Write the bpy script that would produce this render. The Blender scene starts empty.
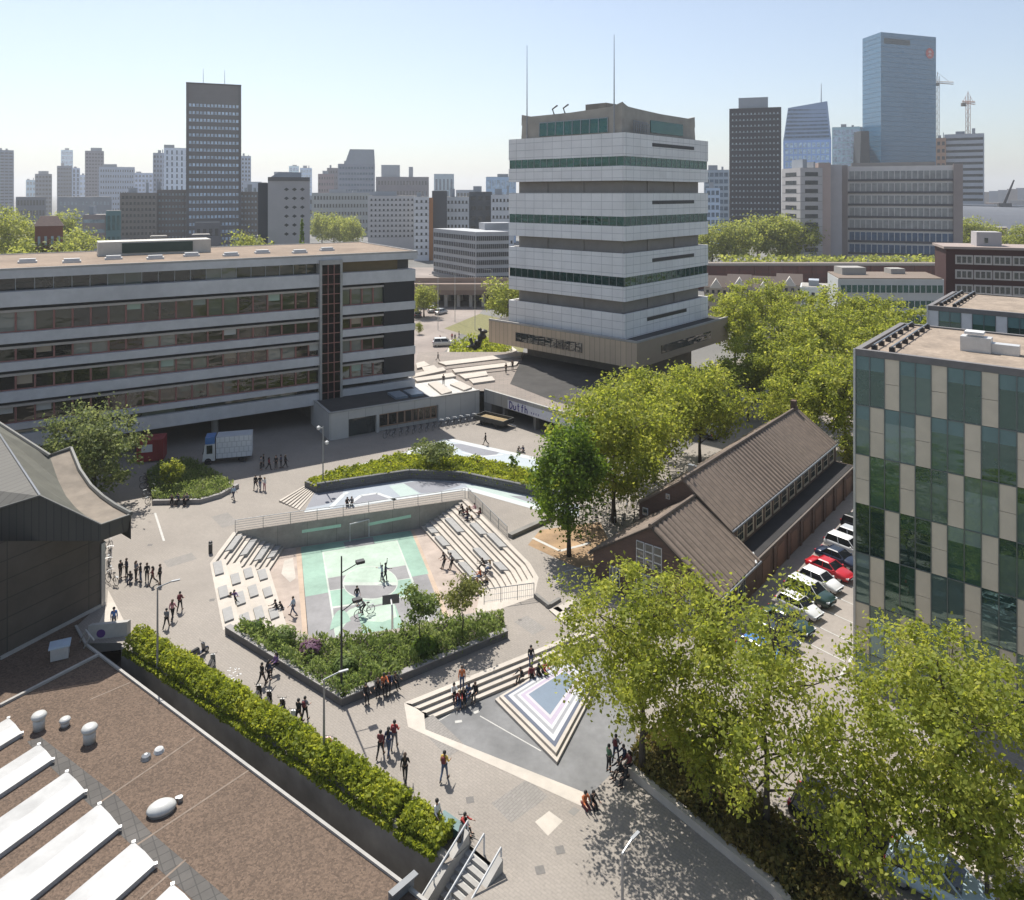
import bpy, bmesh, math, random
import numpy as np
from mathutils import Vector, Matrix
from mathutils.geometry import tessellate_polygon
R = math.radians
rnd = random.Random(7)
SC = bpy.context.scene
COL = SC.collection

# ---------------------------------------------------------------- camera
F, HZ, CX, CAMZ = 745.0, 193.0, 512.0, 30.0      # focal length (px), horizon row, centre column, eye height (m)
cam_d = bpy.data.cameras.new('camera'); cam = bpy.data.objects.new('camera', cam_d); COL.objects.link(cam)
cam.location = (0, 0, CAMZ); cam.rotation_euler = (R(90), 0, 0)
cam_d.sensor_width = 36; cam_d.lens = F/1024*36; cam_d.shift_y = -(450-HZ)/1024
cam_d.clip_start = 0.5; cam_d.clip_end = 30000
SC.camera = cam
# ---------------------------------------------------------------- sky and sun
SUN_EL, SUN_AZ = R(58), R(-27)                   # azimuth from +Y, negative = to the left
w = bpy.data.worlds.new('World'); SC.world = w; w.use_nodes = True
nt = w.node_tree; bg = nt.nodes['Background']
sky = nt.nodes.new('ShaderNodeTexSky'); sky.sky_type = 'NISHITA'; sky.sun_disc = False
sky.sun_elevation = SUN_EL; sky.sun_rotation = SUN_AZ
sky.air_density = 1.0; sky.dust_density = 1.1; sky.ozone_density = 2.0; sky.altitude = 0
hsv_ = nt.nodes.new('ShaderNodeHueSaturation'); hsv_.inputs['Saturation'].default_value = 0.82; hsv_.inputs['Value'].default_value = 1.0
nt.links.new(sky.outputs[0], hsv_.inputs['Color']); nt.links.new(hsv_.outputs[0], bg.inputs[0]); bg.inputs[1].default_value = 0.088
sun_d = bpy.data.lights.new('sun', 'SUN'); sun_d.energy = 4.2; sun_d.angle = R(0.5); sun_d.color = (1.0, 0.955, 0.88)
sun = bpy.data.objects.new('sun', sun_d); COL.objects.link(sun)
SDIR = Vector((math.sin(SUN_AZ)*math.cos(SUN_EL), math.cos(SUN_AZ)*math.cos(SUN_EL), math.sin(SUN_EL)))
sun.rotation_euler = (-SDIR).to_track_quat('-Z', 'Y').to_euler(); sun.location = SDIR*300
SC.view_settings.view_transform = 'Standard'; SC.view_settings.look = 'None'
SC.view_settings.exposure = 0.71; SC.view_settings.gamma = 1; SC.view_settings.use_curve_mapping = False
SC.render.engine = 'CYCLES'
cy = SC.cycles; cy.max_bounces = 6; cy.diffuse_bounces = 3; cy.glossy_bounces = 3; cy.transmission_bounces = 3
cy.transparent_max_bounces = 6; cy.volume_bounces = 0; cy.use_denoising = True; cy.sample_clamp_indirect = 4
try: cy.volume_max_steps = 64
except Exception: pass

# ---------------------------------------------------------------- helpers
def P(px, py, z=0.0):                             # where the ray through a photo point meets height z
    Y = F*(CAMZ-z)/(py-HZ); return Vector(((px-CX)*Y/F, Y, z))
def PX(px, Y): return (px-CX)*Y/F
def PZ(py, Y): return CAMZ-(py-HZ)*Y/F

def tag(o, label=None, cat=None, group=None, kind=None):
    if label: o['label'] = label
    if cat: o['category'] = cat
    if group: o['group'] = group
    if kind: o['kind'] = kind
    return o
WM = {}
def empty(name, loc=(0,0,0), rz=0, label=None, cat=None, group=None, kind=None):
    o = bpy.data.objects.new(name, None); COL.objects.link(o); o.empty_display_size = .3
    o.location = loc; o.rotation_euler = (0,0,rz)
    WM[o.name] = Matrix.Translation(Vector(loc)) @ Matrix.Rotation(rz,4,'Z')
    return tag(o, label, cat, group, kind)
def link_mesh(name, me, mats, parent=None):
    o = bpy.data.objects.new(name, me); COL.objects.link(o)
    for m in (mats if isinstance(mats,(list,tuple)) else [mats]):
        if len(me.materials) < len(mats if isinstance(mats,(list,tuple)) else [mats]): me.materials.append(m)
    if parent is not None:
        o.parent = parent; WM[o.name] = WM[parent.name]
    else: WM[o.name] = Matrix.Identity(4)
    return o
KIDS = {}
def kids(o): return [c for c in COL.objects if c.parent == o]
def copy_tree(o, loc=None, rz=None, label=None, group=None, cat=None, scale=None, parent=None, cache={}):
    c = o.copy(); COL.objects.link(c); c.parent = parent
    if parent is None:
        if loc is not None: c.location = loc
        if rz is not None: c.rotation_euler = (0,0,rz)
        if scale is not None: c.scale = scale if isinstance(scale,(tuple,list)) else (scale,)*3
        tag(c, label, cat, group)
    if o.name not in cache: cache[o.name] = [k.name for k in o.children]
    for k in cache[o.name]: copy_tree(bpy.data.objects[k], parent=c)
    return c

class MB:                                         # collects faces in world (or local) space, links ONE mesh
    def __init__(s): s.v=[]; s.f=[]; s.m=[]
    def poly(s, pts, mi=0):
        i=len(s.v); s.v += [tuple(p) for p in pts]; s.f.append(tuple(range(i,i+len(pts)))); s.m.append(mi); return s
    def prism(s, pts, z0, z1, mi=0, top=None, bottom=True):
        n=len(pts); i=len(s.v)
        a=sum(pts[k][0]*pts[(k+1)%n][1]-pts[(k+1)%n][0]*pts[k][1] for k in range(n))
        if a<0: pts=list(reversed(pts))
        s.v += [(p[0],p[1],z0) for p in pts]+[(p[0],p[1],z1) for p in pts]
        for k in range(n):
            j=(k+1)%n; s.f.append((i+k,i+j,i+n+j,i+n+k)); s.m.append(mi)
        s.f.append(tuple(i+n+k for k in range(n))); s.m.append(mi if top is None else top)
        if bottom: s.f.append(tuple(i+n-1-k for k in range(n))); s.m.append(mi)
        return s
    def hexa(s, q, mi=0):                         # 8 corners: 4 bottom ccw, 4 top ccw
        i=len(s.v); s.v += [tuple(p) for p in q]
        for f in ((3,2,1,0),(4,5,6,7),(0,1,5,4),(1,2,6,5),(2,3,7,6),(3,0,4,7)):
            s.f.append(tuple(i+k for k in f)); s.m.append(mi)
        return s
    def box(s, c, d, rz=0, mi=0):
        x,y,z=d[0]/2,d[1]/2,d[2]/2; ca,sa=math.cos(rz),math.sin(rz)
        q=[]
        for (a,b,e) in ((-x,-y,-z),(x,-y,-z),(x,y,-z),(-x,y,-z),(-x,-y,z),(x,-y,z),(x,y,z),(-x,y,z)):
            q.append((c[0]+a*ca-b*sa, c[1]+a*sa+b*ca, c[2]+e))
        return s.hexa(q,mi)
    def tube(s, pts, r, n=6, mi=0, caps=True):
        pts=[Vector(p) for p in pts]; rr=r if isinstance(r,(list,tuple)) else [r]*len(pts); i=len(s.v)
        for k,p in enumerate(pts):
            d=(pts[min(k+1,len(pts)-1)]-pts[max(k-1,0)]).normalized()
            a=d.cross(Vector((0,0,1))) if abs(d.z)<.95 else d.cross(Vector((1,0,0)))
            a.normalize(); b=d.cross(a)
            for j in range(n):
                t=2*math.pi*j/n; q=p+(a*math.cos(t)+b*math.sin(t))*rr[k]; s.v.append(tuple(q))
        for k in range(len(pts)-1):
            for j in range(n):
                j2=(j+1)%n; s.f.append((i+k*n+j,i+k*n+j2,i+(k+1)*n+j2,i+(k+1)*n+j)); s.m.append(mi)
        if caps:
            s.f.append(tuple(i+j for j in reversed(range(n)))); s.m.append(mi)
            e=i+(len(pts)-1)*n; s.f.append(tuple(e+j for j in range(n))); s.m.append(mi)
        return s
    def lathe(s, c, prof, n=14, mi=0, sc=(1,1), rz=0):
        i=len(s.v); ca,sa=math.cos(rz),math.sin(rz)
        for (r,z) in prof:
            for j in range(n):
                t=2*math.pi*j/n; a,b=r*math.cos(t)*sc[0], r*math.sin(t)*sc[1]
                s.v.append((c[0]+a*ca-b*sa, c[1]+a*sa+b*ca, c[2]+z))
        for k in range(len(prof)-1):
            for j in range(n):
                j2=(j+1)%n; s.f.append((i+k*n+j,i+k*n+j2,i+(k+1)*n+j2,i+(k+1)*n+j)); s.m.append(mi)
        s.f.append(tuple(i+j for j in reversed(range(n)))); s.m.append(mi)
        e=i+(len(prof)-1)*n; s.f.append(tuple(e+j for j in range(n))); s.m.append(mi)
        return s
    def ring(s, c, R_, r, ax, n=16, m=5, mi=0):   # torus, ax = axle direction
        ax=Vector(ax).normalized(); a=ax.cross(Vector((0,0,1))).normalized(); b=ax.cross(a)
        i=len(s.v); c=Vector(c)
        for k in range(n):
            t=2*math.pi*k/n; d=a*math.cos(t)+b*math.sin(t)
            for j in range(m):
                u=2*math.pi*j/m; s.v.append(tuple(c+d*(R_+r*math.cos(u))+ax*r*math.sin(u)))
        for k in range(n):
            for j in range(m):
                s.f.append((i+k*m+j,i+((k+1)%n)*m+j,i+((k+1)%n)*m+(j+1)%m,i+k*m+(j+1)%m)); s.m.append(mi)
        return s
    def sheet(s, loops, z, mi=0):                 # flat polygon with holes
        L=[[Vector((p[0],p[1],0)) for p in l] for l in loops]; flat=[p for l in L for p in l]
        i=len(s.v); s.v += [(p.x,p.y,z) for p in flat]
        for t in tessellate_polygon(L):
            a,b,c=(flat[k] for k in t)
            if (b-a).cross(c-a).z<0: t=(t[0],t[2],t[1])
            s.f.append(tuple(i+k for k in t)); s.m.append(mi)
        return s
    def build(s, name, mats, parent=None, smooth=False):
        me=bpy.data.meshes.new(name)
        v=s.v
        if parent is not None:
            inv=WM[parent.name].inverted(); v=[tuple(inv@Vector(p)) for p in v]
        me.from_pydata(v,[],s.f)
        ms=mats if isinstance(mats,(list,tuple)) else [mats]
        for m in ms: me.materials.append(m)
        if len(ms)>1: me.polygons.foreach_set('material_index', s.m)
        if smooth: me.polygons.foreach_set('use_smooth',[True]*len(me.polygons))
        me.update()
        o=bpy.data.objects.new(name,me); COL.objects.link(o)
        if parent is not None: o.parent=parent; WM[o.name]=WM[parent.name]
        else: WM[o.name]=Matrix.Identity(4)
        return o

# ---------------------------------------------------------------- materials
def srgb(*c):
    f=lambda u: u/12.92 if u<=.04045 else ((u+.055)/1.055)**2.4
    return tuple(f(x/255) for x in c)
def newmat(name):
    m=bpy.data.materials.new(name); m.use_nodes=True
    return m, m.node_tree, m.node_tree.nodes['Principled BSDF']
def mat(name, col, rough=.7, var=.12, scale=1.5, metal=0, bump=0, bscale=20, world=True, var2=0, scale2=.08, spec=.5):
    m,n,b=newmat(name); N=n.nodes; L=n.links
    b.inputs['Roughness'].default_value=rough; b.inputs['Metallic'].default_value=metal
    b.inputs['Specular IOR Level'].default_value=spec
    if world: co=N.new('ShaderNodeNewGeometry').outputs['Position']
    else: co=N.new('ShaderNodeTexCoord').outputs['Object']
    nz=N.new('ShaderNodeTexNoise'); nz.inputs['Scale'].default_value=scale; nz.inputs['Detail'].default_value=5; nz.inputs['Roughness'].default_value=.65
    L.new(co,nz.inputs['Vector'])
    mr=N.new('ShaderNodeMapRange'); mr.inputs[1].default_value=.25; mr.inputs[2].default_value=.75
    mr.inputs[3].default_value=1-var; mr.inputs[4].default_value=1+var; L.new(nz.outputs[0],mr.inputs[0])
    fac=mr.outputs[0]
    if var2:
        n2=N.new('ShaderNodeTexNoise'); n2.inputs['Scale'].default_value=scale2; n2.inputs['Detail'].default_value=3; L.new(co,n2.inputs['Vector'])
        m2=N.new('ShaderNodeMapRange'); m2.inputs[1].default_value=.3; m2.inputs[2].default_value=.7; m2.inputs[3].default_value=1-var2; m2.inputs[4].default_value=1+var2; L.new(n2.outputs[0],m2.inputs[0])
        mm=N.new('ShaderNodeMath'); mm.operation='MULTIPLY'; L.new(fac,mm.inputs[0]); L.new(m2.outputs[0],mm.inputs[1]); fac=mm.outputs[0]
    vm=N.new('ShaderNodeVectorMath'); vm.operation='SCALE'; vm.inputs[0].default_value=col; L.new(fac,vm.inputs['Scale'])
    L.new(vm.outputs[0],b.inputs['Base Color'])
    if bump:
        bz=N.new('ShaderNodeTexNoise'); bz.inputs['Scale'].default_value=bscale; bz.inputs['Detail'].default_value=3; L.new(co,bz.inputs['Vector'])
        bp=N.new('ShaderNodeBump'); bp.inputs['Strength'].default_value=bump; bp.inputs['Distance'].default_value=.05
        L.new(bz.outputs[0],bp.inputs['Height']); L.new(bp.outputs[0],b.inputs['Normal'])
    m['b']=1
    return m
def brickmat(name, c1, c2, cm, bw, bh, mortar, ang=0, rough=.8, wall=None, offset=.5, var2=.1, scale2=.15, speck=0):
    # brick / slab / panel pattern. wall=None: horizontal, else direction (x,y) along the wall
    m,n,b=newmat(name); N=n.nodes; L=n.links
    b.inputs['Roughness'].default_value=rough
    pos=N.new('ShaderNodeNewGeometry').outputs['Position']
    if wall is None:
        mp=N.new('ShaderNodeMapping'); mp.inputs['Rotation'].default_value=(0,0,ang); L.new(pos,mp.inputs['Vector']); v=mp.outputs[0]
    else:
        dx=N.new('ShaderNodeVectorMath'); dx.operation='DOT_PRODUCT'; dx.inputs[1].default_value=(wall[0],wall[1],0); L.new(pos,dx.inputs[0])
        sp=N.new('ShaderNodeSeparateXYZ'); L.new(pos,sp.inputs[0])
        cb=N.new('ShaderNodeCombineXYZ'); L.new(dx.outputs['Value'],cb.inputs[0]); L.new(sp.outputs[2],cb.inputs[1]); v=cb.outputs[0]
    t=N.new('ShaderNodeTexBrick'); t.offset=offset; L.new(v,t.inputs['Vector'])
    t.inputs['Color1'].default_value=(*c1,1); t.inputs['Color2'].default_value=(*c2,1); t.inputs['Mortar'].default_value=(*cm,1)
    t.inputs['Scale'].default_value=1; t.inputs['Brick Width'].default_value=bw; t.inputs['Row Height'].default_value=bh
    t.inputs['Mortar Size'].default_value=mortar; t.inputs['Bias'].default_value=0
    n2=N.new('ShaderNodeTexNoise'); n2.inputs['Scale'].default_value=scale2; n2.inputs['Detail'].default_value=6; n2.inputs['Roughness'].default_value=.7; L.new(pos,n2.inputs['Vector'])
    m2=N.new('ShaderNodeMapRange'); m2.inputs[1].default_value=.3; m2.inputs[2].default_value=.7; m2.inputs[3].default_value=1-var2; m2.inputs[4].default_value=1+var2; L.new(n2.outputs[0],m2.inputs[0])
    fac=m2.outputs[0]
    if speck:
        n3=N.new('ShaderNodeTexNoise'); n3.inputs['Scale'].default_value=9; n3.inputs['Detail'].default_value=2; L.new(pos,n3.inputs['Vector'])
        m3=N.new('ShaderNodeMapRange'); m3.inputs[1].default_value=.3; m3.inputs[2].default_value=.7; m3.inputs[3].default_value=1-speck; m3.inputs[4].default_value=1+speck; L.new(n3.outputs[0],m3.inputs[0])
        mm=N.new('ShaderNodeMath'); mm.operation='MULTIPLY'; L.new(fac,mm.inputs[0]); L.new(m3.outputs[0],mm.inputs[1]); fac=mm.outputs[0]
    vm=N.new('ShaderNodeVectorMath'); vm.operation='SCALE'; L.new(t.outputs[0],vm.inputs[0]); L.new(fac,vm.inputs['Scale'])
    L.new(vm.outputs[0],b.inputs['Base Color'])
    return m
def glass(name, col=(.02,.03,.03), rough=.04, ior=1.9, var=.5, scale=.6, tint=(1,1,1)):
    m=mat(name,col,rough,var,scale); b=m.node_tree.nodes['Principled BSDF']; b.inputs['IOR'].default_value=ior; b.inputs['Specular Tint'].default_value=(*tint,1); wavy(m); return m
def wavy(m):                                      # panes are never quite flat
    n=m.node_tree; N=n.nodes; L=n.links; b=N['Principled BSDF']
    mp=N.new('ShaderNodeMapping'); mp.inputs['Scale'].default_value=(.5,.5,1.6); L.new(N.new('ShaderNodeNewGeometry').outputs['Position'],mp.inputs['Vector'])
    nz=N.new('ShaderNodeTexNoise'); nz.inputs['Scale'].default_value=.9; nz.inputs['Detail'].default_value=1; L.new(mp.outputs[0],nz.inputs['Vector'])
    bp=N.new('ShaderNodeBump'); bp.inputs['Strength'].default_value=.35; bp.inputs['Distance'].default_value=.12; L.new(nz.outputs[0],bp.inputs['Height']); L.new(bp.outputs[0],b.inputs['Normal'])
def rand_tint(m,lo,hi):                           # every pane its own interior tone, pale ones painted in for reflections
    n=m.node_tree; N=n.nodes; L=n.links; b=N['Principled BSDF']; src=b.inputs['Base Color'].links[0].from_socket
    oi=N.new('ShaderNodeObjectInfo'); cr=N.new('ShaderNodeValToRGB'); cr.color_ramp.interpolation='CONSTANT'; e=cr.color_ramp.elements
    cols=[lo,(lo[0]*1.6,lo[1]*1.7,lo[2]*1.3),(lo[0]*.5,lo[1]*.5,lo[2]*.5),hi,(lo[0]*1.1,lo[1]*1.2,lo[2]*.8),(hi[0]*.5,hi[1]*.55,hi[2]*.5)]
    e[0].color=(*cols[0],1); e[1].position=.84; e[1].color=(*cols[5],1)
    for k,pz in ((1,.22),(2,.38),(3,.58),(4,.70)): x=e.new(pz); x.color=(*cols[k],1)
    L.new(oi.outputs['Random'],cr.inputs[0]); mx=N.new('ShaderNodeMix'); mx.data_type='RGBA'; mx.blend_type='MIX'; mx.inputs[0].default_value=.7; L.new(src,mx.inputs[6]); L.new(cr.outputs[0],mx.inputs[7]); L.new(mx.outputs[2],b.inputs['Base Color'])
def leafmat(name, c1, c2, c3, trans=.35):
    m=bpy.data.materials.new(name); m.use_nodes=True; n=m.node_tree; N=n.nodes; L=n.links
    N.remove(N['Principled BSDF']); out=N['Material Output']
    g=N.new('ShaderNodeNewGeometry'); cr=N.new('ShaderNodeValToRGB')
    e=cr.color_ramp.elements; e[0].color=(*c1,1); e[1].color=(*c3,1); x=e.new(.5); x.color=(*c2,1)
    nz=N.new('ShaderNodeTexNoise'); nz.inputs['Scale'].default_value=.55; nz.inputs['Detail'].default_value=2; L.new(g.outputs['Position'],nz.inputs['Vector'])
    ad=N.new('ShaderNodeMath'); ad.operation='MULTIPLY_ADD'; ad.inputs[1].default_value=.55; L.new(g.outputs['Random Per Island'],ad.inputs[0])
    s2=N.new('ShaderNodeMath'); s2.operation='MULTIPLY_ADD'; s2.inputs[1].default_value=1.3; s2.inputs[2].default_value=-.4; L.new(nz.outputs[0],s2.inputs[0]); L.new(s2.outputs[0],ad.inputs[2])
    L.new(ad.outputs[0],cr.inputs[0])
    p=N.new('ShaderNodeBsdfPrincipled'); p.inputs['Roughness'].default_value=.6; p.inputs['Specular IOR Level'].default_value=.25; L.new(cr.outputs[0],p.inputs['Base Color'])
    t=N.new('ShaderNodeBsdfTranslucent')
    mx=N.new('ShaderNodeMixShader'); mx.inputs[0].default_value=trans
    hs=N.new('ShaderNodeHueSaturation'); hs.inputs['Value'].default_value=1.9; hs.inputs['Saturation'].default_value=1.05; hs.inputs['Hue'].default_value=.485; L.new(cr.outputs[0],hs.inputs['Color']); L.new(hs.outputs[0],t.inputs['Color'])
    L.new(p.outputs[0],mx.inputs[1]); L.new(t.outputs[0],mx.inputs[2]); L.new(mx.outputs[0],out.inputs['Surface'])
    return m

dR=Vector((.666,.746,0)); dL=Vector((-.746,.666,0))
bR=Vector((.643,.766,0)); bL=Vector((-.766,.643,0))
sU=Vector((.857,.515,0)); sN=Vector((.515,-.857,0))
M={}
M['pav']=brickmat('clinker_paving',(.272,.241,.208),(.250,.222,.192),(.212,.188,.164),.32,.16,.012,ang=R(40),var2=.13,scale2=.12,speck=.08)
M['city']=mat('city_ground',(.15,.145,.135),.9,.3,.05,var2=.3,scale2=.01)
M['asph']=mat('asphalt',(.115,.11,.105),.9,.15,2,var2=.15,scale2=.15,bump=.2)
M['tanroad']=mat('pale_road',(.255,.225,.198),.9,.12,2,var2=.12,scale2=.15)
M['concrete']=mat('concrete',(.36,.345,.32),.8,.14,1.2,var2=.12,scale2=.2)
M['darkconc']=mat('dark_concrete',(.19,.18,.165),.85,.18,.8,var2=.15,scale2=.2)
M['stonewall']=brickmat('stone_wall',(.13,.13,.13),(.10,.10,.105),(.07,.07,.07),.6,.2,.02,wall=(1,0),var2=.2)
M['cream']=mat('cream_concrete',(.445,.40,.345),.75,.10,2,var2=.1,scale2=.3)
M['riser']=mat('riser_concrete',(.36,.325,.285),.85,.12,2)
M['slab']=mat('grey_slab',(.29,.285,.275),.8,.12,3)
M['white']=mat('white_paint',(.56,.56,.55),.6,.08,3)
M['line']=mat('road_paint',(.44,.43,.40),.7,.15,4)
M['black']=mat('black_metal',(.025,.025,.027),.5,.2,5,world=False)
M['steel']=mat('grey_steel',(.30,.31,.32),.4,.1,5,metal=.6,world=False)
M['galv']=mat('pale_metal',(.55,.55,.54),.45,.1,3,metal=.4,world=False)
M['glass']=glass('dark_glass'); M['glass_t']=glass('teal_glass',(.007,.034,.030),.05,2.0,.95,.33,tint=(.5,.85,.78))
M['bark']=mat('bark',(.075,.06,.045),.9,.3,6,bump=.4,world=False)
M['soil']=mat('soil',(.07,.06,.045),.95,.3,5)
# ================================================================= THE GROUND
def px(l, z=0): return [P(a,b,z) for a,b in l]
def lerp(a,b,t): return a+(b-a)*t
def struct(name, mb, m, parent=None, smooth=False):
    o=mb.build(name,m,parent,smooth); o['kind']='structure'; return o
CZ=-2.2                                            # floor of the deep court
W0=P(233,532); W1=P(466,499)
S_out=[P(233,532),P(210,563),P(223,630)]           # outer edge of the left stand
S_in=[P(285,547.6,CZ),P(268.5,573,CZ),P(287,634,CZ)]
E_out=[W1,P(530,563),P(538.6,577.5),P(534,597)]    # outer edge of the right stand
E_in=[P(420,527,CZ),P(476,590,CZ),P(480,596,CZ),E_out[3]+(P(500,609)-E_out[3])*1.9]
basin=[S_out[0],W1,E_out[1],E_out[2],E_out[3],P(500,609),P(440,618),P(400,628),P(330,638),P(290,632),P(236,624),S_out[2],S_out[1]]
TZ=-.62
tri=[P(406.5,703.6),P(425,729.5),P(588,797),P(640,745),P(628,690),P(592,628)]
# sunken lane beside the gravel roof, with the stair well
hA=Vector((-24.8,49.5,0)); hB=Vector((-2.5,34.1,0)); hd=(hB-hA).normalized(); hn=Vector((-hd.y,hd.x,0))   # hn points to the plaza
if hn.y<0: hn=-hn
st0=P(468.7,844.7); st1=P(497,868); sd=Vector((-.69,-.72,0))
lane=[hA-hd*1.2+hn*-.6, hB-hn*.9+hd*.2, st0+Vector((.02,0,0)), st1, st1+sd*7, Vector((3,25,0)), Vector((-20,25,0)), Vector((-45,40,0)), Vector((-36,46.5,0)), Vector((-29.4,49.6,0))]
g=MB()
big=[(-8000,-300),(8000,-300),(8000,9000),(-8000,9000)]
near=[(-75,18),(45,18),(45,100),(2,128),(-60,100),(-90,80)]
g.sheet([big,near],-.004); city=struct('city_ground',g,M['city'])
g=MB(); g.sheet([near,basin,tri,lane],0); struct('plaza',g,M['pav'])
# lane floor and its retaining walls
g=MB(); g.sheet([[(-50,20),(6,20),(6,52),(-50,56)]],-3.6); struct('lane_floor',g,M['darkconc'])
# ---- deep court
g=MB(); g.sheet([[Vector((-27,76,0)),Vector((5,76,0)),Vector((5,49,0)),Vector((-27,49,0))]],CZ-.004); 
M['pinkfloor']=mat('pink_floor',(.36,.295,.25),.8,.16,.7,var2=.14,scale2=.35)
struct('court_surround',g,M['pinkfloor'])
cm=[M['pinkfloor']]
def paint(name,c,v=.05): m=mat(name,c,.75,.10,2.6,var2=.14,scale2=.45); cm.append(m); return len(cm)-1
MINT=paint('mint',(.225,.345,.275)); PALE=paint('pale_mint',(.355,.445,.365)); GRY=paint('court_grey',(.215,.21,.212)); WHT=paint('court_white',(.42,.46,.41)); ORG=paint('court_edge',(.41,.31,.23)); DK=paint('hoop_pad',(.05,.06,.06)); CRM=paint('court_cream',(.43,.39,.34))
court=MB()
def cp(l,z,mi):
    pts=[P(290+a/6.92,510+b/6.92,CZ+z) for a,b in l]
    a=sum((pts[k]-pts[0]).cross(pts[(k+1)%len(pts)]-pts[0]).z for k in range(len(pts)))
    court.poly(pts if a>0 else pts[::-1],mi)
def ell(cx_,cy_,rx,ry,t0,t1,n=26): return [(cx_+rx*math.cos(R(t0+(t1-t0)*k/n)), cy_+ry*math.sin(R(t0+(t1-t0)*k/n))) for k in range(n+1)]
cp([(40,262),(75,256),(135,960),(95,960)],.004,ORG); cp([(835,142),(858,138),(1150,850),(1110,860)],.004,ORG)
cp([(75,256),(835,142),(1110,860),(130,960)],.004,GRY)
cp([(75,256),(835,142),(960,440),(106,600)],.008,MINT)
cp([(222,290),(742,206),(1010,880),(325,960)],.012,WHT)
cp([(232,294),(735,212),(800,380),(262,470)],.016,PALE)
cp([(262,472),(800,382),(830,470),(275,556)],.016,GRY)
cp([(277,560),(832,474),(872,580),(293,668)],.016,MINT)
cp([(297,680),(878,590),(985,850),(325,950)],.016,GRY)
cp(ell(556,505,192,118,0,360),.020,WHT)
cp(ell(556,500,182,106,180,360),.024,PALE); cp(ell(556,512,182,100,5,175),.024,GRY)
cp([(300,790),(410,690),(560,625),(720,590),(740,625),(560,665),(420,740),(318,880)],.022,PALE)
cp([(470,720),(730,660),(800,860),(520,905)],.026,MINT)
cp([(500,690),(720,640),(740,740),(640,775),(530,770)],.028,PALE)
cp(ell(355,905,85,215,200,320),.024,MINT)
cp([(370,222),(572,186),(586,232),(384,260)],.020,GRY)
cp([(-40,350),(20,330),(40,470),(0,500),(-60,440)],.006,CRM)
struct('sports_court',court,cm)
# back wall of the court with a green stripe
def wallrun(name,a,b,z0,z1,th,m,label,cat,cap=None,off=None):
    d=(b-a).normalized(); n=Vector((-d.y,d.x,0))*(1 if off is None else off)
    mb=MB(); mb.prism([a,b,b+n*th,a+n*th],z0,z1); 
    r=empty(name,((a.x+b.x)/2,(a.y+b.y)/2,z0),0,label,cat); mb.build('wall_body',m,r)
    if cap is not None:
        c=MB(); c.prism([a-n*.04,b-n*.04,b+n*(th+.04),a+n*(th+.04)],z1+.002,z1+.10); c.build('coping',cap,r)
    return r
M['courtwall']=brickmat('court_wall_concrete',(.31,.295,.26),(.265,.255,.23),(.17,.165,.15),2.6,3,.02,wall=(.93,.37),var2=.25,scale2=.6)
cw=wallrun('court_wall',W0,W1,CZ-.3,-.01,.5,M['courtwall'],'dark concrete retaining wall with mint stripe behind the goal','wall')
d=(W1-W0).normalized(); n=Vector((d.y,-d.x,0))
def onwall(px_,z): # point of the wall plane seen at column px_
    k=(px_-CX)/F; t=(W0.x-k*W0.y)/(k*d.y-d.x); return W0+d*t+Vector((0,0,z))
mb=MB()
for a,b in ((302,341),(368,411)):
    p=onwall(a,0)+n*.004; q=onwall(b,0)+n*.004
    za,zb=PZ(531.5 if a<340 else 524.5,p.y),PZ(525.5 if b<350 else 516,q.y)
    mb.hexa([p+n*.01+Vector((0,0,za-.14)),q+n*.01+Vector((0,0,zb-.14)),q+Vector((0,0,zb-.14)),p+Vector((0,0,za-.14)),p+n*.01+Vector((0,0,za+.14)),q+n*.01+Vector((0,0,zb+.14)),q+Vector((0,0,zb+.14)),p+Vector((0,0,za+.14))])
M['mintpaint']=mat('mint_stripe',(.42,.66,.52),.7,.1,2); mb.build('painted_stripe',M['mintpaint'],cw)
def railing(name,pts,h,label,posts=2.2,mid=2,z=0,m='steel',bars=False,top=None):
    r=empty(name,tuple(pts[0]),0,label,'railing'); pts=[Vector(p) for p in pts]
    t=MB()
    t.tube([p+Vector((0,0,h)) for p in pts],.03); t.build('top_rail',top or M[m],r)
    t=MB()
    for k in range(mid): t.tube([p+Vector((0,0,h*(k+.5)/(mid+.5))) for p in pts],.016,5)
    t.build('mid_rails',M[m],r)
    for a,b in zip(pts,pts[1:]):
        L=(b-a).length; n_=max(1,round(L/posts))
        for k in range(n_+1):
            p=a+(b-a)*k/n_; q=MB(); q.tube([p,p+Vector((0,0,h))],.028,6); q.build('post',M[m],r)
        if bars:
            q=MB(); nb=int(L/.14)
            for k in range(nb): p=a+(b-a)*(k+.5)/nb; q.tube([p+Vector((0,0,.08)),p+Vector((0,0,h))],.009,4,caps=False)
            q.build('infill_bars',M[m],r)
    return r
railing('railing',[W0+Vector((.1,.25,0)),W1+Vector((-.1,.25,0))],.95,'long low steel railing above the mint striped court wall',2.4,4,top=M['galv'])
railing('railing',[W1+Vector((.2,.1,0)),E_out[0]+(E_out[1]-E_out[0])*.66+Vector((.15,.1,0))],1.0,'dark railing along the top of the right seating steps',1.8,2,bars=True)
railing('railing',[E_out[3]+Vector((.0,-.1,.0)),P(484,606)+Vector((0,.2,0))],1.1,'short steel railing by the corner where the right steps turn',1.2,2,bars=True)
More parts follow.
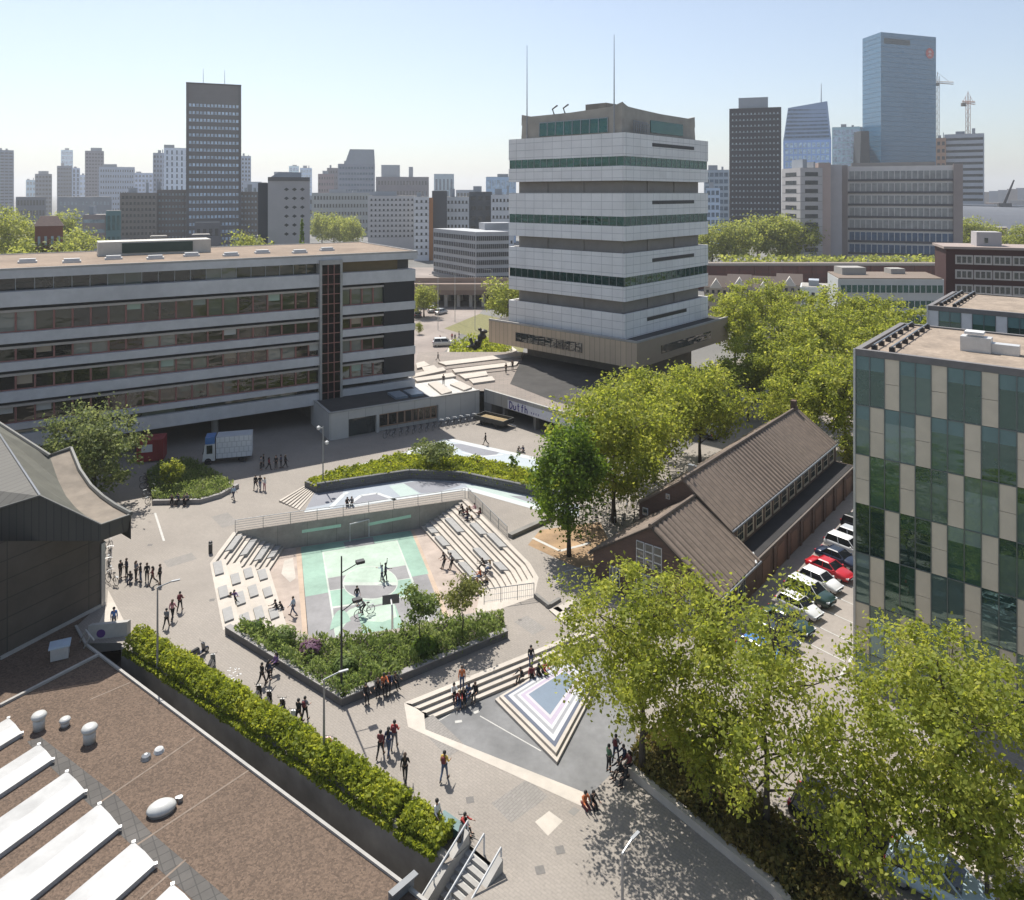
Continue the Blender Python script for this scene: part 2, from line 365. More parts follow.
# ---- stands of steps
def resample(pl, ts):
    out=[]
    for t in ts:
        i=min(int(t),len(pl)-2); out.append(lerp(pl[i],pl[i+1],t-i))
    return out
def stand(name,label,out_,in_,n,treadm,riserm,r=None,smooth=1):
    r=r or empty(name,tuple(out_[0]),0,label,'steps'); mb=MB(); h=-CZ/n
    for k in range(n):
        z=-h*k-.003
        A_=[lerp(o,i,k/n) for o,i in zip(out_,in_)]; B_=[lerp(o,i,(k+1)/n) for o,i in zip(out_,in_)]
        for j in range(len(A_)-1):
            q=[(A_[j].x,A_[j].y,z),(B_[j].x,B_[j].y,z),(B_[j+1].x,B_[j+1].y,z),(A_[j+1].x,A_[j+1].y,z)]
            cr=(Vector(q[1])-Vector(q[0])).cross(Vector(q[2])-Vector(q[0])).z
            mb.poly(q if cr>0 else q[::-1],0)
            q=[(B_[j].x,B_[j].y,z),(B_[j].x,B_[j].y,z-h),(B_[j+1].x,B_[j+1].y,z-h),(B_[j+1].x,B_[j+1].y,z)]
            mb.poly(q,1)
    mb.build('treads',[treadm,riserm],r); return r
flat=lambda l:[Vector((p.x,p.y,0)) for p in l]
so,si=flat(S_out),flat(S_in); eo,ei=flat(E_out),flat(E_in)
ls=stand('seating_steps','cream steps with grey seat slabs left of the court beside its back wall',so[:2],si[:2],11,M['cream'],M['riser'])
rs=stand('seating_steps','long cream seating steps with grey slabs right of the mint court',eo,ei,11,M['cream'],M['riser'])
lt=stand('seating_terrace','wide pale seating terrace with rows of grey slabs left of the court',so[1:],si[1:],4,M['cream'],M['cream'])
def slab_on(r,out_,in_,n,k,seg,t0,t1,depth=1.0,rise=.34,wide=1,kz=None):
    # grey seat block sitting on step k of a stand, from t0 to t1 along segment seg
    h=-CZ/n
    f=lambda t,u: lerp(lerp(out_[seg],out_[seg+1],t),lerp(in_[seg],in_[seg+1],t),u/n)
    a,b,c,e=f(t0,k),f(t1,k),f(t1,k+wide),f(t0,k+wide)
    kz=k if kz is None else kz; mb=MB(); mb.prism([a,b,c,e],-h*(kz+wide)-.05, -h*kz+rise-.05,0); mb.build('seat_slab',M['slab'],r)
for k,t0,t1 in ((1,.12,.62),(4,.1,.66),(7,.15,.72),(9,.1,.55)): slab_on(ls,so,si,11,k,0,t0,t1,rise=.12,wide=1.5)
for k,rows in ((0,((.03,.24),(.44,.60),(.76,.93))),(1,((.20,.36),(.50,.68),(.82,.96))),(2,((.06,.22),(.36,.53),(.70,.87))),(3,((.04,.21),(.36,.50),(.68,.84)))):
    for t0,t1 in rows: slab_on(lt,so,si,4,k+.16,1,t0,t1,rise=.17,wide=.56,kz=k)
for k,t0,t1 in ((9,.06,.2),(9,.26,.42),(9,.5,.64),(9,.68,.9),(5,.12,.36),(2,.34,.52),(1,.55,.75),(5,.62,.8),(4,.86,.97)): slab_on(rs,eo,ei,11,k,0,t0,t1,rise=.12,wide=1.6)
# side walls closing the basin below the planter
mb=MB()
for a,b in zip(basin[4:12],basin[5:12]): mb.poly([(a.x,a.y,0),(b.x,b.y,0),(b.x,b.y,CZ-.1),(a.x,a.y,CZ-.1)])
struct('court_edge',mb,M['concrete'])
# ---- triangular amphitheatre
g=MB(); g.sheet([[P(405,690),P(400,740),P(590,815),P(670,745),P(640,660),P(592,610)]],TZ)
M['grnd']=mat('grey_concrete_floor',(.165,.165,.165),.8,.14,2.2,var2=.20,scale2=.4); struct('amphitheatre_floor',g,M['grnd'])
mb=MB()
for a,b in zip(tri,tri[1:]):
    mb.poly([(a.x,a.y,0),(b.x,b.y,0),(b.x,b.y,TZ),(a.x,a.y,TZ)])
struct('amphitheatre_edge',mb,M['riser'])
mb=MB(); a,b=P(404.5,702.5),P(592,627); dn=Vector((-(b-a).y,(b-a).x,0)).normalized()*-1
for k in range(4):
    z=.006-.155*k; p,q=a+dn*(.36*k)+(b-a).normalized()*(.30*k),b+dn*(.36*k)
    p2,q2=p+dn*.36+(b-a).normalized()*.3,q+dn*.36
    mb.poly([(p.x,p.y,z),(p2.x,p2.y,z),(q2.x,q2.y,z),(q.x,q.y,z)],0)
    mb.poly([(p2.x,p2.y,z),(p2.x,p2.y,z-.155),(q2.x,q2.y,z-.155),(q2.x,q2.y,z)],1)
ts=empty('amphitheatre_steps',tuple(a),0,'four cream steps down to the grey triangular floor','steps'); mb.build('treads',[M['cream'],M['riser']],ts)
mb=MB(); mb.sheet([[P(404,703),P(408,727),P(581,806),P(594,797.5),P(588,794),P(425.5,729.5),P(424,714),P(416.5,708.5)]],.008); struct('white_kerb_band',mb,M['cream'])
mb=MB(); mb.sheet([[P(535,822),P(549,811),P(563,821),P(548,836)]],.006); struct('white_paving_square',mb,M['cream'])
mb=MB(); mb.sheet([[P(568,812),P(574,807),P(580,810),P(574,816)]],.006); struct('drain_cover',mb,M['darkconc'])
mb=MB(); rp=random.Random(5)
for a,b in ((212,600),(330,745),(470,800),(560,850),(150,545),(470,640),(520,620),(390,800),(540,870),(245,640)):
    c=P(a,b); s_=rp.uniform(.18,.3); mb.poly([(c.x+s_*math.cos(t),c.y+s_*math.sin(t),.007) for t in [R(45+12)+k*math.pi/2 for k in range(4)]])
struct('manhole_covers',mb,mat('manhole_iron',(.13,.12,.11),.7,.2,6))
mb=MB()
for a,b,w_,l_ in ((440,735,1.2,3.2),(180,560,2.2,1.4),(520,800,2.4,1.5),(530,625,1.2,2.0),(225,520,1.5,3.0)):
    c=P(a,b); u_=Vector((.766,.643,0)); v_=Vector((-.643,.766,0)); mb.poly([(*(c+u_*x*w_/2+v_*y*l_/2).xy,.003) for x,y in ((-1,-1),(1,-1),(1,1),(-1,1))])
struct('relaid_paving',mb,brickmat('relaid_pavers',(.245,.225,.205),(.215,.20,.18),(.165,.15,.135),.32,.16,.012,ang=R(-50),var2=.1,speck=.08))
mb=MB(); 
def strip(mb,pts,w,z,mi=0):
    pts=[Vector(p) for p in pts]
    for a,b in zip(pts,pts[1:]):
        d=(b-a).normalized(); n=Vector((-d.y,d.x,0))*w/2
        mb.poly([(a.x-n.x,a.y-n.y,z),(b.x-n.x,b.y-n.y,z),(b.x+n.x,b.y+n.y,z),(a.x+n.x,a.y+n.y,z)],mi)
strip(mb,px([(480,716),(541,751)],TZ),.07,TZ+.004); strip(mb,px([(437,722),(493,688)],TZ),.06,TZ+.004); strip(mb,px([(455,722),(462,721)],TZ),.2,TZ+.005); strip(mb,px([(474,713),(479,711)],TZ),.2,TZ+.005)
struct('floor_marking',mb,M['line'])
# nested painted island
O=[P(495,701.6,TZ),P(557,765,TZ),P(599,684,TZ),P(562,661.5,TZ)]; I=[P(531,699.5,TZ),P(549.5,717.5,TZ),P(574,684,TZ),P(564.5,677.5,TZ)]
ring=lambda t:[lerp(o,i,t) for o,i in zip(O,I)]
isl=empty('stepped_island',(O[1].x,O[1].y,TZ),0,'low stepped island painted in nested white, slate and lilac quadrilaterals','island')
mb=MB(); mb.prism(ring(0),TZ-.02,TZ+.16); mb.build('lower_step',M['cream'],isl)
mb=MB(); mb.prism(ring(.12),TZ+.16,TZ+.32); mb.build('upper_step',M['cream'],isl)
cols=[('slate_ring',(.065,.08,.12),.235),('white_ring',(.46,.465,.47),.36),('grey_ring',(.245,.25,.265),.50),('white_ring',(.46,.465,.47),.61),('lilac_ring',(.36,.31,.385),.70),('pale_ring',(.45,.42,.44),.84),('blue_centre',(.135,.18,.235),.93)]
for i,(nm,c,t) in enumerate(cols):
    mb=MB()
    if i<len(cols)-1:
        a,b=ring(t),ring(cols[i+1][2])
        for k in range(4): mb.poly([(*a[k].xy,TZ+.326),(*a[(k+1)%4].xy,TZ+.326),(*b[(k+1)%4].xy,TZ+.326),(*b[k].xy,TZ+.326)])
    else: mb.poly([(*p.xy,TZ+.326) for p in ring(t)])
    mb.build(nm,mat(nm+str(i),c,.6,.06,2),isl)
# ---- upper painted skate basin (flat sheets)
BL=mat('basin_blue',(.275,.305,.34),.7,.06,1,var2=.06,scale2=.3); BG=mat('basin_grey',(.195,.20,.225),.7,.06,1,var2=.06,scale2=.3); BW=mat('basin_white',(.46,.48,.48),.7,.05,1); BA=mat('basin_aqua',(.345,.42,.395),.7,.06,1); BP=mat('basin_pale',(.365,.41,.44),.7,.06,1)
up=MB(); q=lambda l:[P(260+a/3.413,420+b/3.413) for a,b in l]
def us(l,z,mi): up.sheet([q(l)],z,mi)
us([(150,315),(190,245),(510,190),(700,205),(940,262),(1090,290),(1090,330),(960,308),(720,240),(690,238),(300,297)],.005,0)
us([(185,250),(290,232),(270,275),(215,290),(160,300)],.009,1)
us([(310,282),(330,262),(370,250),(420,252),(455,268),(455,274),(330,292)],.009,1)
us([(440,225),(490,216),(545,252),(480,262)],.009,3); us([(490,216),(560,205),(690,215),(680,225),(610,245),(550,250)],.010,1)
us([(700,222),(760,228),(900,262),(960,285),(960,300),(720,240)],.009,3); us([(850,258),(940,264),(1000,280),(1000,300),(900,275)],.012,1)
for l,w in (([(152,312),(240,300),(285,255),(300,247)],.45),([(300,290),(345,258),(400,250),(450,268),(462,273)],.4),([(690,236),(722,238),(960,305),(1080,332)],.8),([(300,297),(480,268),(690,237)],.5)):
    strip(up,q(l),w,.014,2)
us([(255,172),(345,155),(500,112),(600,85),(645,66),(760,92),(935,130),(1090,160),(1090,205),(930,188),(690,140),(640,138),(470,128),(350,165),(270,180)],.005,4)
us([(655,82),(720,82),(800,98),(822,108),(800,122),(740,120),(690,105)],.009,1)
us([(830,150),(940,160),(940,185),(880,170)],.009,3)
for l,w in (([(345,157),(500,114),(640,68)],1.0),([(645,67),(935,132),(1080,162)],.9),([(690,112),(760,125),(830,118)],.4)): strip(up,q(l),w,.014,2)
struct('skate_basin',up,[BL,BG,BW,BA,BP])
bs=empty('basin_steps',tuple(P(300,511)),0,'short flight of white edged steps into the blue skate basin','steps')
mb=MB()
for k in range(7):
    t0,t1=k/7,(k+.62)/7
    a,b=lerp(P(279,502),P(300.5,511),t0),lerp(P(305,487),P(315,493),t0); a2,b2=lerp(P(279,502),P(300.5,511),t1),lerp(P(305,487),P(315,493),t1)
    mb.prism([a,a2,b2,b],.0,.05+.02*(6-k))
mb.build('treads',M['cream'],bs)
mb=MB(); mb.sheet([px([(345,478),(360,470),(420,458),(340,473),(325,480)])],.006); struct('paving_strip',mb,M['cream'])
mb=MB(); mb.sheet([px([(528,545),(540,530),(600,522),(612,548),(596,575),(560,560)])],.006); struct('ochre_paving',mb,mat('ochre_paving',(.29,.19,.105),.85,.25,.8,var2=.3,scale2=.5))
mb=MB(); strip(mb,px([(533,538),(560,551),(590,543)]),.3,.011); strip(mb,px([(555,581),(566,571),(590,566)]),.12,.011); strip(mb,px([(556,581),(590,598)]),.08,.013); strip(mb,px([(155,513),(164,541)]),.18,.011); struct('paving_line',mb,M['line'])
# raised edge right of the tan triangle, kerb and ramps near the right stand
for a,b,w,h,nm,lb in ((P(512,539),P(556,519),.5,.35,'kerb_wall','dark low kerb wall below the tan paved triangle'),(P(534,598),P(548,609),.25,.3,'kerb_wall','short dark kerb at the foot of the right steps'),(P(548,609),P(561,601),.25,.2,'kerb_wall','short dark kerb angled beside the white ramp slab')):
    d=(b-a).normalized(); n=Vector((-d.y,d.x,0))*w; mb=MB(); mb.prism([a,b,b+n,a+n],-.01,h); tag(mb.build(nm,M['darkconc']),lb,'kerb')
for l,lb in (([(553,610),(572,601),(576,604),(560,614)],'white ramp slab beside the dark kerbs'),([(549,611),(558,608),(580,625),(573,632)],'long white slab leading to the amphitheatre steps'),([(604,642),(612,639),(630,655),(626,662)],'white slab under the tree beside the amphitheatre')):
    mb=MB(); mb.prism(px(l),-.01,.12); tag(mb.build('ramp_slab',M['cream']),lb,'slab')
# ---- roads beyond
mb=MB(); mb.sheet([[P(585,500),P(640,480),P(700,440),P(760,400),P(800,375),P(780,365),P(700,395),P(640,430),P(560,470)]],.006); struct('side_road',mb,M['asph'])
mb=MB(); mb.sheet([[Vector((14.6,49.6,0)),Vector((35.5,77.5,0)),Vector((40,84,0)),Vector((48,80,0)),Vector((30,52,0)),Vector((24.5,42,0)),Vector((19,38,0))]],.006); struct('car_park',mb,M['tanroad'])
mb=MB(); mb.sheet([[Vector((8.5,44.2,0)),Vector((14.4,49.4,0)),Vector((19,38.2,0)),Vector((24.4,41.8,0)),Vector((41,24,0)),Vector((36,19,0))][i] for i in (0,1,3,4,5)]
 and [[Vector((8.9,43.2,0)),Vector((14.4,49.4,0)),Vector((24.4,41.8,0)),Vector((41,24,0)),Vector((34,19,0))]],.010); struct('street',mb,M['tanroad'])
mb=MB()
for k in range(12):
    a=Vector((19.6,45.3,0))+bR*(k*2.35+.5); 
    if k%1==0: strip(mb,[a+bR*.2,a+bR*1.9],.16,.020)
    strip(mb,[a+Vector((-.62,.78,0))*.2,a+Vector((-.62,.78,0))*4.6],.09,.021)
struct('parking_marking',mb,M['line'])
mb=MB(); mb.sheet([[(-28,128),(-14,129),(4,300),(-44,300)]],.004); struct('avenue',mb,mat('avenue_paving',(.25,.21,.185),.9,.12,.6,var2=.2,scale2=.1))
mb=MB(); mb.sheet([[(-15,165),(2,140),(4,170),(-8,185)]],.009); struct('verge',mb,mat('verge_grass',(.165,.155,.06),.9,.3,1.5))
mb=MB(); mb.sheet([[P(700,372),P(760,352),P(900,330),P(1024,330),P(1024,380),P(840,420),P(790,470),P(760,400)]],.004); struct('tree_yard',mb,M['tanroad'])
# ================================================================= FAR CITY
WN={}
def wmat(k,c,rough=.25,var=.6,scale=.4):
    if k not in WN: WN[k]=mat('window_'+k,c,rough,var,scale)
    return WN[k]
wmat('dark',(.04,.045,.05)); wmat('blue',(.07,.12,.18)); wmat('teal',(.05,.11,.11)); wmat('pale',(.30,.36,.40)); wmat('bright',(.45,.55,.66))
FC={}
def fmat(c):
    if c not in FC: FC[c]=mat('facade_%d_%d_%d'%c,srgb(*c),.8,.07,.3,var2=.07,scale2=.04)
    return FC[c]
ROOF=mat('flat_roof',(.32,.30,.27),.9,.2,.3)
def block(name,label,cat,x0,x1,yt,Y,col,win='dark',rows=0,cols=0,wh=.5,ww=.7,depth=None,rot=None,ybot=None,z0=0,y0=None,gridtop=.02,gridbot=.06,cap=None,side=True,group=None,parent=None):
    if Y>=400: col=(min(235,int(col[0]*1.14)),min(238,int(col[1]*1.16)),min(242,int(col[2]*1.2)))  # distance haze painted in: far facades made lighter and bluer
    c=(x0+x1)/2; a=math.atan2((c-CX)/F,1) if rot is None else rot     # faces the camera unless told otherwise
    Xc=PX(c,Y); wd=(x1-x0)*Y/F*math.cos(math.atan2((c-CX)/F,1)); zt=PZ(yt,Y)
    depth=depth or min(wd,22)
    r=parent or empty(name,(Xc,Y,z0),-a,label,cat,group)
    mw=Matrix.Translation((Xc,Y,0))@Matrix.Rotation(-a,4,'Z')
    T=lambda x,y,z: mw@Vector((x,y,z))
    mb=MB(); mb.hexa([T(-wd/2,0,z0),T(wd/2,0,z0),T(wd/2,depth,z0),T(-wd/2,depth,z0),T(-wd/2,0,zt),T(wd/2,0,zt),T(wd/2,depth,zt),T(-wd/2,depth,zt)])
    mb.build('wall',fmat(col),r)
    mb=MB(); e=.25; mb.hexa([T(-wd/2+e,e,zt-.3),T(wd/2-e,e,zt-.3),T(wd/2-e,depth-e,zt-.3),T(-wd/2+e,depth-e,zt-.3),T(-wd/2+e,e,zt+.15),T(wd/2-e,e,zt+.15),T(wd/2-e,depth-e,zt+.15),T(-wd/2+e,depth-e,zt+.15)]); mb.build('roof',ROOF,r)
    if rows:
        H=zt-z0; zz0=z0+H*gridbot; zz1=zt-H*gridtop; fh=(zz1-zz0)/rows
        for k in range(rows):
            zb=zz0+fh*(k+.5-wh/2); ze=zb+fh*wh; mb=MB()
            nn=max(1,cols); cw=wd*.94/nn
            for j in range(nn):
                xa=-wd*.47+cw*(j+.5-ww/2); xb=xa+cw*ww
                mb.hexa([T(xa,-.06,zb),T(xb,-.06,zb),T(xb,.1,zb),T(xa,.1,zb),T(xa,-.06,ze),T(xb,-.06,ze),T(xb,.1,ze),T(xa,.1,ze)])
            if side:
                ns=max(1,int(depth/ max(cw,1))); cs=depth*.94/ns; sx=-1 if c>CX else 1; 
                for s_ in (-1,1):
                    for j in range(ns):
                        ya=depth*.03+cs*(j+.5-ww/2); yb=ya+cs*ww; x=s_*wd/2
                        mb.hexa([T(x-.06,ya,zb),T(x+.06,ya,zb),T(x+.06,yb,zb),T(x-.06,yb,zb),T(x-.06,ya,ze),T(x+.06,ya,ze),T(x+.06,yb,ze),T(x-.06,yb,ze)])
            zm=zb-.02; mb.hexa([T(-wd*.47,-.05,zm),T(wd*.47,-.05,zm),T(wd*.47,.1,zm),T(-wd*.47,.1,zm),T(-wd*.47,-.05,zm+.1),T(wd*.47,-.05,zm+.1),T(wd*.47,.1,zm+.1),T(-wd*.47,.1,zm+.1)])
            if side:
                for s_ in (-1,1): x=s_*wd/2; mb.hexa([T(x-.05,.0,zm),T(x+.05,.0,zm),T(x+.05,depth*.98,zm),T(x-.05,depth*.98,zm),T(x-.05,.0,zm+.1),T(x+.05,.0,zm+.1),T(x+.05,depth*.98,zm+.1),T(x-.05,depth*.98,zm+.1)])
            mb.build('window_row',wmat(win,(0,0,0)) if win in WN else win,r)
    if cap is None and rows>=5:
        cr0=random.Random(int(x0*7+Y)); f=cr0.uniform(.08,.45); cap=((f,f+cr0.uniform(.15,.4),cr0.uniform(1.8,4)),)+(((.7,.78,cr0.uniform(1.5,5)),) if cr0.random()<.5 else ())
    if cap: # rooftop plant boxes: (fx0,fx1,height)
        for f0,f1,h in cap:
            mb=MB(); xa,xb=-wd/2+wd*f0,-wd/2+wd*f1
            mb.hexa([T(xa,2,zt+.15),T(xb,2,zt+.15),T(xb,depth*.7,zt+.15),T(xa,depth*.7,zt+.15),T(xa,2,zt+h),T(xb,2,zt+h),T(xb,depth*.7,zt+h),T(xa,depth*.7,zt+h)]); mb.build('roof_plant',fmat((150,156,164)),r)
    return r,T,wd,zt,depth
B=block
# ---- left skyline
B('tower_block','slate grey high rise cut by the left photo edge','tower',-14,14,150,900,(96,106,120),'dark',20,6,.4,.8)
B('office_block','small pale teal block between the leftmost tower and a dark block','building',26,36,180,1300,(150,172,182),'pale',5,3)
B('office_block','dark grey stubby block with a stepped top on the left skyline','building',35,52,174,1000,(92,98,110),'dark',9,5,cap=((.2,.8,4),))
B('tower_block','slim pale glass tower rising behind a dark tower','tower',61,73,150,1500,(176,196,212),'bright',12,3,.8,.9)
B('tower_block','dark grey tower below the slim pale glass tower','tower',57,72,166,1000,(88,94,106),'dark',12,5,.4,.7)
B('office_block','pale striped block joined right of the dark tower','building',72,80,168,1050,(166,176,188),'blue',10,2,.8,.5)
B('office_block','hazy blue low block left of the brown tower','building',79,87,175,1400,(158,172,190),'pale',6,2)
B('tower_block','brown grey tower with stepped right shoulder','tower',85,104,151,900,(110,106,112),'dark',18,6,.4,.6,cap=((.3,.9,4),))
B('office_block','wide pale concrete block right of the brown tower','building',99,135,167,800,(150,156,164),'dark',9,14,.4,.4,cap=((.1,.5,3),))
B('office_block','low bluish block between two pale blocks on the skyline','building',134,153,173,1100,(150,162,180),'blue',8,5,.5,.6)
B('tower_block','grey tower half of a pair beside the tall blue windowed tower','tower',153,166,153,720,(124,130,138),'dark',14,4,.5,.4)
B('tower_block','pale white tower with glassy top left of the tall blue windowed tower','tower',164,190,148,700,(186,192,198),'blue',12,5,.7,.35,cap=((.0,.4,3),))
r,T,wd,zt,dp=B('tower_block','tall grey office tower with rows of small blue windows and two roof masts','tower',187,241,85,350,(112,109,110),'bright',20,14,.40,.66,gridtop=.10,gridbot=.04,side=False,depth=20,cap=())
for fx in (-.2,.2):
    mb=MB(); mb.tube([T(wd*fx,4,zt),T(wd*fx,4,zt+8)],[.15,.07],5); mb.build('mast',M['steel'],r)
mb=MB(); mb.hexa([T(-wd/2-.3,-.3,zt),T(wd/2+.3,-.3,zt),T(wd/2+.3,dp,zt),T(-wd/2-.3,dp,zt),T(-wd/2-.3,-.3,zt+.7),T(wd/2+.3,-.3,zt+.7),T(wd/2+.3,dp,zt+.7),T(-wd/2-.3,dp,zt+.7)]); mb.build('roof_edge',fmat((80,78,80)),r)
mb=MB(); 
for s_ in (-1,1): mb.hexa([T(s_*wd*.485-.6,-.35,0),T(s_*wd*.485+.6,-.35,0),T(s_*wd*.485+.6,.1,0),T(s_*wd*.485-.6,.1,0),T(s_*wd*.485-.6,-.35,zt),T(s_*wd*.485+.6,-.35,zt),T(s_*wd*.485+.6,.1,zt),T(s_*wd*.485-.6,.1,zt)])
mb.build('corner_pier',fmat((98,96,98)),r)
B('apartment_block','brown concrete slab block with a narrow stair shaft left of the blue windowed tower','building',120,157,193,340,(122,116,112),'dark',10,9,.45,.55)
B('apartment_block','brown slab block adjoining the blue windowed tower on its left','building',157,189,190,352,(118,112,110),'pale',10,9,.35,.5,cap=((.0,.12,4),))
B('apartment_block','brown slab block peeping out right of the blue windowed tower','building',240,258,192,365,(120,114,110),'pale',10,5,.35,.5)
B('tower_block','pale blue grey tower behind the right edge of the windowed tower','tower',241,251,156,900,(136,148,160),'dark',14,3,.5,.5)
B('office_block','pale block with a rounded grey top right of the windowed tower','building',243,262,182,420,(168,172,176),'pale',4,4,.4,.6)
r,T,wd,zt,dp=B('office_block','light stone block with three columns of diamond windows','building',268,310,181,230,(166,164,166),None,0,0)
for k in range(6):
    for j in range(3):
        mb=MB(); x=wd*(-.06+.19*j); z=zt-2.6-2.75*k
        mb.hexa([T(x-.75,-.05,z),T(x,-.05,z-.55),T(x,.05,z-.55),T(x-.75,.05,z),T(x-.0,-.05,z+.55),T(x+.75,-.05,z),T(x+.75,.05,z),T(x,.05,z+.55)]); mb.build('window',wmat('dark',0),r)
mb=MB(); mb.hexa([T(-wd/2,-.2,zt),T(wd/2,-.2,zt),T(wd/2,dp,zt),T(-wd/2,dp,zt),T(-wd/2,-.2,zt+1.2),T(wd/2,-.2,zt+1.2),T(wd/2,dp,zt+1.2),T(-wd/2,dp,zt+1.2)]); mb.build('roof_edge',fmat((104,104,106)),r)
mb=MB(); mb.hexa([T(-wd*.45,3,zt+1.2),T(wd*.3,3,zt+1.2),T(wd*.3,dp-2,zt+1.2),T(-wd*.45,dp-2,zt+1.2),T(-wd*.25,4,zt+2.8),T(wd*.3,4,zt+2.8),T(wd*.3,dp-3,zt+2.8),T(-wd*.25,dp-3,zt+2.8)]); mb.build('roof_plant',fmat((140,144,148)),r)
B('office_block','dark narrow flank wall left of the diamond windowed block','building',258,268,183,234,(62,68,76),'dark',0)
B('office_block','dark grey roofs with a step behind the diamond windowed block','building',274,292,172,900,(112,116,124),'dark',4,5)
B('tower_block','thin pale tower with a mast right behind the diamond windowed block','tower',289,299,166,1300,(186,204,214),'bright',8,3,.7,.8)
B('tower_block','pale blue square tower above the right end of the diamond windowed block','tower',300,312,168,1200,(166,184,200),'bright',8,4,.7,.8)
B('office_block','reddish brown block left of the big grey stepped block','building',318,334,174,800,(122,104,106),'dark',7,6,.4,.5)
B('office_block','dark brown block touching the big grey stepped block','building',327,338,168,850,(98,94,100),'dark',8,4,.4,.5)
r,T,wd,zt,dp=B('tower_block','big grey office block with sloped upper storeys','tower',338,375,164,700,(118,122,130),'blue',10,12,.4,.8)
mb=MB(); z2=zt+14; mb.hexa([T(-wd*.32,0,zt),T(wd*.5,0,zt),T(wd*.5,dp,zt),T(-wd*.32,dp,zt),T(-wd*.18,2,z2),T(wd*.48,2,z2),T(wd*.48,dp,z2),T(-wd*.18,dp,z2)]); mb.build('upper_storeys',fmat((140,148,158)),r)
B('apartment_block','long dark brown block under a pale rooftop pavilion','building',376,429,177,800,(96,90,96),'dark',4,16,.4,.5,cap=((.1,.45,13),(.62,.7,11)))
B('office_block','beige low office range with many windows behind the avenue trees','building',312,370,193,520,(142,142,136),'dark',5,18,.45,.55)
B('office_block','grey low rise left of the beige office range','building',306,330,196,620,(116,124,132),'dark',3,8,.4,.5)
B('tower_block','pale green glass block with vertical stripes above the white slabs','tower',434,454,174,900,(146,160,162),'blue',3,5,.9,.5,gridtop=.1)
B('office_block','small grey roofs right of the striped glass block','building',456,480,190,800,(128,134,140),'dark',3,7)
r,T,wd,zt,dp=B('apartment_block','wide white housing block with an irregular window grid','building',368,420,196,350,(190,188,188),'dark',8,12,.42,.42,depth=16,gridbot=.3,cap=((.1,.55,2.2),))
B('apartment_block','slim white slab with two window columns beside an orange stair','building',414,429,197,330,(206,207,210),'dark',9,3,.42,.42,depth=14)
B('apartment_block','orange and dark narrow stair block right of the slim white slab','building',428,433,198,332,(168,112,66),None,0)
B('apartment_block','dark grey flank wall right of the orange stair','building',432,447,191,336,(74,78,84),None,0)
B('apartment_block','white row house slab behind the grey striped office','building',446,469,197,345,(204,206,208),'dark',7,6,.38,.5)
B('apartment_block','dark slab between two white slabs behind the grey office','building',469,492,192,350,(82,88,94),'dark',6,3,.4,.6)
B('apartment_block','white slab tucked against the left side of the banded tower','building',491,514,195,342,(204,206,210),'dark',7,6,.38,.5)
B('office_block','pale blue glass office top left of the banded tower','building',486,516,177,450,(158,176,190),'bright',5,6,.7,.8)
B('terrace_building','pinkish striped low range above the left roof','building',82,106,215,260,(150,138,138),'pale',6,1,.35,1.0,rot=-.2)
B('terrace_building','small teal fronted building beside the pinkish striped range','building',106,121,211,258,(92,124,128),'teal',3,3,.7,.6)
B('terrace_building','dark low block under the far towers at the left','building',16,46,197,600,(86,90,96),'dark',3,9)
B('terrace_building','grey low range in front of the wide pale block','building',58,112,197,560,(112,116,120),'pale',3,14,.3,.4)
r,T,wd,zt,dp=B('brick_house','red brick house with a pitched roof behind the left roof','house',35,63,226,190,(120,72,58),'pale',3,4,.35,.4)
mb=MB(); mb.hexa([T(-wd/2-.3,-.3,zt),T(wd/2+.3,-.3,zt),T(wd/2+.3,dp,zt),T(-wd/2-.3,dp,zt),T(-wd*.3,dp*.4,zt+2.5),T(wd*.3,dp*.4,zt+2.5),T(wd*.3,dp*.5,zt+2.5),T(-wd*.3,dp*.5,zt+2.5)]); mb.build('pitched_roof',mat('old_roof_tiles',(.13,.09,.08),.9,.2,2),r)
# filler: low roofs of the far city, seen only as grey blocks
fr=random.Random(11); fcols=[(120,112,106),(140,134,128),(104,104,108),(128,104,94),(158,156,152),(96,98,104),(150,140,126)]
for k in range(95):
    Y=fr.choice((260,330,420,560,720,900,1150,1500)); x=fr.uniform(-40,1060); 
    if 700<x<1000 and Y<340: continue
    if 405<x<720 and Y<420: continue
    if 300<x<420 and Y<500: Y=700
    wpx=fr.uniform(9,26)*(400/Y)**.35; h=fr.uniform(7,15)+Y*.006
    B('low_building','low grey or brown city block lost among the far rooftops','building',x,x+wpx,HZ+(CAMZ-h)*F/Y,Y,fr.choice(fcols),'dark',2 if Y<600 else 0,4,.4,.5,group='far low rooftops',side=False)
# ---- right of the banded tower
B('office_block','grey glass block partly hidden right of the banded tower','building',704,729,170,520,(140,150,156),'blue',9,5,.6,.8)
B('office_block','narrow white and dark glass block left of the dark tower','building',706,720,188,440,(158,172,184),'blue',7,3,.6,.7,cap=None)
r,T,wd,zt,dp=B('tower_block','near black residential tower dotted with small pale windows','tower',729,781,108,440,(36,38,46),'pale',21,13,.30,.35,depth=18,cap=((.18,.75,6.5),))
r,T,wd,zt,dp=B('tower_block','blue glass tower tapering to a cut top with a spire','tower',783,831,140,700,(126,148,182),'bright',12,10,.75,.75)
mb=MB(); z2=zt+34; mb.hexa([T(-wd*.5,0,zt),T(wd*.5,0,zt),T(wd*.5,dp,zt),T(-wd*.5,dp,zt),T(-wd*.40,2,z2-3),T(wd*.42,2,z2+2),T(wd*.42,dp-2,z2+2),T(-wd*.40,dp-2,z2-3)]); mb.build('tapered_top',mat('blue_facade',(.21,.30,.46),.35,.06,.2),r)
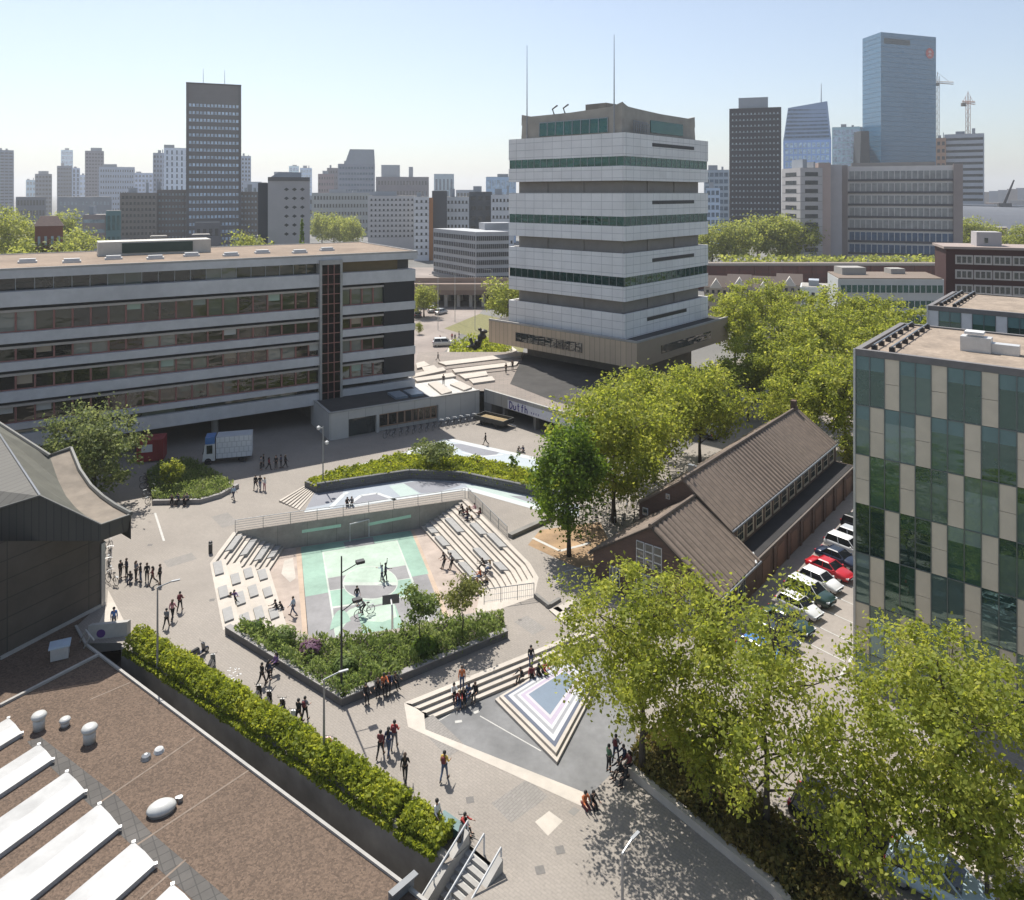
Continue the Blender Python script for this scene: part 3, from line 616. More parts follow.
mb=MB(); mb.tube([T(wd*.3,dp/2,z2),T(wd*.3,dp/2,z2+20)],[.8,.25],5); mb.build('spire',M['galv'],r)
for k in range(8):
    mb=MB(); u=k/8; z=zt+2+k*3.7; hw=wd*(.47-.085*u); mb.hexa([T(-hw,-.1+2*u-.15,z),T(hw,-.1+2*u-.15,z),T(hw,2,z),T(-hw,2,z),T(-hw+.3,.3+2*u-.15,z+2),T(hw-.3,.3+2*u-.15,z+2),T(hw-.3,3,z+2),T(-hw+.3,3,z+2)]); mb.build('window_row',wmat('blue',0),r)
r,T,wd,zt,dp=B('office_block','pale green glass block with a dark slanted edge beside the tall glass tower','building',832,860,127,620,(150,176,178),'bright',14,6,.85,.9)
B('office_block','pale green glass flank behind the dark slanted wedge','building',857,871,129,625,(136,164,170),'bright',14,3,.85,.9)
r=empty('wedge_tower',(PX(865,600),600,0),0,'black wedge shaped tower at the foot of the tall glass tower','tower'); mb=MB(); Y=600
mb.hexa([Vector((PX(858,Y),Y,0)),Vector((PX(872,Y),Y,0)),Vector((PX(872,Y),Y+12,0)),Vector((PX(858,Y),Y+12,0)),Vector((PX(861,Y),Y,PZ(131,Y))),Vector((PX(869,Y),Y,PZ(131,Y))),Vector((PX(869,Y),Y+12,PZ(131,Y))),Vector((PX(861,Y),Y+12,PZ(131,Y)))]); mb.build('wall',fmat((58,64,70)),r)
# tall glass tower, corner on
GT=mat('blue_curtain_wall',(.065,.175,.29),.22,.10,.05,spec=.8); GL=mat('curtain_line',(.06,.15,.235),.4,.05,1); GD=mat('tower_dark_slot',(.03,.05,.06),.4)
Y=600; c=Vector((PX(881,Y),Y,0)); aL=Vector((PX(862.5,Y+26)-c.x,26,0)); aR=Vector((PX(936,Y+20)-c.x,20,0)); zt=PZ(32,Y)
r=empty('glass_tower',tuple(c),0,'tallest blue green glass tower with a small round red sign near its top','tower')
foot=[c,c+aR,c+aR+aL,c+aL]; mb=MB(); mb.prism(foot,0,zt); mb.build('curtain_wall',GT,r)
for f0,d in ((c,aL),(c,aR)):
    n=Vector((-d.y,d.x,0)).normalized(); 
    if n.y>0: n=-n
    nv=10 if d is aL else 30
    for k in range(1,40):
        mb=MB(); z=zt*k/40; mb.hexa([f0+n*.06+Vector((0,0,z)),f0+d+n*.06+Vector((0,0,z)),f0+d+Vector((0,0,z)),f0+Vector((0,0,z)),f0+n*.06+Vector((0,0,z+.55)),f0+d+n*.06+Vector((0,0,z+.55)),f0+d+Vector((0,0,z+.55)),f0+Vector((0,0,z+.55))]); mb.build('floor_line',GL,r)
n=Vector((aR.y,-aR.x,0)).normalized(); n=n if n.y<0 else -n
mb=MB(); a=c+aR*.05; b=c+aR*.52; z=zt-9
mb.hexa([a+n*.1+Vector((0,0,z)),b+n*.1+Vector((0,0,z)),b+Vector((0,0,z)),a+Vector((0,0,z)),a+n*.1+Vector((0,0,z+4.5)),b+n*.1+Vector((0,0,z+4.5)),b+Vector((0,0,z+4.5)),a+Vector((0,0,z+4.5))]); mb.build('louvre_slot',GD,r)
mb=MB(); ctr=c+aR*.88+Vector((0,0,zt-14)); u=aR.normalized()
mb.poly([ctr+n*.3+u*4.4*math.cos(t*math.pi/12)+Vector((0,0,4.4*math.sin(t*math.pi/12))) for t in range(24)]); sg=mb.build('round_sign',mat('red_sign',(.55,.10,.09),.6),r)
mb=MB(); mb.poly([ctr+n*.4+Vector((0,0,1.2))+u*1.8*math.cos(t*math.pi/6)+Vector((0,0,1.3*math.sin(t*math.pi/6))) for t in range(12)]); mb.poly([ctr+n*.4+u*x+Vector((0,0,y)) for x,y in ((-2,-2.4),(2,-2.4),(1.2,-.6),(-1.2,-.6))]); mb.build('emblem',fmat((214,180,176)),sg)
r,T,wd,zt,dp=B('office_block','grey horizontally striped tower under construction cranes','tower',944,984,134,560,(150,150,152),'dark',15,1,.42,1.0)
B('office_block','brown unfinished concrete core left of the grey striped tower','building',936,946,138,566,(150,118,96),'dark',12,2,.5,.6)
# big office slab
r,T,wd,zt,dp=B('office_slab','long grey office slab with six rows of windows and a darker base','building',838,960,166,300,(205,199,196),None,0,0,depth=18,rot=.42)
for k in range(7):
    mb=MB(); H=zt/8.2; z=zt-1.2-H*(k+1); mb.hexa([T(-wd*.42,-.08,z+.7),T(wd*.44,-.08,z+.7),T(wd*.44,.1,z+.7),T(-wd*.42,.1,z+.7),T(-wd*.42,-.08,z+H-.6),T(wd*.44,-.08,z+H-.6),T(wd*.44,.1,z+H-.6),T(-wd*.42,.1,z+H-.6)])
    o=mb.build('window_row',mat('slab_glass%d'%k,(.27,.27,.27) if k<5 else (.06,.11,.19),.3,.35,.5),r)
    mb=MB(); 
    mb.hexa([T(-wd*.42,-.19,z+H-.75),T(wd*.44,-.19,z+H-.75),T(wd*.44,-.08,z+H-.75),T(-wd*.42,-.08,z+H-.75),T(-wd*.42,-.19,z+H-.6),T(wd*.44,-.19,z+H-.6),T(wd*.44,-.08,z+H-.6),T(-wd*.42,-.08,z+H-.6)])
    for j in range(19):
        x=-wd*.42+wd*.86*j/18; mb.hexa([T(x-.12,-.2,z+.7),T(x+.12,-.2,z+.7),T(x+.12,-.08,z+.7),T(x-.12,-.08,z+.7),T(x-.12,-.2,z+H-.6),T(x+.12,-.2,z+H-.6),T(x+.12,-.08,z+H-.6),T(x-.12,-.08,z+H-.6)])
    mb.build('mullions',fmat((214,210,206)),o); mb=MB(); mb.hexa([T(-wd*.43,-.6,z+.1),T(wd*.45,-.6,z+.1),T(wd*.45,-.01,z+.1),T(-wd*.43,-.01,z+.1),T(-wd*.43,-.6,z+.95),T(wd*.45,-.6,z+.95),T(wd*.45,-.01,z+.95),T(-wd*.43,-.01,z+.95)])
    mb.build('balcony_band',fmat((84,82,86)),r)
for f in (-.47,.47):
    mb=MB(); x=wd*f; mb.hexa([T(x-1.6,-.9,0),T(x+1.6,-.9,0),T(x+1.6,.1,0),T(x-1.6,.1,0),T(x-1.6,-.9,zt+.6),T(x+1.6,-.9,zt+.6),T(x+1.6,.1,zt+.6),T(x-1.6,.1,zt+.6)]); mb.build('end_pier',fmat((150,138,134)),r)
mb=MB(); mb.hexa([T(-wd*.4,3,zt),T(wd*.3,3,zt),T(wd*.3,14,zt),T(-wd*.4,14,zt),T(-wd*.4,3,zt+1.6),T(wd*.3,3,zt+1.6),T(wd*.3,14,zt+1.6),T(-wd*.4,14,zt+1.6)]); mb.build('roof_plant',fmat((136,132,130)),r)
r,T,wd,zt,dp=B('office_slab','white ended slab with dark window strips adjoining the long grey slab','building',799,824,168,296,(176,172,172),'dark',11,1,.5,.62,rot=-.1,depth=16)
B('office_slab','pinkish stair shaft between the white ended slab and the long slab','building',818,831,163,297,(172,154,148),None,0,depth=12,rot=.1)
B('office_slab','grey blank end wall of the long office slab','building',829,842,165,301,(176,172,174),None,0,depth=12,rot=.3)
# curved shed, cranes
mb=MB(); r=empty('station_shed',(PX(1000,480),480,0),0,'long grey curved roof shed at the right edge','building'); Y=480
xa,xb=PX(958,Y),PX(1100,Y); N=10
for k in range(N):
    t0,t1=k/N,(k+1)/N; f=lambda t: PZ(235-29*math.sin(t*math.pi/2),Y) 
    y0,y1=Y+40*t0,Y+40*t1; za,zb=f(t0),f(t1)
    mb.poly([(xa,y0,za),(xb,y0,za-2),(xb,y1,zb-2),(xa,y1,zb)])
mb.poly([(xa,Y,0),(xb,Y,0),(xb,Y,f(0)-2),(xa,Y,f(0))]); mb.build('curved_roof',fmat((104,108,116)),r)
mb=MB(); mb.tube([(xa,Y+40,f(1)+.5),(xb,Y+40,f(1)-1.5)],1.1,5); mb.build('roof_edge',fmat((150,153,158)),r)
for k in range(9): B('low_building','low grey or brown city block lost among the far rooftops','building',962+k*9,970+k*9.5,188+(k*5)%6,1300+60*(k%4),((96,104,116),(120,122,126),(108,100,98))[k%3],'dark',0,group='far low rooftops',side=False)
def crane(xp,ytop,ybase,Y,jl,jr,label,m):
    x=PX(xp,Y); zt=PZ(ytop,Y); zb=0; r=empty('tower_crane',(x,Y,0),0,label,'crane'); s=Y/F
    mb=MB(); h=1.1
    for dx,dy in ((-h,-h),(h,-h),(h,h),(-h,h)): mb.tube([(x+dx,Y+dy,zb),(x+dx,Y+dy,zt)],.22,4)
    nseg=int((zt-zb)/3.2)
    for k in range(nseg):
        z=zb+k*3.2; e=1 if k%2 else -1
        mb.tube([(x-h*e,Y-h,z),(x+h*e,Y-h,z+3.2)],.14,4); mb.tube([(x-h,Y-h*e,z),(x-h,Y+h*e,z+3.2)],.14,4)
    mb.build('mast',m,r)
    mb=MB(); zj=PZ(ytop+7,Y)
    for dz,dy in ((0,-.8),(0,.8),(1.6,0)): mb.tube([(x+jl*s,Y+dy,zj+dz),(x+jr*s,Y+dy,zj+dz-1)],.25,4)
    for k in range(24):
        a=x+(jl+(jr-jl)*k/24)*s; mb.tube([(a,Y-.8,zj),(a+(jr-jl)*s/48,Y,zj+1.6)],.13,4)
    mb.build('jib',m,r)
    mb=MB(); mb.box((x+(jl+1.5)*s,Y,zj-1.2),(3,2,2.6)); mb.build('counterweight',M['darkconc'],r)
    mb=MB(); mb.tube([(x+jl*s*.8,Y,zj+1.6),(x,Y,zt+3),(x+jr*s*.7,Y,zj+1.4)],.15,4); mb.tube([(x,Y,zt),(x,Y,zt+3.5)],.3,4); mb.build('tie_rods',m,r)
CRM_=mat('crane_white',(.62,.56,.50),.6,.1,1); CRR=mat('crane_red',(.55,.36,.28),.6,.2,.2)
crane(937.5,76,165,640,-2,16,'pale tower crane behind the tall glass tower with its jib to the right',CRM_)
crane(968,96,134,575,-6,7,'smaller tower crane standing above the grey striped tower',CRR)
r=empty('mobile_crane',(PX(1004,520),520,0),0,'dark slanted crane boom near the right photo edge','crane'); mb=MB(); mb.tube([(PX(1004,520),520,PZ(204,520)),(PX(1014,520),520,PZ(180,520))],[1.1,.5],5); mb.build('boom',fmat((66,66,70)),r); mb=MB(); mb.box((PX(1003,520),520,PZ(206,520)),(9,5,4)); mb.tube([(PX(1003,520),520,0),(PX(1003,520),520,PZ(206,520))],1.2,6); mb.build('cab',fmat((92,92,94)),r)
# railway viaduct (right) and road viaduct (left)
RB=brickmat('viaduct_brick',(.17,.06,.045),(.13,.05,.04),(.10,.06,.05),2.4,1.2,.06,wall=(1,0),var2=.2,scale2=.05)
r=empty('railway_viaduct',(PX(820,232),232,0),0,'long dark red brick railway viaduct with a pale parapet','viaduct'); Y0,Y1=232,245
a,b=Vector((PX(690,Y0),Y0,0)),Vector((PX(1010,Y0),Y0,0)); mb=MB(); mb.prism([a,b,b+Vector((0,9,0)),a+Vector((0,9,0))],0,PZ(265.5,Y0)); mb.build('brick_wall',RB,r)
mb=MB(); mb.prism([a+Vector((0,-.3,0)),b+Vector((0,-.3,0)),b+Vector((0,.3,0)),a+Vector((0,.3,0))],PZ(265.5,Y0),PZ(263,Y0)); mb.build('parapet',fmat((170,160,150)),r)
mb=MB(); mb.prism([a+Vector((0,.3,0)),b+Vector((0,.3,0)),b+Vector((0,9,0)),a+Vector((0,9,0))],PZ(265.5,Y0),PZ(265,Y0)+.1); mb.build('track_bed',fmat((120,108,98)),r)
for k in range(22):
    mb=MB(); x=a.x+(b.x-a.x)*(k+.5)/22; mb.box((x,Y0-.12,PZ(265.5,Y0)/2),(.7,.24,PZ(265.5,Y0)-.1)); mb.build('pier',RB,r)
r=empty('road_viaduct',(PX(460,195),195,0),0,'low beige road viaduct crossing behind the plaza on columns','viaduct'); Y=195; mb=MB(); mb.box(((PX(405,Y)+PX(530,Y))/2,Y+12.9,2.0),(PX(530,Y)-PX(405,Y),.4,3.9)); mb.build('shade_backing',fmat((70,62,58)),r); VM=fmat((150,132,118))  # dark wall added behind the columns, standing for shade under the deck
mb=MB(); mb.box(((PX(405,Y)+PX(530,Y))/2,Y+7,PZ(292,Y)),(PX(530,Y)-PX(405,Y),14,1.5)); mb.build('deck',fmat((128,110,100)),r)
mb=MB(); mb.box(((PX(405,Y)+PX(530,Y))/2,Y-.2,PZ(287,Y)),(PX(530,Y)-PX(405,Y),.3,1.6)); mb.box(((PX(405,Y)+PX(530,Y))/2,Y+14.2,PZ(287,Y)),(PX(530,Y)-PX(405,Y),.3,1.6)); mb.build('parapet',VM,r)
for k in range(10):
    for dy in (1.5,12.5):
        mb=MB(); x=PX(408+12.5*k,Y); mb.tube([(x,Y+dy,0),(x,Y+dy,PZ(294,Y))],.5,8); mb.build('column',fmat((170,164,156)),r)
# grey striped office (corner on)
def cornerblock(name,label,cat,xl,xc,xr,yc,Yc,dl,dr,col,z0=0): 
    c=Vector((PX(xc,Yc),Yc,0)); 
    def reach(d,xp): k=(xp-CX)/F; t=(k*c.y-c.x)/(d.x-k*d.y); return c+d*t
    a,b=(c+dl*13 if xl is None else reach(dl,xl)),reach(dr,xr); zt=PZ(yc,Yc); r=empty(name,tuple(c),0,label,cat)
    mb=MB(); mb.prism([c,b,b+(a-c),a],z0,zt); mb.build('wall',fmat(col),r)
    return r,c,a,b,zt
def faceband(mb,a,b,z0,z1,out,mi=0,t0=0,t1=1,back=.05):
    d=b-a; n=Vector((d.y,-d.x,0)).normalized()
    if n.y>0: n=-n
    p,q=a+d*t0,a+d*t1; mb.hexa([(p+n*out)+Vector((0,0,z0)),(q+n*out)+Vector((0,0,z0)),(q-n*back)+Vector((0,0,z0)),(p-n*back)+Vector((0,0,z0)),(p+n*out)+Vector((0,0,z1)),(q+n*out)+Vector((0,0,z1)),(q-n*back)+Vector((0,0,z1)),(p-n*back)+Vector((0,0,z1))],mi)
r,c,a,b,zt=cornerblock('office_block','grey office with continuous window strips left of the banded tower','building',433.5,476,509,232,245,Vector((-.55,.83,0)),Vector((.97,.24,0)),(164,166,168))
for k in range(6):
    z=zt-1.4-2.65*k
    for p,q,nn in ((a,c,24),(c,b,16)):
        mb=MB(); faceband(mb,p,q,z-1.5,z,.05,0,.01,.99); o=mb.build('window_strip',wmat('dark',0),r)
        mb=MB()
        for j in range(nn+1): t=.01+.98*j/nn; faceband(mb,p,q,z-1.5,z,.12,0,t-.004,t+.004)
        faceband(mb,p,q,z-1.56,z-1.5,.12,0,.006,.994); mb.build('mullions',fmat((150,152,156)),o)
mb=MB(); mb.box((c.x+6,c.y+18,zt+1.2),(10,8,2.4),.3); mb.build('roof_plant',fmat((150,152,156)),r)
mb=MB(); mb.prism([c+Vector((-.6,-.6,0)),b+Vector((.5,-.6,0)),b+(a-c),a+Vector((-.6,0,0))],.6,1.6); mb.build('canopy',fmat((120,122,126)),r)
# low white offices and houses right
r,c,a,b,zt=cornerblock('low_office','long low white office with a ribbon of windows behind the trees','building',None,838,944,279,150,Vector((.25,.97,0)),Vector((.985,-.04,0)),(178,180,178))
for k in range(3):
    z=zt-1.2-3.1*k; mb=MB(); faceband(mb,c,b,z-1.5,z,.05,0,.02,.99); o=mb.build('window_strip',M['glass_t'],r)
    mb=MB()
    for j in range(19): t=.02+.97*j/18; faceband(mb,c,b,z-1.5,z,.12,0,t-.003,t+.003)
    faceband(mb,c,b,z-1.56,z-1.5,.12,0,.018,.992); mb.build('mullions',fmat((196,196,194)),o)
mb=MB(); mb.prism([c+Vector((.2,.2,0)),b+Vector((-.2,.2,0)),b+(a-c),a],zt,zt+.2); mb.build('roof_gravel',fmat((118,104,92)),r)
mb=MB(); mb.box((c.x+6,c.y+8,zt+.9),(5,4,1.6)); mb.box((c.x+16,c.y+9,zt+.7),(3,3,1.2)); mb.build('roof_plant',fmat((160,156,150)),r)
B('small_house','small white house with a few dark windows above the tree crowns','house',800,842,288,165,(204,208,206),'dark',3,5,.35,.4,cap=((.2,.45,1.4),))
for i,(x0,x1,yt,Y) in enumerate(((704,728,283,185),(727,752,282,180),(752,778,284,178),(776,803,281,186))):
    r,T,wd,zt,dp=B('gabled_house',('beige gabled house nearest the banded tower','beige gabled house second from the banded tower','beige gabled house with a dark dormer above the trees','beige gabled house beside the small white house')[i],'house',x0,x1,yt+4,Y,(176,166,152),'dark',3,4,.4,.45,depth=9)
    mb=MB(); mb.poly([T(-wd/2,-.2,zt),T(wd/2,-.2,zt),T(wd/2,dp/2,zt+2.4),T(-wd/2,dp/2,zt+2.4)]); mb.poly([T(wd/2,dp+.2,zt),T(-wd/2,dp+.2,zt),T(-wd/2,dp/2,zt+2.4),T(wd/2,dp/2,zt+2.4)]); mb.poly([T(wd/2,-.2,zt),T(wd/2,dp+.2,zt),T(wd/2,dp/2,zt+2.4)]); mb.poly([T(-wd/2,dp+.2,zt),T(-wd/2,-.2,zt),T(-wd/2,dp/2,zt+2.4)]); mb.build('pitched_roof',fmat((76,64,58)),r)
    mb=MB(); mb.poly([T(-1.6,-.25,zt-.3),T(1.6,-.25,zt-.3),T(0,-.25,zt+2)]); mb.poly([T(-1.6,-.25,zt-.3),T(0,-.25,zt+2),T(0,3,zt+2)]); mb.poly([T(1.6,-.25,zt-.3),T(0,3,zt+2),T(0,-.25,zt+2)]); mb.build('dormer',fmat((206,200,190)),r)
# red brick flats
r,T,wd,zt,dp=B('brick_flats','dark red brick flats with pale framed windows and a rooftop lift box','building',943,1064,250,150,(58,22,20),None,0,0,depth=12,rot=.35)
for k in range(4):
    z=zt-3.1-3.0*k
    for j in range(6):
        x=-wd/2+wd*(.16+.165*j)
        mb=MB(); mb.hexa([T(x-1.6,-.12,z),T(x+1.6,-.12,z),T(x+1.6,.05,z),T(x-1.6,.05,z),T(x-1.6,-.12,z+1.9),T(x+1.6,-.12,z+1.9),T(x+1.6,.05,z+1.9),T(x-1.6,.05,z+1.9)]); o=mb.build('window',fmat((176,170,164)),r)
        mb=MB()
        for q0 in (-1.3,-.35,.6): mb.hexa([T(x+q0,-.15,z+.3),T(x+q0+.7,-.15,z+.3),T(x+q0+.7,-.1,z+.3),T(x+q0,-.1,z+.3),T(x+q0,-.15,z+1.6),T(x+q0+.7,-.15,z+1.6),T(x+q0+.7,-.1,z+1.6),T(x+q0,-.1,z+1.6)])
        mb.build('pane',M['glass'],o)
        if k<3:
            mb=MB(); xx=x+2.7; mb.hexa([T(xx-.4,-.1,z+.8),T(xx+.4,-.1,z+.8),T(xx+.4,.05,z+.8),T(xx-.4,.05,z+.8),T(xx-.4,-.1,z+1.4),T(xx+.4,-.1,z+1.4),T(xx+.4,.05,z+1.4),T(xx-.4,.05,z+1.4)]); mb.build('window',fmat((170,164,160)),r)
mb=MB(); mb.hexa([T(-wd/2-.5,-.5,zt),T(wd/2,-.5,zt),T(wd/2,dp,zt),T(-wd/2-.5,dp,zt),T(-wd/2-.5,-.5,zt+.5),T(wd/2,-.5,zt+.5),T(wd/2,dp,zt+.5),T(-wd/2-.5,dp,zt+.5)]); mb.build('roof_edge',fmat((150,136,128)),r)
mb=MB(); mb.hexa([T(-wd*.2,3,zt+.5),T(.4,3,zt+.5),T(.4,8,zt+.5),T(-wd*.2,8,zt+.5),T(-wd*.2,3,zt+3.4),T(.4,3,zt+3.4),T(.4,8,zt+3.4),T(-wd*.2,8,zt+3.4)]); mb.build('lift_box',fmat((166,162,162)),r)
mb=MB(); mb.hexa([T(-wd*.13,2.9,zt+1.2),T(-wd*.10,2.9,zt+1.2),T(-wd*.10,3.1,zt+1.2),T(-wd*.13,3.1,zt+1.2),T(-wd*.13,2.9,zt+2.2),T(-wd*.10,2.9,zt+2.2),T(-wd*.10,3.1,zt+2.2),T(-wd*.13,3.1,zt+2.2)]); mb.build('hatch',M['glass'],r)
# ================================================================= MAIN BUILDINGS
Z=lambda v,z: Vector((v.x,v.y,z))
def fr(o,u,n):                                    # local frame: along u, outward n, height
    return lambda a,b,z: Vector((o.x+u.x*a+n.x*b, o.y+u.y*a+n.y*b, z))
def bx(mb,T,a0,a1,b0,b1,z0,z1,mi=0):              # box in a local frame (any handedness)
    q=[T(a0,b0,z0),T(a1,b0,z0),T(a1,b1,z0),T(a0,b1,z0)]
    if (q[1]-q[0]).cross(q[2]-q[0]).z<0: q=[q[0],q[3],q[2],q[1]]
    mb.hexa(q+[Vector((p.x,p.y,z1)) for p in q],mi); return mb
# ---------------------------------------------------------------- long school building
SO=Vector((-25.1,96.5,0)); T=fr(SO,sU,sN)
BAND=mat('school_band',(.52,.51,.505),.75,.10,1.0,var2=.10,scale2=.15); SILL=mat('school_sill',(.40,.36,.32),.8,.1,2); RED=mat('red_frame',(.26,.115,.095),.6,.15,3); DKP=mat('dark_panel',(.014,.014,.018),.6,.2,2)
GRV=mat('roof_gravel_tan',(.225,.168,.122),.95,.22,2.5,var2=.18,scale2=.25)
SGL=glass('school_glass',(.035,.034,.028),.05,1.8,.9,.35); rand_tint(SGL,(.036,.034,.025),(.27,.28,.24))
U0,U1=-52.0,13.4; S0,S1=.3,2.7                  # facade run and the glass stair bay
sch=empty('school_building',tuple(SO),0,'long grey school building with ribbon windows in red frames and a glazed stair bay','building')
mb=MB(); bx(mb,T,U0,U1-.3,-22,-1.3,2.7,20.9); mb.build('wall',mat('school_core',(.10,.095,.09),.8,.2,.5),sch)
mb=MB(); bx(mb,T,U0,U1+.4,-22.5,.35,20.9,21.75,0); bx(mb,T,U0,U1+.1,-22.2,.05,21.75,21.9,1); mb.build('roof',[BAND,GRV],sch)
mb=MB()
for a0,a1,b0,b1 in ((U0,U1+.4,.1,.35),(U0,U1+.4,-22.5,-22.2),(U1+.15,U1+.4,-22.2,.1)): bx(mb,T,a0,a1,b0,b1,21.752,22.0)
mb.build('roof_edge',M['concrete'],sch)
bands=[(17.9,19.5,.55),(14.0,15.1,.5),(11.1,12.0,.5),(7.8,8.9,.5),(4.75,5.4,.4),(2.7,4.2,.45)]
rows=[(19.5,20.9,-.9),(15.1,17.9,-.1),(12.0,14.0,-.1),(8.9,11.1,-.1),(5.4,7.8,-.1),(4.2,4.75,-.1)]
for z0,z1,o in bands:
    mb=MB(); bx(mb,T,U0,S0,-1.2,o,z0,z1); bx(mb,T,S1,U1,-1.2,o,z0,z1); mb.build('spandrel',BAND,sch)
for i,(z0,z1,b) in enumerate(rows):
    if 0<i<5:
        mb=MB(); bx(mb,T,U0,S0,-.1,.25,z1-.62,z1-.36); bx(mb,T,S1,8.9,-.1,.25,z1-.62,z1-.36); mb.build('sunshade',SILL,sch)
    step=3.5; a=U0
    spans=[]
    while a<S0-.1: spans.append((a,min(a+step,S0))); a+=step
    spans += ([(S1,S1+3.1),(S1+3.1,8.9)] if 0<i<5 else [(S1,8.9)] if i==5 else [])
    for a0,a1 in spans:
        mb=MB(); zt=z1-(.62 if 0<i<5 else 0)
        bx(mb,T,a0,a1,b-.1,b-.02,z0,zt)
        w_=mb.build('window',SGL,sch)
        mb=MB(); n_=2
        if i not in (0,5):
            for k in range(n_):
                x=a0+(a1-a0)*(k/n_); bx(mb,T,x,x+.19,b-.02,b+.14,z0,zt)
            bx(mb,T,a0,a1,b-.02,b+.06,z0,z0+.14)
            mb.build('frame',RED,w_)
            if rnd.random()<.22:
                mb=MB(); x=a0+.2+(a1-a0)/2*rnd.randint(0,1); bx(mb,T,x,x+1.4,b-.019,b-.01,zt-rnd.uniform(.6,1.2),zt); mb.build('blind',mat('blind%d'%rnd.randint(0,999),rnd.choice([(.34,.42,.34),(.45,.45,.42),(.25,.28,.24),(.33,.27,.2)]),.8,.05),w_)
        elif i==0:
            for k in range(2): x=a0+(a1-a0)*(k/2); bx(mb,T,x,x+.08,b-.02,b+.05,z0,zt)
            mb.build('frame',M['steel'],w_)
for z0,z1,_ in rows[1:5]:
    mb=MB(); bx(mb,T,8.9,U1-.05,-1.2,.28,z0,z1); mb.build('dark_panel',DKP,sch)
mb=MB(); bx(mb,T,S1,11.2,-1.0,-.6,19.5,20.9); mb.build('ochre_panel',mat('ochre_panel',(.16,.115,.055),.8,.1,1),sch)
# stair bay
mb=MB(); bx(mb,T,S0,S1,-1.2,.6,2.9,20.7); bay=mb.build('stair_bay',glass('stair_glass',(.010,.008,.009),.05,1.4,tint=(.6,.6,.6)),sch)
mb=MB(); bx(mb,T,S0-.3,S0,-1.2,.75,2.4,21.3); bx(mb,T,S1,S1+.3,-1.2,.75,2.4,21.3); bx(mb,T,S0,S1,-1.2,.75,2.4,2.9); bx(mb,T,S0,S1,-1.2,.75,20.7,21.3); mb.build('bay_surround',M['concrete'],sch)
mb=MB()
for k in range(1,14): z=2.9+17.8*k/14; bx(mb,T,S0,S1,.6,.66,z-.05,z+.05)
for k in (1,2): x=S0+(S1-S0)*k/3; bx(mb,T,x-.05,x+.05,.6,.68,2.9,20.7)
mb.build('red_mullions',RED,bay)
# roof furniture
mb=MB(); bx(mb,T,-24.5,-11,-17,-13,21.9,23.7); pen=mb.build('roof_penthouse',mat('pent_white',(.50,.48,.43),.7,.1),sch)
mb=MB(); bx(mb,T,-21.8,-13.3,-12.98,-12.9,22.2,23.5); mb.build('green_panel',mat('pent_green',(.022,.05,.04),.5,.1),pen)
for k in range(12):
    mb=MB(); a=-46+4.4*k; b=-4.5-(k%2)*2.2; bx(mb,T,a,a+1.9,b-1,b,21.9,22.15); bx(mb,T,a+.15,a+1.75,b-.85,b-.15,22.15,22.4); mb.build('skylight',M['white'],sch)
for a in (-33.5,-12.2):
    mb=MB(); p=T(a,-2.6,0); q=T(a,-2.6,2.72); mb.tube([p,q],.42,12); mb.build('pillar',M['concrete'],sch)
mb=MB(); bx(mb,T,U0,-6,-9.5,-9,0,2.69); bx(mb,T,-5.9,-.4,-21.5,-21,0,2.69); bx(mb,T,-.3,.2,-21,-1.4,0,2.69); bx(mb,T,-6,-5.6,-21,-9.6,0,2.69); mb.build('added_undercroft_wall',M['darkconc'],sch)  # walls added to stop light passing through, so the undercroft stays dark
# ---------------------------------------------------------------- entrance pavilion and raised deck
PF=P(329.5,441); PE=P(482,414.5); pd=(PE-PF).normalized(); pn=Vector((pd.y,-pd.x,0)); T=fr(PF,pd,pn); PL=20.6; PH=3.25
DKR=mat('dark_roofing',(.052,.049,.046),.95,.15,1,var2=.2,scale2=.3); PANEL=brickmat('pavilion_panels',(.50,.485,.455),(.46,.445,.42),(.30,.29,.27),2.2,5,.03,wall=(pd.x,pd.y))
pav=empty('entrance_pavilion',tuple(PF),0,'low pale concrete entrance pavilion with a dark flat roof under the school','building')
mb=MB(); bx(mb,T,0,2.4,-8,0,0,PH); bx(mb,T,2.4,PL,-8,-.5,0,PH-.0); bx(mb,T,2.4,PL,-.5,0,2.25,PH-.001); bx(mb,T,14.5,PL,-.5,0,0,2.25); bx(mb,T,6,6.35,-.5,0,0,2.25); mb.build('wall',PANEL,pav)
mb=MB(); bx(mb,T,.3,13.5,-7.7,-.35,PH,PH+.06); mb.build('roof',DKR,pav)
mb=MB(); bx(mb,T,0,PL,-.28,.06,PH+.001,PH+.16); bx(mb,T,-.06,.25,-8,.06,PH+.001,PH+.15); mb.build('roof_edge',M['concrete'],pav)
mb=MB(); bx(mb,T,2.45,5.95,-.49,-.4,0.05,2.2); mb.build('entrance_glass',M['glass'],pav)
for a0,a1 in ((6.4,8.9),(8.9,10.9),(11,12.6),(12.7,14.4)):
    mb=MB(); bx(mb,T,a0,a1,-.49,-.4,.5,2.2); w_=mb.build('window',SGL,pav); mb=MB()
    for k in range(3): x=a0+(a1-a0)*k/2; bx(mb,T,max(a0,x-.1),min(a1,x+.1),-.4,-.34,.5,2.2)
    bx(mb,T,a0,a1,-.4,-.33,.5,.65); bx(mb,T,a0,a1,-.4,-.33,2.05,2.2); mb.build('frame',mat('tan_frame',(.30,.19,.13),.7,.1),w_)
for k in range(2):
    mb=MB(); bx(mb,T,9.2+2.2*k,10.9+2.2*k,-4.5,-1.6,PH+.06,PH+.35); mb.build('rooflight',mat('roof_glass%d'%k,(.20,.24,.28),.3,.2),pav)
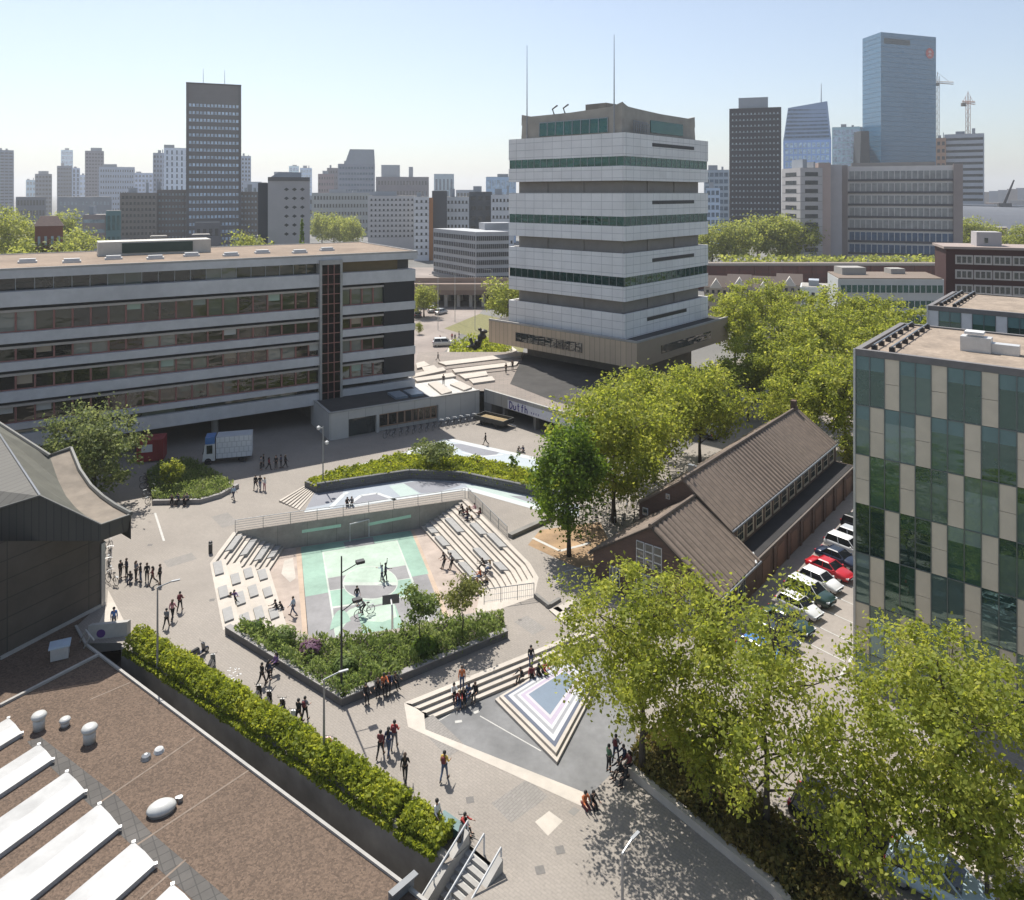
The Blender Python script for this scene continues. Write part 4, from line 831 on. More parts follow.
# deck (z=3.2) with white edged terraces
DZ=3.2; d0=P(484.5,391,DZ); d1=P(600,425,DZ); 
deck=empty('raised_deck',(d0.x,d0.y,0),0,'raised brown deck between the pavilion and the banded tower','deck')
dp=[d0,d1,P(640,400,DZ),P(600,372,DZ),P(530,357,DZ),P(515,356,DZ),P(418,352,DZ),P(418,386,DZ),P(440,389,DZ),PF+pd*PL+pn*-1+Vector((0,0,DZ))]
dp=[d0,d1,P(650,395,DZ),P(600,366,DZ),P(522,352,DZ),P(418,352,DZ),P(410,390,DZ)]
DECKM=brickmat('deck_paving',(.235,.195,.165),(.205,.175,.148),(.15,.13,.115),1.2,.6,.03,var2=.15)
mb=MB(); mb.sheet([dp],DZ); mb.build('deck_paving',DECKM,deck)
mb=MB(); mb.sheet([dp],DZ-.55); 
mb.build('deck_slab',M['darkconc'],deck)
FASC=brickmat('deck_fascia',(.36,.345,.32),(.33,.32,.30),(.2,.19,.18),1.5,4,.03,wall=(.68,-.73))
mb=MB(); dd=(d1-d0).normalized(); dn2=Vector((dd.y,-dd.x,0)); dn2=dn2 if dn2.y<0 else -dn2
L=(d1-d0).length; T=fr(Z(d0,0),dd,dn2)
bx(mb,T,-.1,L,-.35,0,1.75,DZ+.25); fas=mb.build('fascia_wall',FASC,deck)
mb=MB(); bx(mb,T,-.1,1.4,-6,-.02,0,1.75); bx(mb,T,3.2,3.6,-1,-.4,0,1.75);bx(mb,T,9,9.4,-1,-.4,0,1.75); bx(mb,T,1.4,L,-7.5,-7,0,2.6); mb.build('deck_wall',M['darkconc'],deck)
# painted lettering-like tags on the fascia
GP=mat('graffiti_blue',(.045,.035,.22),.6,.1,2); GW=mat('graffiti_white',(.60,.60,.64),.6,.1,2)
mb=MB(); bx(mb,T,4.6,L-.6,.0,.012,1.8,2.95); mb.build('white_field',GW,fas)
def stroke(mb,pts,w): # brush strokes on the fascia plane, proud of the white field
    for (a,b),(c,d_) in zip(pts,pts[1:]):
        dx,dz=c-a,d_-b; l=math.hypot(dx,dz) or 1; ox,oz=-dz/l*w/2,dx/l*w/2
        mb.poly([T(a+ox,.02,b+oz),T(a-ox,.02,b-oz),T(c-ox,.02,d_-oz),T(c+ox,.02,d_+oz)])
mb=MB(); x=5.0
glyph={'D':[(0,0),(0,1),(.45,.85),(.6,.5),(.45,.1),(0,0)],'u':[(0,.6),(0,.1),(.25,0),(.5,.15),(.5,.6)],'t':[(.2,1),(.2,.1),(.4,0)],'f':[(.45,1),(.25,.9),(.2,0)],'h':[(0,1),(0,0),(0,.5),(.3,.6),(.45,.4),(.45,0)],'c':[(.5,.55),(.2,.6),(0,.3),(.2,0),(.5,.05)],'l':[(0,1),(0,0)],'i':[(0,.6),(0,0)],'o':[(0,.3),(.25,.6),(.5,.3),(.25,0),(0,.3)],'e':[(.02,.3),(.48,.34),(.25,.6),(0,.3),(.2,0),(.48,.06)]}
for ch in 'Dutfh':
    pts=[(x+a*.85,1.9+b*.95) for a,b in glyph[ch]]; stroke(mb,pts,.17)
    if ch in 'tf': stroke(mb,[(x,1.9+.62),(x+.42,1.9+.62)],.13)
    x+=.72
x=9.0
for k in range(4): pts=[(x+.16*a,2.05+.35*b) for a,b in glyph['eoce'[k]]]; stroke(mb,[(p[0]+k*.1,p[1]) for p in pts],.1); x+=.32
mb.build('painted_lettering',GP,fas)
mb=MB(); T2=T
for k in range(9): # scribbles on the deck's sloped top edge
    a=4.6+k*.42; stroke(mb,[(a,3.0+.1*(k%3)),(a+.3,3.4),(a+.5,3.05)],.09)
mb.build('painted_scrawl',mat('graffiti_grey',(.28,.26,.36),.6),fas)
# terraces: bright edged steps climbing away from the plaza
def terrace(pxs,z,h,k):
    mb=MB(); mb.prism(px(pxs,z),z-h,z); return mb.build('terrace_step',M['cream'] if k%2==0 else DECKM,deck)
ter=[[(446,365),(521,356),(522,352),(438,362)],[(455,372.5),(516,365),(519,361),(452,369)],[(465,378.5),(488,375),(486,371),(459,374.5)],[(473,383),(495,380),(492,376),(469,379)],
     [(414,377),(446,370),(443,367),(416,373)],[(417,381),(456,376),(452,372.5),(414,378)],[(424,371),(438,368.5),(434,365),(422,367)],[(417,368),(430,365),(424,361),(416,363)],[(428,383),(442,394),(452,391),(438,381)],[(450,384),(464,390),(472,387),(460,381)]]
for k,t in enumerate(ter): terrace(t,DZ+.28+.02*(k%3),.3,0)
mb=MB()
for l in ([(445,369),(522,360.5),(522,357.5),(447,366)],[(458,375.5),(517,369),(517,366),(456,373)]): mb.prism(px(l,DZ+.1),DZ-.01,DZ+.1)
mb.build('terrace_riser',DECKM,deck)
mb=MB(); mb.sheet([[P(510,384,DZ),P(556,402,DZ),P(640,420,DZ),P(648,394,DZ),P(600,367,DZ),P(524,354,DZ)]],DZ+.01); mb.build('deck_shade_sheet',DKR,deck)  # dark sheet puts the tower's shade into the deck colour
# ---------------------------------------------------------------- the banded tower
TC=Vector((16.1,106.5,0)); PAN=None
PAN=brickmat('white_panels',(.80,.785,.765),(.75,.735,.715),(.46,.455,.45),1.85,1.15,.035,wall=(dL.x+dR.x*.0,dL.y),offset=0,var2=.09)
PANR=brickmat('white_panels_right',(.80,.785,.765),(.75,.735,.715),(.46,.455,.45),1.85,1.15,.035,wall=(dR.x,dR.y),offset=0,var2=.09)
REC=mat('tower_recess',(.27,.245,.22),.8,.12,.6); TCON=brickmat('ribbed_concrete',(.58,.455,.32),(.51,.40,.285),(.36,.285,.205),.9,9,.05,wall=(dL.x,dL.y),var2=.1)
WA,WB=22.3,25.4; T=fr(TC,dL,dR)                    # a along the left face, b along the right face
tow=empty('banded_tower',tuple(TC),0,'tall office tower of stacked white panelled bands, green windows and a beige concrete crown','tower')
mb=MB(); bx(mb,T,1.2,WA-1.2,1.2,WB-1.2,8.0,38.6); mb.build('core',REC,tow)
def slabring(nm,z0,z1,out=0,m=None):
    # left and right (and hidden) cladding of one band
    mb=MB(); bx(mb,T,-out,WA+out,-out,.35,z0,z1); bx(mb,T,-out,WA+out,WB-.35,WB+out,z0,z1)
    mb.build(nm,m or PAN,tow)
    mb=MB(); bx(mb,T,-out-.003,.35,.352-0,WB-.352,z0+.001,z1-.001); bx(mb,T,WA-.35,WA+out,.352,WB-.352,z0+.001,z1-.001)
    mb.build(nm,m or PANR,tow)
base=38.7
for k in range(4):
    t=base-8.7*k
    if k<3:
        slabring('white_band',t-3.4,t); slabring('white_band',t-6.9,t-4.8)
        mb=MB(); bx(mb,T,.3,WA-.3,.3,WB-.3,t-6.9,t-6.8); bx(mb,T,.3,WA-.3,.3,WB-.3,t-.25,t-.1);bx(mb,T,.3,WA-.3,.3,WB-.3,t-4.9,t-4.75);bx(mb,T,.3,WA-.3,.3,WB-.3,t-3.5,t-3.3); mb.build('floor_slab',M['darkconc'],tow)
        for (a0,a1,b0,b1) in ((.12,WA-.12,.12,.25),(.12,.25,.26,WB-.26)):
            mb=MB(); bx(mb,T,a0,a1,b0,b1,t-4.8,t-3.4); w_=mb.build('window_band',M['glass_t'],tow); mb=MB()
            n_=17
            for j in range(n_+1):
                if a1-a0>1: x=a0+(a1-a0)*j/n_; bx(mb,T,max(x-.04,a0),min(x+.04,a1),b0-.05,b0,t-4.8,t-3.4)
                else: x=b0+(b1-b0)*j/n_; bx(mb,T,a0-.05,a0,max(x-.04,b0),min(x+.04,b1),t-4.8,t-3.4)
            (bx(mb,T,a0,a1,b0-.045,b0-.001,t-4.80,t-4.74) if a1-a0>1 else bx(mb,T,a0-.045,a0-.001,b0,b1,t-4.80,t-4.74)); mb.build('mullions',M['steel'],w_)
        mb=MB(); bx(mb,T,-.03,.0,7.5,20.5,t-1.7,t-1.15); mb.build('louvre_slot',M['black'],tow)
        # recessed storey piers
        for (a,b) in ((1.05,8),(1.05,16),(8,1.05),(15,1.05)):
            mb=MB(); bx(mb,T,a-.0,a+.5,b,b+.5,t-8.7,t-6.9); mb.build('recess_pier',REC,tow)
    else:
        slabring('white_band',8.6,t); mb=MB(); bx(mb,T,.3,WA-.3,.3,WB-.3,t-.25,t-.1); mb.build('floor_slab',M['darkconc'],tow)
        mb=MB(); bx(mb,T,-.03,.0,6,18,t-1.7,t-1.15); mb.build('louvre_slot',M['black'],tow)
# crown
CRN=mat('crown_concrete',(.36,.33,.285),.85,.12,.7,var2=.1,scale2=.3)
mb=MB(); z0,z1=38.7,42.3
def crown(a0,a1,b0,b1,tp=.5):
    q=[T(a0,b0,z0),T(a1,b0,z0),T(a1,b1,z0),T(a0,b1,z0)]; t=[T(a0+tp,b0+tp,z1+1.3),T(a1-tp,b0+tp,z1),T(a1-tp,b1-tp,z1+.3),T(a0+tp,b1-tp,z1)]
    if (q[1]-q[0]).cross(q[2]-q[0]).z<0: q=[q[0],q[3],q[2],q[1]]; t=[t[0],t[3],t[2],t[1]]
    mb.hexa(q+t)
z1=41.6; crown(1.5,WA-1.4,1.5,WB-1.6,.12); cr_=mb.build('crown',CRN,tow)
mb=MB(); pf=[(0,1.9),(.09,1.35),(.5,1.0),(.9,.95),(1,1.35)]
for face in (0,1):
    L0,L1=(1.5,WA-1.4) if face==0 else (1.5,WB-1.6)
    for (t0,h0),(t1,h1) in zip(pf,pf[1:]):
        a,b=L0+(L1-L0)*t0,L0+(L1-L0)*t1
        G=(lambda u,v,z: T(u,v,z)) if face==0 else (lambda u,v,z: T(v,u,z))
        u0=a if (face==0 or t0>0) else a+.45
        mb.hexa([G(u0,1.55,z1-.6),G(b,1.55,z1-.6),G(b,1.95,z1-.6),G(u0,1.95,z1-.6),G(u0,1.62,z1+h0-.2),G(b,1.62,z1+h1-.2),G(b,1.95,z1+h1-.2),G(u0,1.95,z1+h0-.2)])
mb.build('crown_parapet',CRN,cr_)
mb=MB(); q=lambda a,z,o: T(a,1.5+.22*(z-z0)/7.2-o,z)
mb.hexa([q(3.9,39.0,.1),q(17,39.0,.1),q(17,39.0,-.2),q(3.9,39.0,-.2),q(3.9,41.2,.1),q(17,41.2,.1),q(17,41.2,-.2),q(3.9,41.2,-.2)]); 
q=lambda b,z,o: T(1.5+.22*(z-z0)/7.2-o,b,z)
w_=mb.build('crown_window',M['glass_t'],cr_)
mb=MB(); qq=lambda a,z,o: T(a,1.5+.22*(z-z0)/7.2-o,z)
for k in range(9): a=3.9+13.1*k/8; mb.hexa([qq(a-.06,39.0,.16),qq(a+.06,39.0,.16),qq(a+.06,39.0,.1),qq(a-.06,39.0,.1),qq(a-.06,41.2,.16),qq(a+.06,41.2,.16),qq(a+.06,41.2,.1),qq(a-.06,41.2,.1)])
mb.hexa([qq(3.85,41.1,.16),qq(17.05,41.1,.16),qq(17.05,41.1,.1),qq(3.85,41.1,.1),qq(3.85,41.22,.16),qq(17.05,41.22,.16),qq(17.05,41.22,.1),qq(3.85,41.22,.1)]); mb.build('mullions',M['steel'],w_)
mb=MB(); mb.hexa([q(9.5,39.3,-.2),q(19.5,39.3,-.2),q(19.5,39.3,.1),q(9.5,39.3,.1),q(9.5,41.2,-.2),q(19.5,41.2,-.2),q(19.5,41.2,.1),q(9.5,41.2,.1)]); mb.build('crown_window',M['glass_t'],cr_)
mb=MB()
for b in (4.2,5.4,6.6,7.8): mb.tube([T(1.1,b,38.8),T(1.1,b,41.0-.2*b/4)],.07,5); mb.tube([T(.7,b,38.8),T(.7,b,40.4)],.06,5)
for z in (39.4,40.1,40.7): mb.tube([T(1.1,4.0,z),T(1.1,8.0,z-.1)],.06,5)
for z in (39.7,40.3): mb.tube([T(.7,4.0,z),T(.7,8.0,z)],.05,5)
mb.build('roof_gantry',M['steel'],tow)
mb=MB(); bx(mb,T,8,12,7,11,42.2,44.2); bx(mb,T,9,11,13,17,42.2,43.4); bx(mb,T,14,16,6,9,42.0,43.0); mb.build('roof_plant',M['darkconc'],tow)
for a,b,zt_ in ((2.6,1.2,53.2),(WA-2.9,1.2,53.9)):
    mb=MB(); mb.tube([T(a,b,38.7),T(a,b,43.5),T(a,b,zt_)],[.13,.10,.04],6); mb.build('mast',M['steel'],tow)
for a in (13,15.2):
    mb=MB(); mb.tube([T(a,3,42.4),T(a+.4,3,43.4),T(a-.6,3,43.9)],.14,5); mb.build('aerial',M['black'],tow)
# plinth
PC=Vector((17.45,104,0)); TP=fr(PC,dL,dR)
mb=MB(); bx(mb,TP,0,28.5,0,28.2,5.45,9.0); pl=mb.build('plinth',TCON,tow)
mb=MB(); bx(mb,TP,.3,28.2,.3,27.9,9.0,9.06); mb.build('plinth_roof',DKR,pl)
mb=MB(); bx(mb,TP,0,28.5,-.04,.25,9.001,9.28); bx(mb,TP,-.04,.25,.25,28.2,9.001,9.28); mb.build('plinth_edge',M['concrete'],pl)
mb=MB(); bx(mb,TP,9.5,22.5,-.05,.1,6.35,7.75); w_=mb.build('window_band',M['glass'],pl)
mb=MB()
for j in range(12): x=9.5+13*j/11; bx(mb,TP,x-.06,x+.06,-.1,-.05,6.35,7.75)
mb.build('mullions',M['black'],w_)
mb=MB(); bx(mb,TP,-.05,.1,6.5,22,6.5,7.7); mb.build('window_band',M['glass'],pl)
mb=MB(); bx(mb,TP,4.5,24,4.5,24,0,5.45); mb.build('base',mat('tower_base',(.20,.175,.15),.85,.15,.6),tow)
# ---------------------------------------------------------------- dark hall, left
CLAD=brickmat('dark_cladding',(.080,.068,.055),(.066,.057,.047),(.042,.037,.031),5.5,1.25,.04,wall=(.465,.885),offset=0,var2=.25,scale2=.4)
RIB=brickmat('dark_metal_sheet',(.072,.07,.06),(.064,.062,.054),(.042,.041,.037),.5,12,.03,wall=(1,0),var2=.1)
ROOFG=mat('green_grey_roofing',(.088,.087,.068),.85,.10,.8,var2=.12,scale2=.4); ROOFS=brickmat('standing_seam_roof',(.125,.12,.105),(.115,.11,.098),(.085,.08,.07),.7,30,.05,ang=R(41))
hal=empty('dark_hall',(-32,50,0),0,'dark clad hall with a flared grey green roof at the left edge','building')
wc=P(105,605); w0=P(0,660)
wn=w0+(w0-wc)*1.0; zt_=lambda p: CAMZ-(541-HZ)*p.y/F; fp=[wc,wn,Vector((-62,42,0)),Vector((-50,66,0)),Vector((-36,57,0))]; tops=[zt_(wc),zt_(wn),zt_(wn),6.6,6.6]
mb=MB(); n_=5
for k in range(n_): j=(k+1)%n_; mb.poly([(fp[k].x,fp[k].y,-.5),(fp[k].x,fp[k].y,tops[k]),(fp[j].x,fp[j].y,tops[j]),(fp[j].x,fp[j].y,-.5)])
mb.poly([(fp[k].x,fp[k].y,4.55 if k==0 else 6.55) for k in range(n_)]); mb.build('wall',CLAD,hal)
mb=MB(); t=(wc-w0).normalized(); n=Vector((t.y,-t.x,0)); mb.prism([wc+n*.05,wc+n*.12-t*.35,wc-t*.35-n*.1,wc-n*.1+t*.1],-.3,4.6); mb.build('corner_trim',M['steel'],hal)
mb=MB(); mb.prism([wc+n*.1,w0+n*.1,w0,wc],-.2,.25); mb.build('base_trim',M['concrete'],hal)
A3=lambda a,b,Y: Vector((PX(a,Y),Y,PZ(b,Y)))
gf=[A3(-60,541,50),A3(101,541,50),A3(101,525,50),A3(40,496,50),A3(-60,540,50)]
gb=A3(-60,527,50)
mb=MB(); mb.poly([A3(-60,541,50),A3(101,541,50),A3(101,525,50),A3(40,496,50),gb]); mb.poly([A3(101,541,50),A3(128,531,51.6),A3(131,515,51.6),A3(101,525,50)])
mb.poly([A3(-60,541,50),Vector((-62,62,6.64)),Vector((-36,62,6.64)),A3(128,531,51.6),A3(101,541,50)][::-1]); mb.build('gable_front',RIB,hal)
rid0,rid1=A3(40,496,50),A3(-12,417,66); N=10
Vp=[(101,525,50),(88,517.5,51.5),(76,508,53),(66,496,54.6),(58,480,56.4),(50,457,59)]; Ep=[(131,515,51.6),(116,507,53),(103,498,54.6),(91,487,56.3),(80,471,58.3),(71,449,61)]
V=[A3(*p) for p in Vp]; E=[A3(*p) for p in Ep]; n_=len(V)
mb=MB(); sl=[]
for k in range(n_-1):
    r0,r1=lerp(rid0,rid1,k/(n_-1)),lerp(rid0,rid1,(k+1)/(n_-1)); mb.poly([r0,V[k],V[k+1],r1])
mb.build('right_slope',ROOFG,hal)
mb=MB(); l0=A3(-60,527,50); l1=Vector((-70,58,7.5)); mb.poly([rid0,rid1,l1+Vector((-6,8,0)),l0]); mb.build('left_slope',ROOFS,hal)
mb=MB()
for k in range(n_-1): mb.poly([V[k],E[k],E[k+1],V[k+1]])
mb.build('flared_eave',mat('eave_roofing',(.185,.155,.122),.9,.14,1.5,var2=.2,scale2=.6),hal)
mb=MB(); up_=Vector((0,0,.16)); mb.tube([p+up_*.5 for p in E],.16,6); mb.tube([E[-1]+up_*.5,V[-1]+up_*.5,rid1+up_*.5],.16,6); mb.tube([E[0]+up_*.3,A3(101,524.5,49.95),A3(40,495.5,49.95),A3(-60,526.5,49.95)],.07,5); mb.build('roof_rim',mat('rim_metal',(.10,.10,.09),.6,.1),hal)
mb=MB()
for k in range(n_-1): mb.poly([E[k],Vector((E[k].x,E[k].y,6)),Vector((E[k+1].x,E[k+1].y,6)),E[k+1]])
mb.build('eave_side',RIB,hal)
mb=MB(); mb.tube([lerp(rid0,rid1,t)+Vector((0,0,.04)) for t in (0,1)],.08,5); mb.build('ridge_cap',M['steel'],hal)
# loading ramp corner by the hall, with a round purple mark
rp=empty('ramp_parapet',tuple(P(118,640)),0,'white concrete ramp parapet with a round purple sticker beside the dark hall','parapet')
a,b=P(88,640,.0),P(127,636,.0); mb=MB(); mb.prism([a,b,b+Vector((.1,.3,0)),a+Vector((.1,.3,0))],-.9,.95); mb.build('parapet_wall',M['concrete'],rp)
mb=MB(); mb.prism(px([(108,590),(131,634),(92,638),(107,606)],.02),-.2,.03); mb.build('ramp_top',M['cream'],rp)
mb=MB(); c=lerp(a,b,.33); dd=(b-a).normalized(); nn=Vector((dd.y,-dd.x,0)); mb.poly([c+nn*.01+dd*.28*math.cos(k*math.pi/8)+Vector((0,0,.35+.28*math.sin(k*math.pi/8))) for k in range(16)]); mb.build('purple_sticker',mat('purple',(.08,.03,.16),.6),rp)
mb=MB(); mb.tube([P(80,642,.1),P(86,630,1.4),P(94,640,1.4)],.05,6); mb.tube([P(84,648,.1),P(90,636,1.3)],.05,6); mb.build('handrail',M['galv'],rp)
# ---------------------------------------------------------------- gravel roof, lower left
gr=empty('gravel_roof_building',tuple(P(200,800)),0,'low building with a brown gravel roof, white skylights and vents in the foreground','building')
GRA=mat('brown_gravel',(.120,.083,.059),.95,.30,14.0,var2=.07,scale2=.35,bump=.5,bscale=14)
N=GRA.node_tree; b_=N.nodes['Principled BSDF']; src=b_.inputs['Base Color'].links[0].from_socket
vz=N.nodes.new('ShaderNodeTexVoronoi'); vz.inputs['Scale'].default_value=11; N.links.new(N.nodes.new('ShaderNodeNewGeometry').outputs['Position'],vz.inputs['Vector'])
hsv=N.nodes.new('ShaderNodeMix'); hsv.data_type='RGBA'; hsv.blend_type='OVERLAY'; hsv.inputs[0].default_value=.30; N.links.new(src,hsv.inputs[6]); 
sepc=N.nodes.new('ShaderNodeSeparateColor'); N.links.new(vz.outputs['Color'],sepc.inputs[0]); cmb=N.nodes.new('ShaderNodeCombineColor'); [N.links.new(sepc.outputs[0],cmb.inputs[i]) for i in range(3)]; N.links.new(cmb.outputs[0],hsv.inputs[7]); N.links.new(hsv.outputs[2],b_.inputs['Base Color'])
rp_=[P(76,627),P(86,645.5),P(410,890.5),Vector((1.2,27.6,0)),Vector((-6,20,0)),Vector((-45,30,0)),Vector((-40,47,0)),w0+Vector((-1,.5,0)),wc+Vector((-.4,.2,0))]
RZ=0.0
mb=MB(); mb.prism(rp_,-3.6,RZ-.002); mb.build('wall',M['darkconc'],gr)
mb=MB(); mb.sheet([rp_],RZ+.02); mb.build('roof_gravel',GRA,gr)
mb=MB(); e=[P(76,627),P(86,645.5),P(410,890.5),Vector((1.2,27.6,0))]
for a,b in zip(e,e[1:]):
    d=(b-a).normalized(); n=Vector((-d.y,d.x,0)); n=n if n.dot(Vector((.6,.75,0)))>0 else -n
    mb.prism([a-n*.08,b-n*.08,b+n*.07,a+n*.07],RZ-.3,RZ+.14)
mb.build('roof_edge',M['concrete'],gr)
mb=MB(); a,b=P(98,655.5,.05),P(0,706,.05); d=(b-a).normalized(); n=Vector((-d.y,d.x,0))*.09; mb.prism([a-n,b-n,b+n,a+n],RZ+.021,RZ+.16); mb.build('roof_upstand',M['concrete'],gr)
mb=MB(); WALK=brickmat('roof_tiles',(.088,.08,.072),(.07,.064,.058),(.045,.042,.038),.5,.5,.025,ang=R(-37),offset=0,var2=.2,scale2=.5)
mb.sheet([px([(27,742),(41,737.5),(118,797),(150,832),(235,905),(215,920),(120,835),(40,757)])],RZ+.026); mb.build('walkway_tiles',WALK,gr)
mb=MB()
for l in ([(100,803),(195,738)],[(133,848),(250,770)],[(140,900),(186,860)],[(90,700),(130,683)],[(60,860),(95,840)]): strip(mb,px(l),.10,RZ+.030)
mb.build('roof_seam',mat('seam_dust',(.20,.155,.12),.9,.25,3),gr)
ax=Vector((-.465,-.885,0))
for (a,b,L) in (((8.5,722),(22,737),7),((38.9,748.5),(53,763.5),9),((66.9,776),(85.5,796),11),((99.5,808.5),(120,832),13),((133.7,847),(155.5,869),12),((172.6,889.5),(196,912),9)):
    p,q=P(*a),P(*b); mb=MB()
    m_=(p+q)/2; c1=[p,q,q+ax*L,p+ax*L]; mb.prism(c1,RZ+.02,RZ+.24); sk=mb.build('skylight',mat('skylight_white',(.37,.37,.365),.5,.10,1.6,var2=.14,scale2=.9) if 'skw' not in M else M['skw'],gr); M['skw']=sk.data.materials[0]
    mb=MB(); ri=RZ+.31; 
    mb.poly([Z(p,RZ+.241),Z(q,RZ+.241),Z(m_,ri)-Vector((0,0,0))]); mb.poly([Z(p,RZ+.241),Z(m_,ri),Z(m_+ax*L,ri),Z(p+ax*L,RZ+.241)]); mb.poly([Z(m_,ri),Z(q,RZ+.241),Z(q+ax*L,RZ+.241),Z(m_+ax*L,ri)]); mb.build('glazing',M['skw'],sk)
    mb=MB(); mb.box((q.x,q.y,RZ+.2),(.16,.16,.14),.5); mb.box((p.x,p.y,RZ+.2),(.16,.16,.14),.5); mb.build('end_fitting',M['galv'],sk)
VW=mat('vent_white',(.47,.47,.45),.5,.10,3)
def vent(p,s,h): 
    mb=MB(); mb.lathe((p.x,p.y,RZ+.02),[(.30*s,0),(.30*s,h*.55),(.24*s,h*.6)],14); o=mb.build('vent_stack',VW,gr,True)
    mb=MB(); mb.lathe((p.x,p.y,RZ+.02+h*.6),[(.20*s,0),(.36*s,.05),(.40*s,.15*s),(.34*s,.26*s),(.15*s,.33*s)],16); mb.build('vent_cowl',VW,o,True)
vent(P(39,729),1,.95); vent(P(65,726),.75,.35); vent(P(89.5,742),1.05,.95)
c=P(161.5,812); mb=MB(); mb.lathe((c.x,c.y,RZ+.02),[(.60,0),(.60,.14)],26,0,(1,.74),R(25)); kb=mb.build('dome_kerb',M['darkconc'],gr)
mb=MB(); mb.lathe((c.x,c.y,RZ+.14),[(.64,0),(.68,.06),(.62,.17),(.48,.27),(.28,.33),(.07,.35)],26,0,(1,.74),R(25)); mb.build('dome_light',VW,kb,True)
mb=MB(); mb.lathe((c.x+.62,c.y+.62,RZ+.02),[(.14,0),(.14,.22)],8); mb.lathe((c.x+.45,c.y+.68,RZ+.02),[(.1,0),(.1,.15)],8); mb.build('pipe_stub',M['steel'],gr)
c=P(60,658); mb=MB(); mb.box((c.x,c.y,.45),(1.0,.75,.75),.45); bx_=mb.build('roof_box',M['galv'],gr); mb=MB(); mb.box((c.x,c.y,.9),(1.2,.95,.1),.45); mb.build('box_lid',mat('lid_blue',(.42,.50,.58),.35,.1),bx_)
for p_,h in ((P(146,759),.18),(P(159,752),.16)): mb=MB(); mb.lathe((p_.x,p_.y,RZ+.02),[(.28,0),(.22,h),(.08,h+.08)],10); mb.build('small_vent',M['steel' if h>.17 else 'white'],gr)
a=P(410,893); mb=MB(); mb.box((a.x-.35,a.y-.15,.3),(.12,1.3,.55),-.75); mb.box((a.x-.25,a.y-.2,.6),(.3,1.4,.06),-.75); mb.build('roof_hatch',mat('hatch_grey',(.15,.16,.17),.5,.1,2),gr)
# ---------------------------------------------------------------- brick hall with pantile roofs
BO=Vector((13.9,50.8,0)); T=fr(BO,bL,bR)
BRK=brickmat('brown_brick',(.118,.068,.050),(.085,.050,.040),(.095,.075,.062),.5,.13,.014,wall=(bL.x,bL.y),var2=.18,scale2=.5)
M['kerbd']=mat('parapet_brown',(.13,.11,.095),.8,.2,2)
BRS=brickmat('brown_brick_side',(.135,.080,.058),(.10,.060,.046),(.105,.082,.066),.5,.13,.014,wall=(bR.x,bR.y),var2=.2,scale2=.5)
def tilemat(nm,d):
    m,n,b=newmat(nm); N=n.nodes; L=n.links; b.inputs['Roughness'].default_value=.75
    g_=N.new('ShaderNodeNewGeometry'); dt=N.new('ShaderNodeVectorMath'); dt.operation='DOT_PRODUCT'; dt.inputs[1].default_value=(d.x,d.y,0); L.new(g_.outputs['Position'],dt.inputs[0])
    md=N.new('ShaderNodeMath'); md.operation='FRACT'; ml=N.new('ShaderNodeMath'); ml.operation='MULTIPLY'; ml.inputs[1].default_value=1/.62; L.new(dt.outputs['Value'],ml.inputs[0]); L.new(ml.outputs[0],md.inputs[0])
    cr=N.new('ShaderNodeValToRGB'); e=cr.color_ramp.elements; e[0].color=(.068,.050,.038,1); e[1].color=(.185,.142,.110,1); e[0].position=.12; e[1].position=.34
    x=e.new(.88); x.color=(.185,.14,.108,1); y=e.new(.97); y.color=(.055,.04,.03,1); L.new(md.outputs[0],cr.inputs[0])
    nz=N.new('ShaderNodeTexNoise'); nz.inputs['Scale'].default_value=1.6; nz.inputs['Detail'].default_value=7; nz.inputs['Roughness'].default_value=.75; L.new(g_.outputs['Position'],nz.inputs['Vector'])
    mr=N.new('ShaderNodeMapRange'); mr.inputs[1].default_value=.3; mr.inputs[2].default_value=.7; mr.inputs[3].default_value=.72; mr.inputs[4].default_value=1.25; L.new(nz.outputs[0],mr.inputs[0])
    vm=N.new('ShaderNodeVectorMath'); vm.operation='SCALE'; L.new(cr.outputs[0],vm.inputs[0]); L.new(mr.outputs[0],vm.inputs['Scale']); L.new(vm.outputs[0],b.inputs['Base Color'])
    return m
TILE=tilemat('pantile_roof',bR)
bh=empty('brick_hall',tuple(BO),0,'long brown brick hall with a ribbed pantile roof and a lower front gable','building')
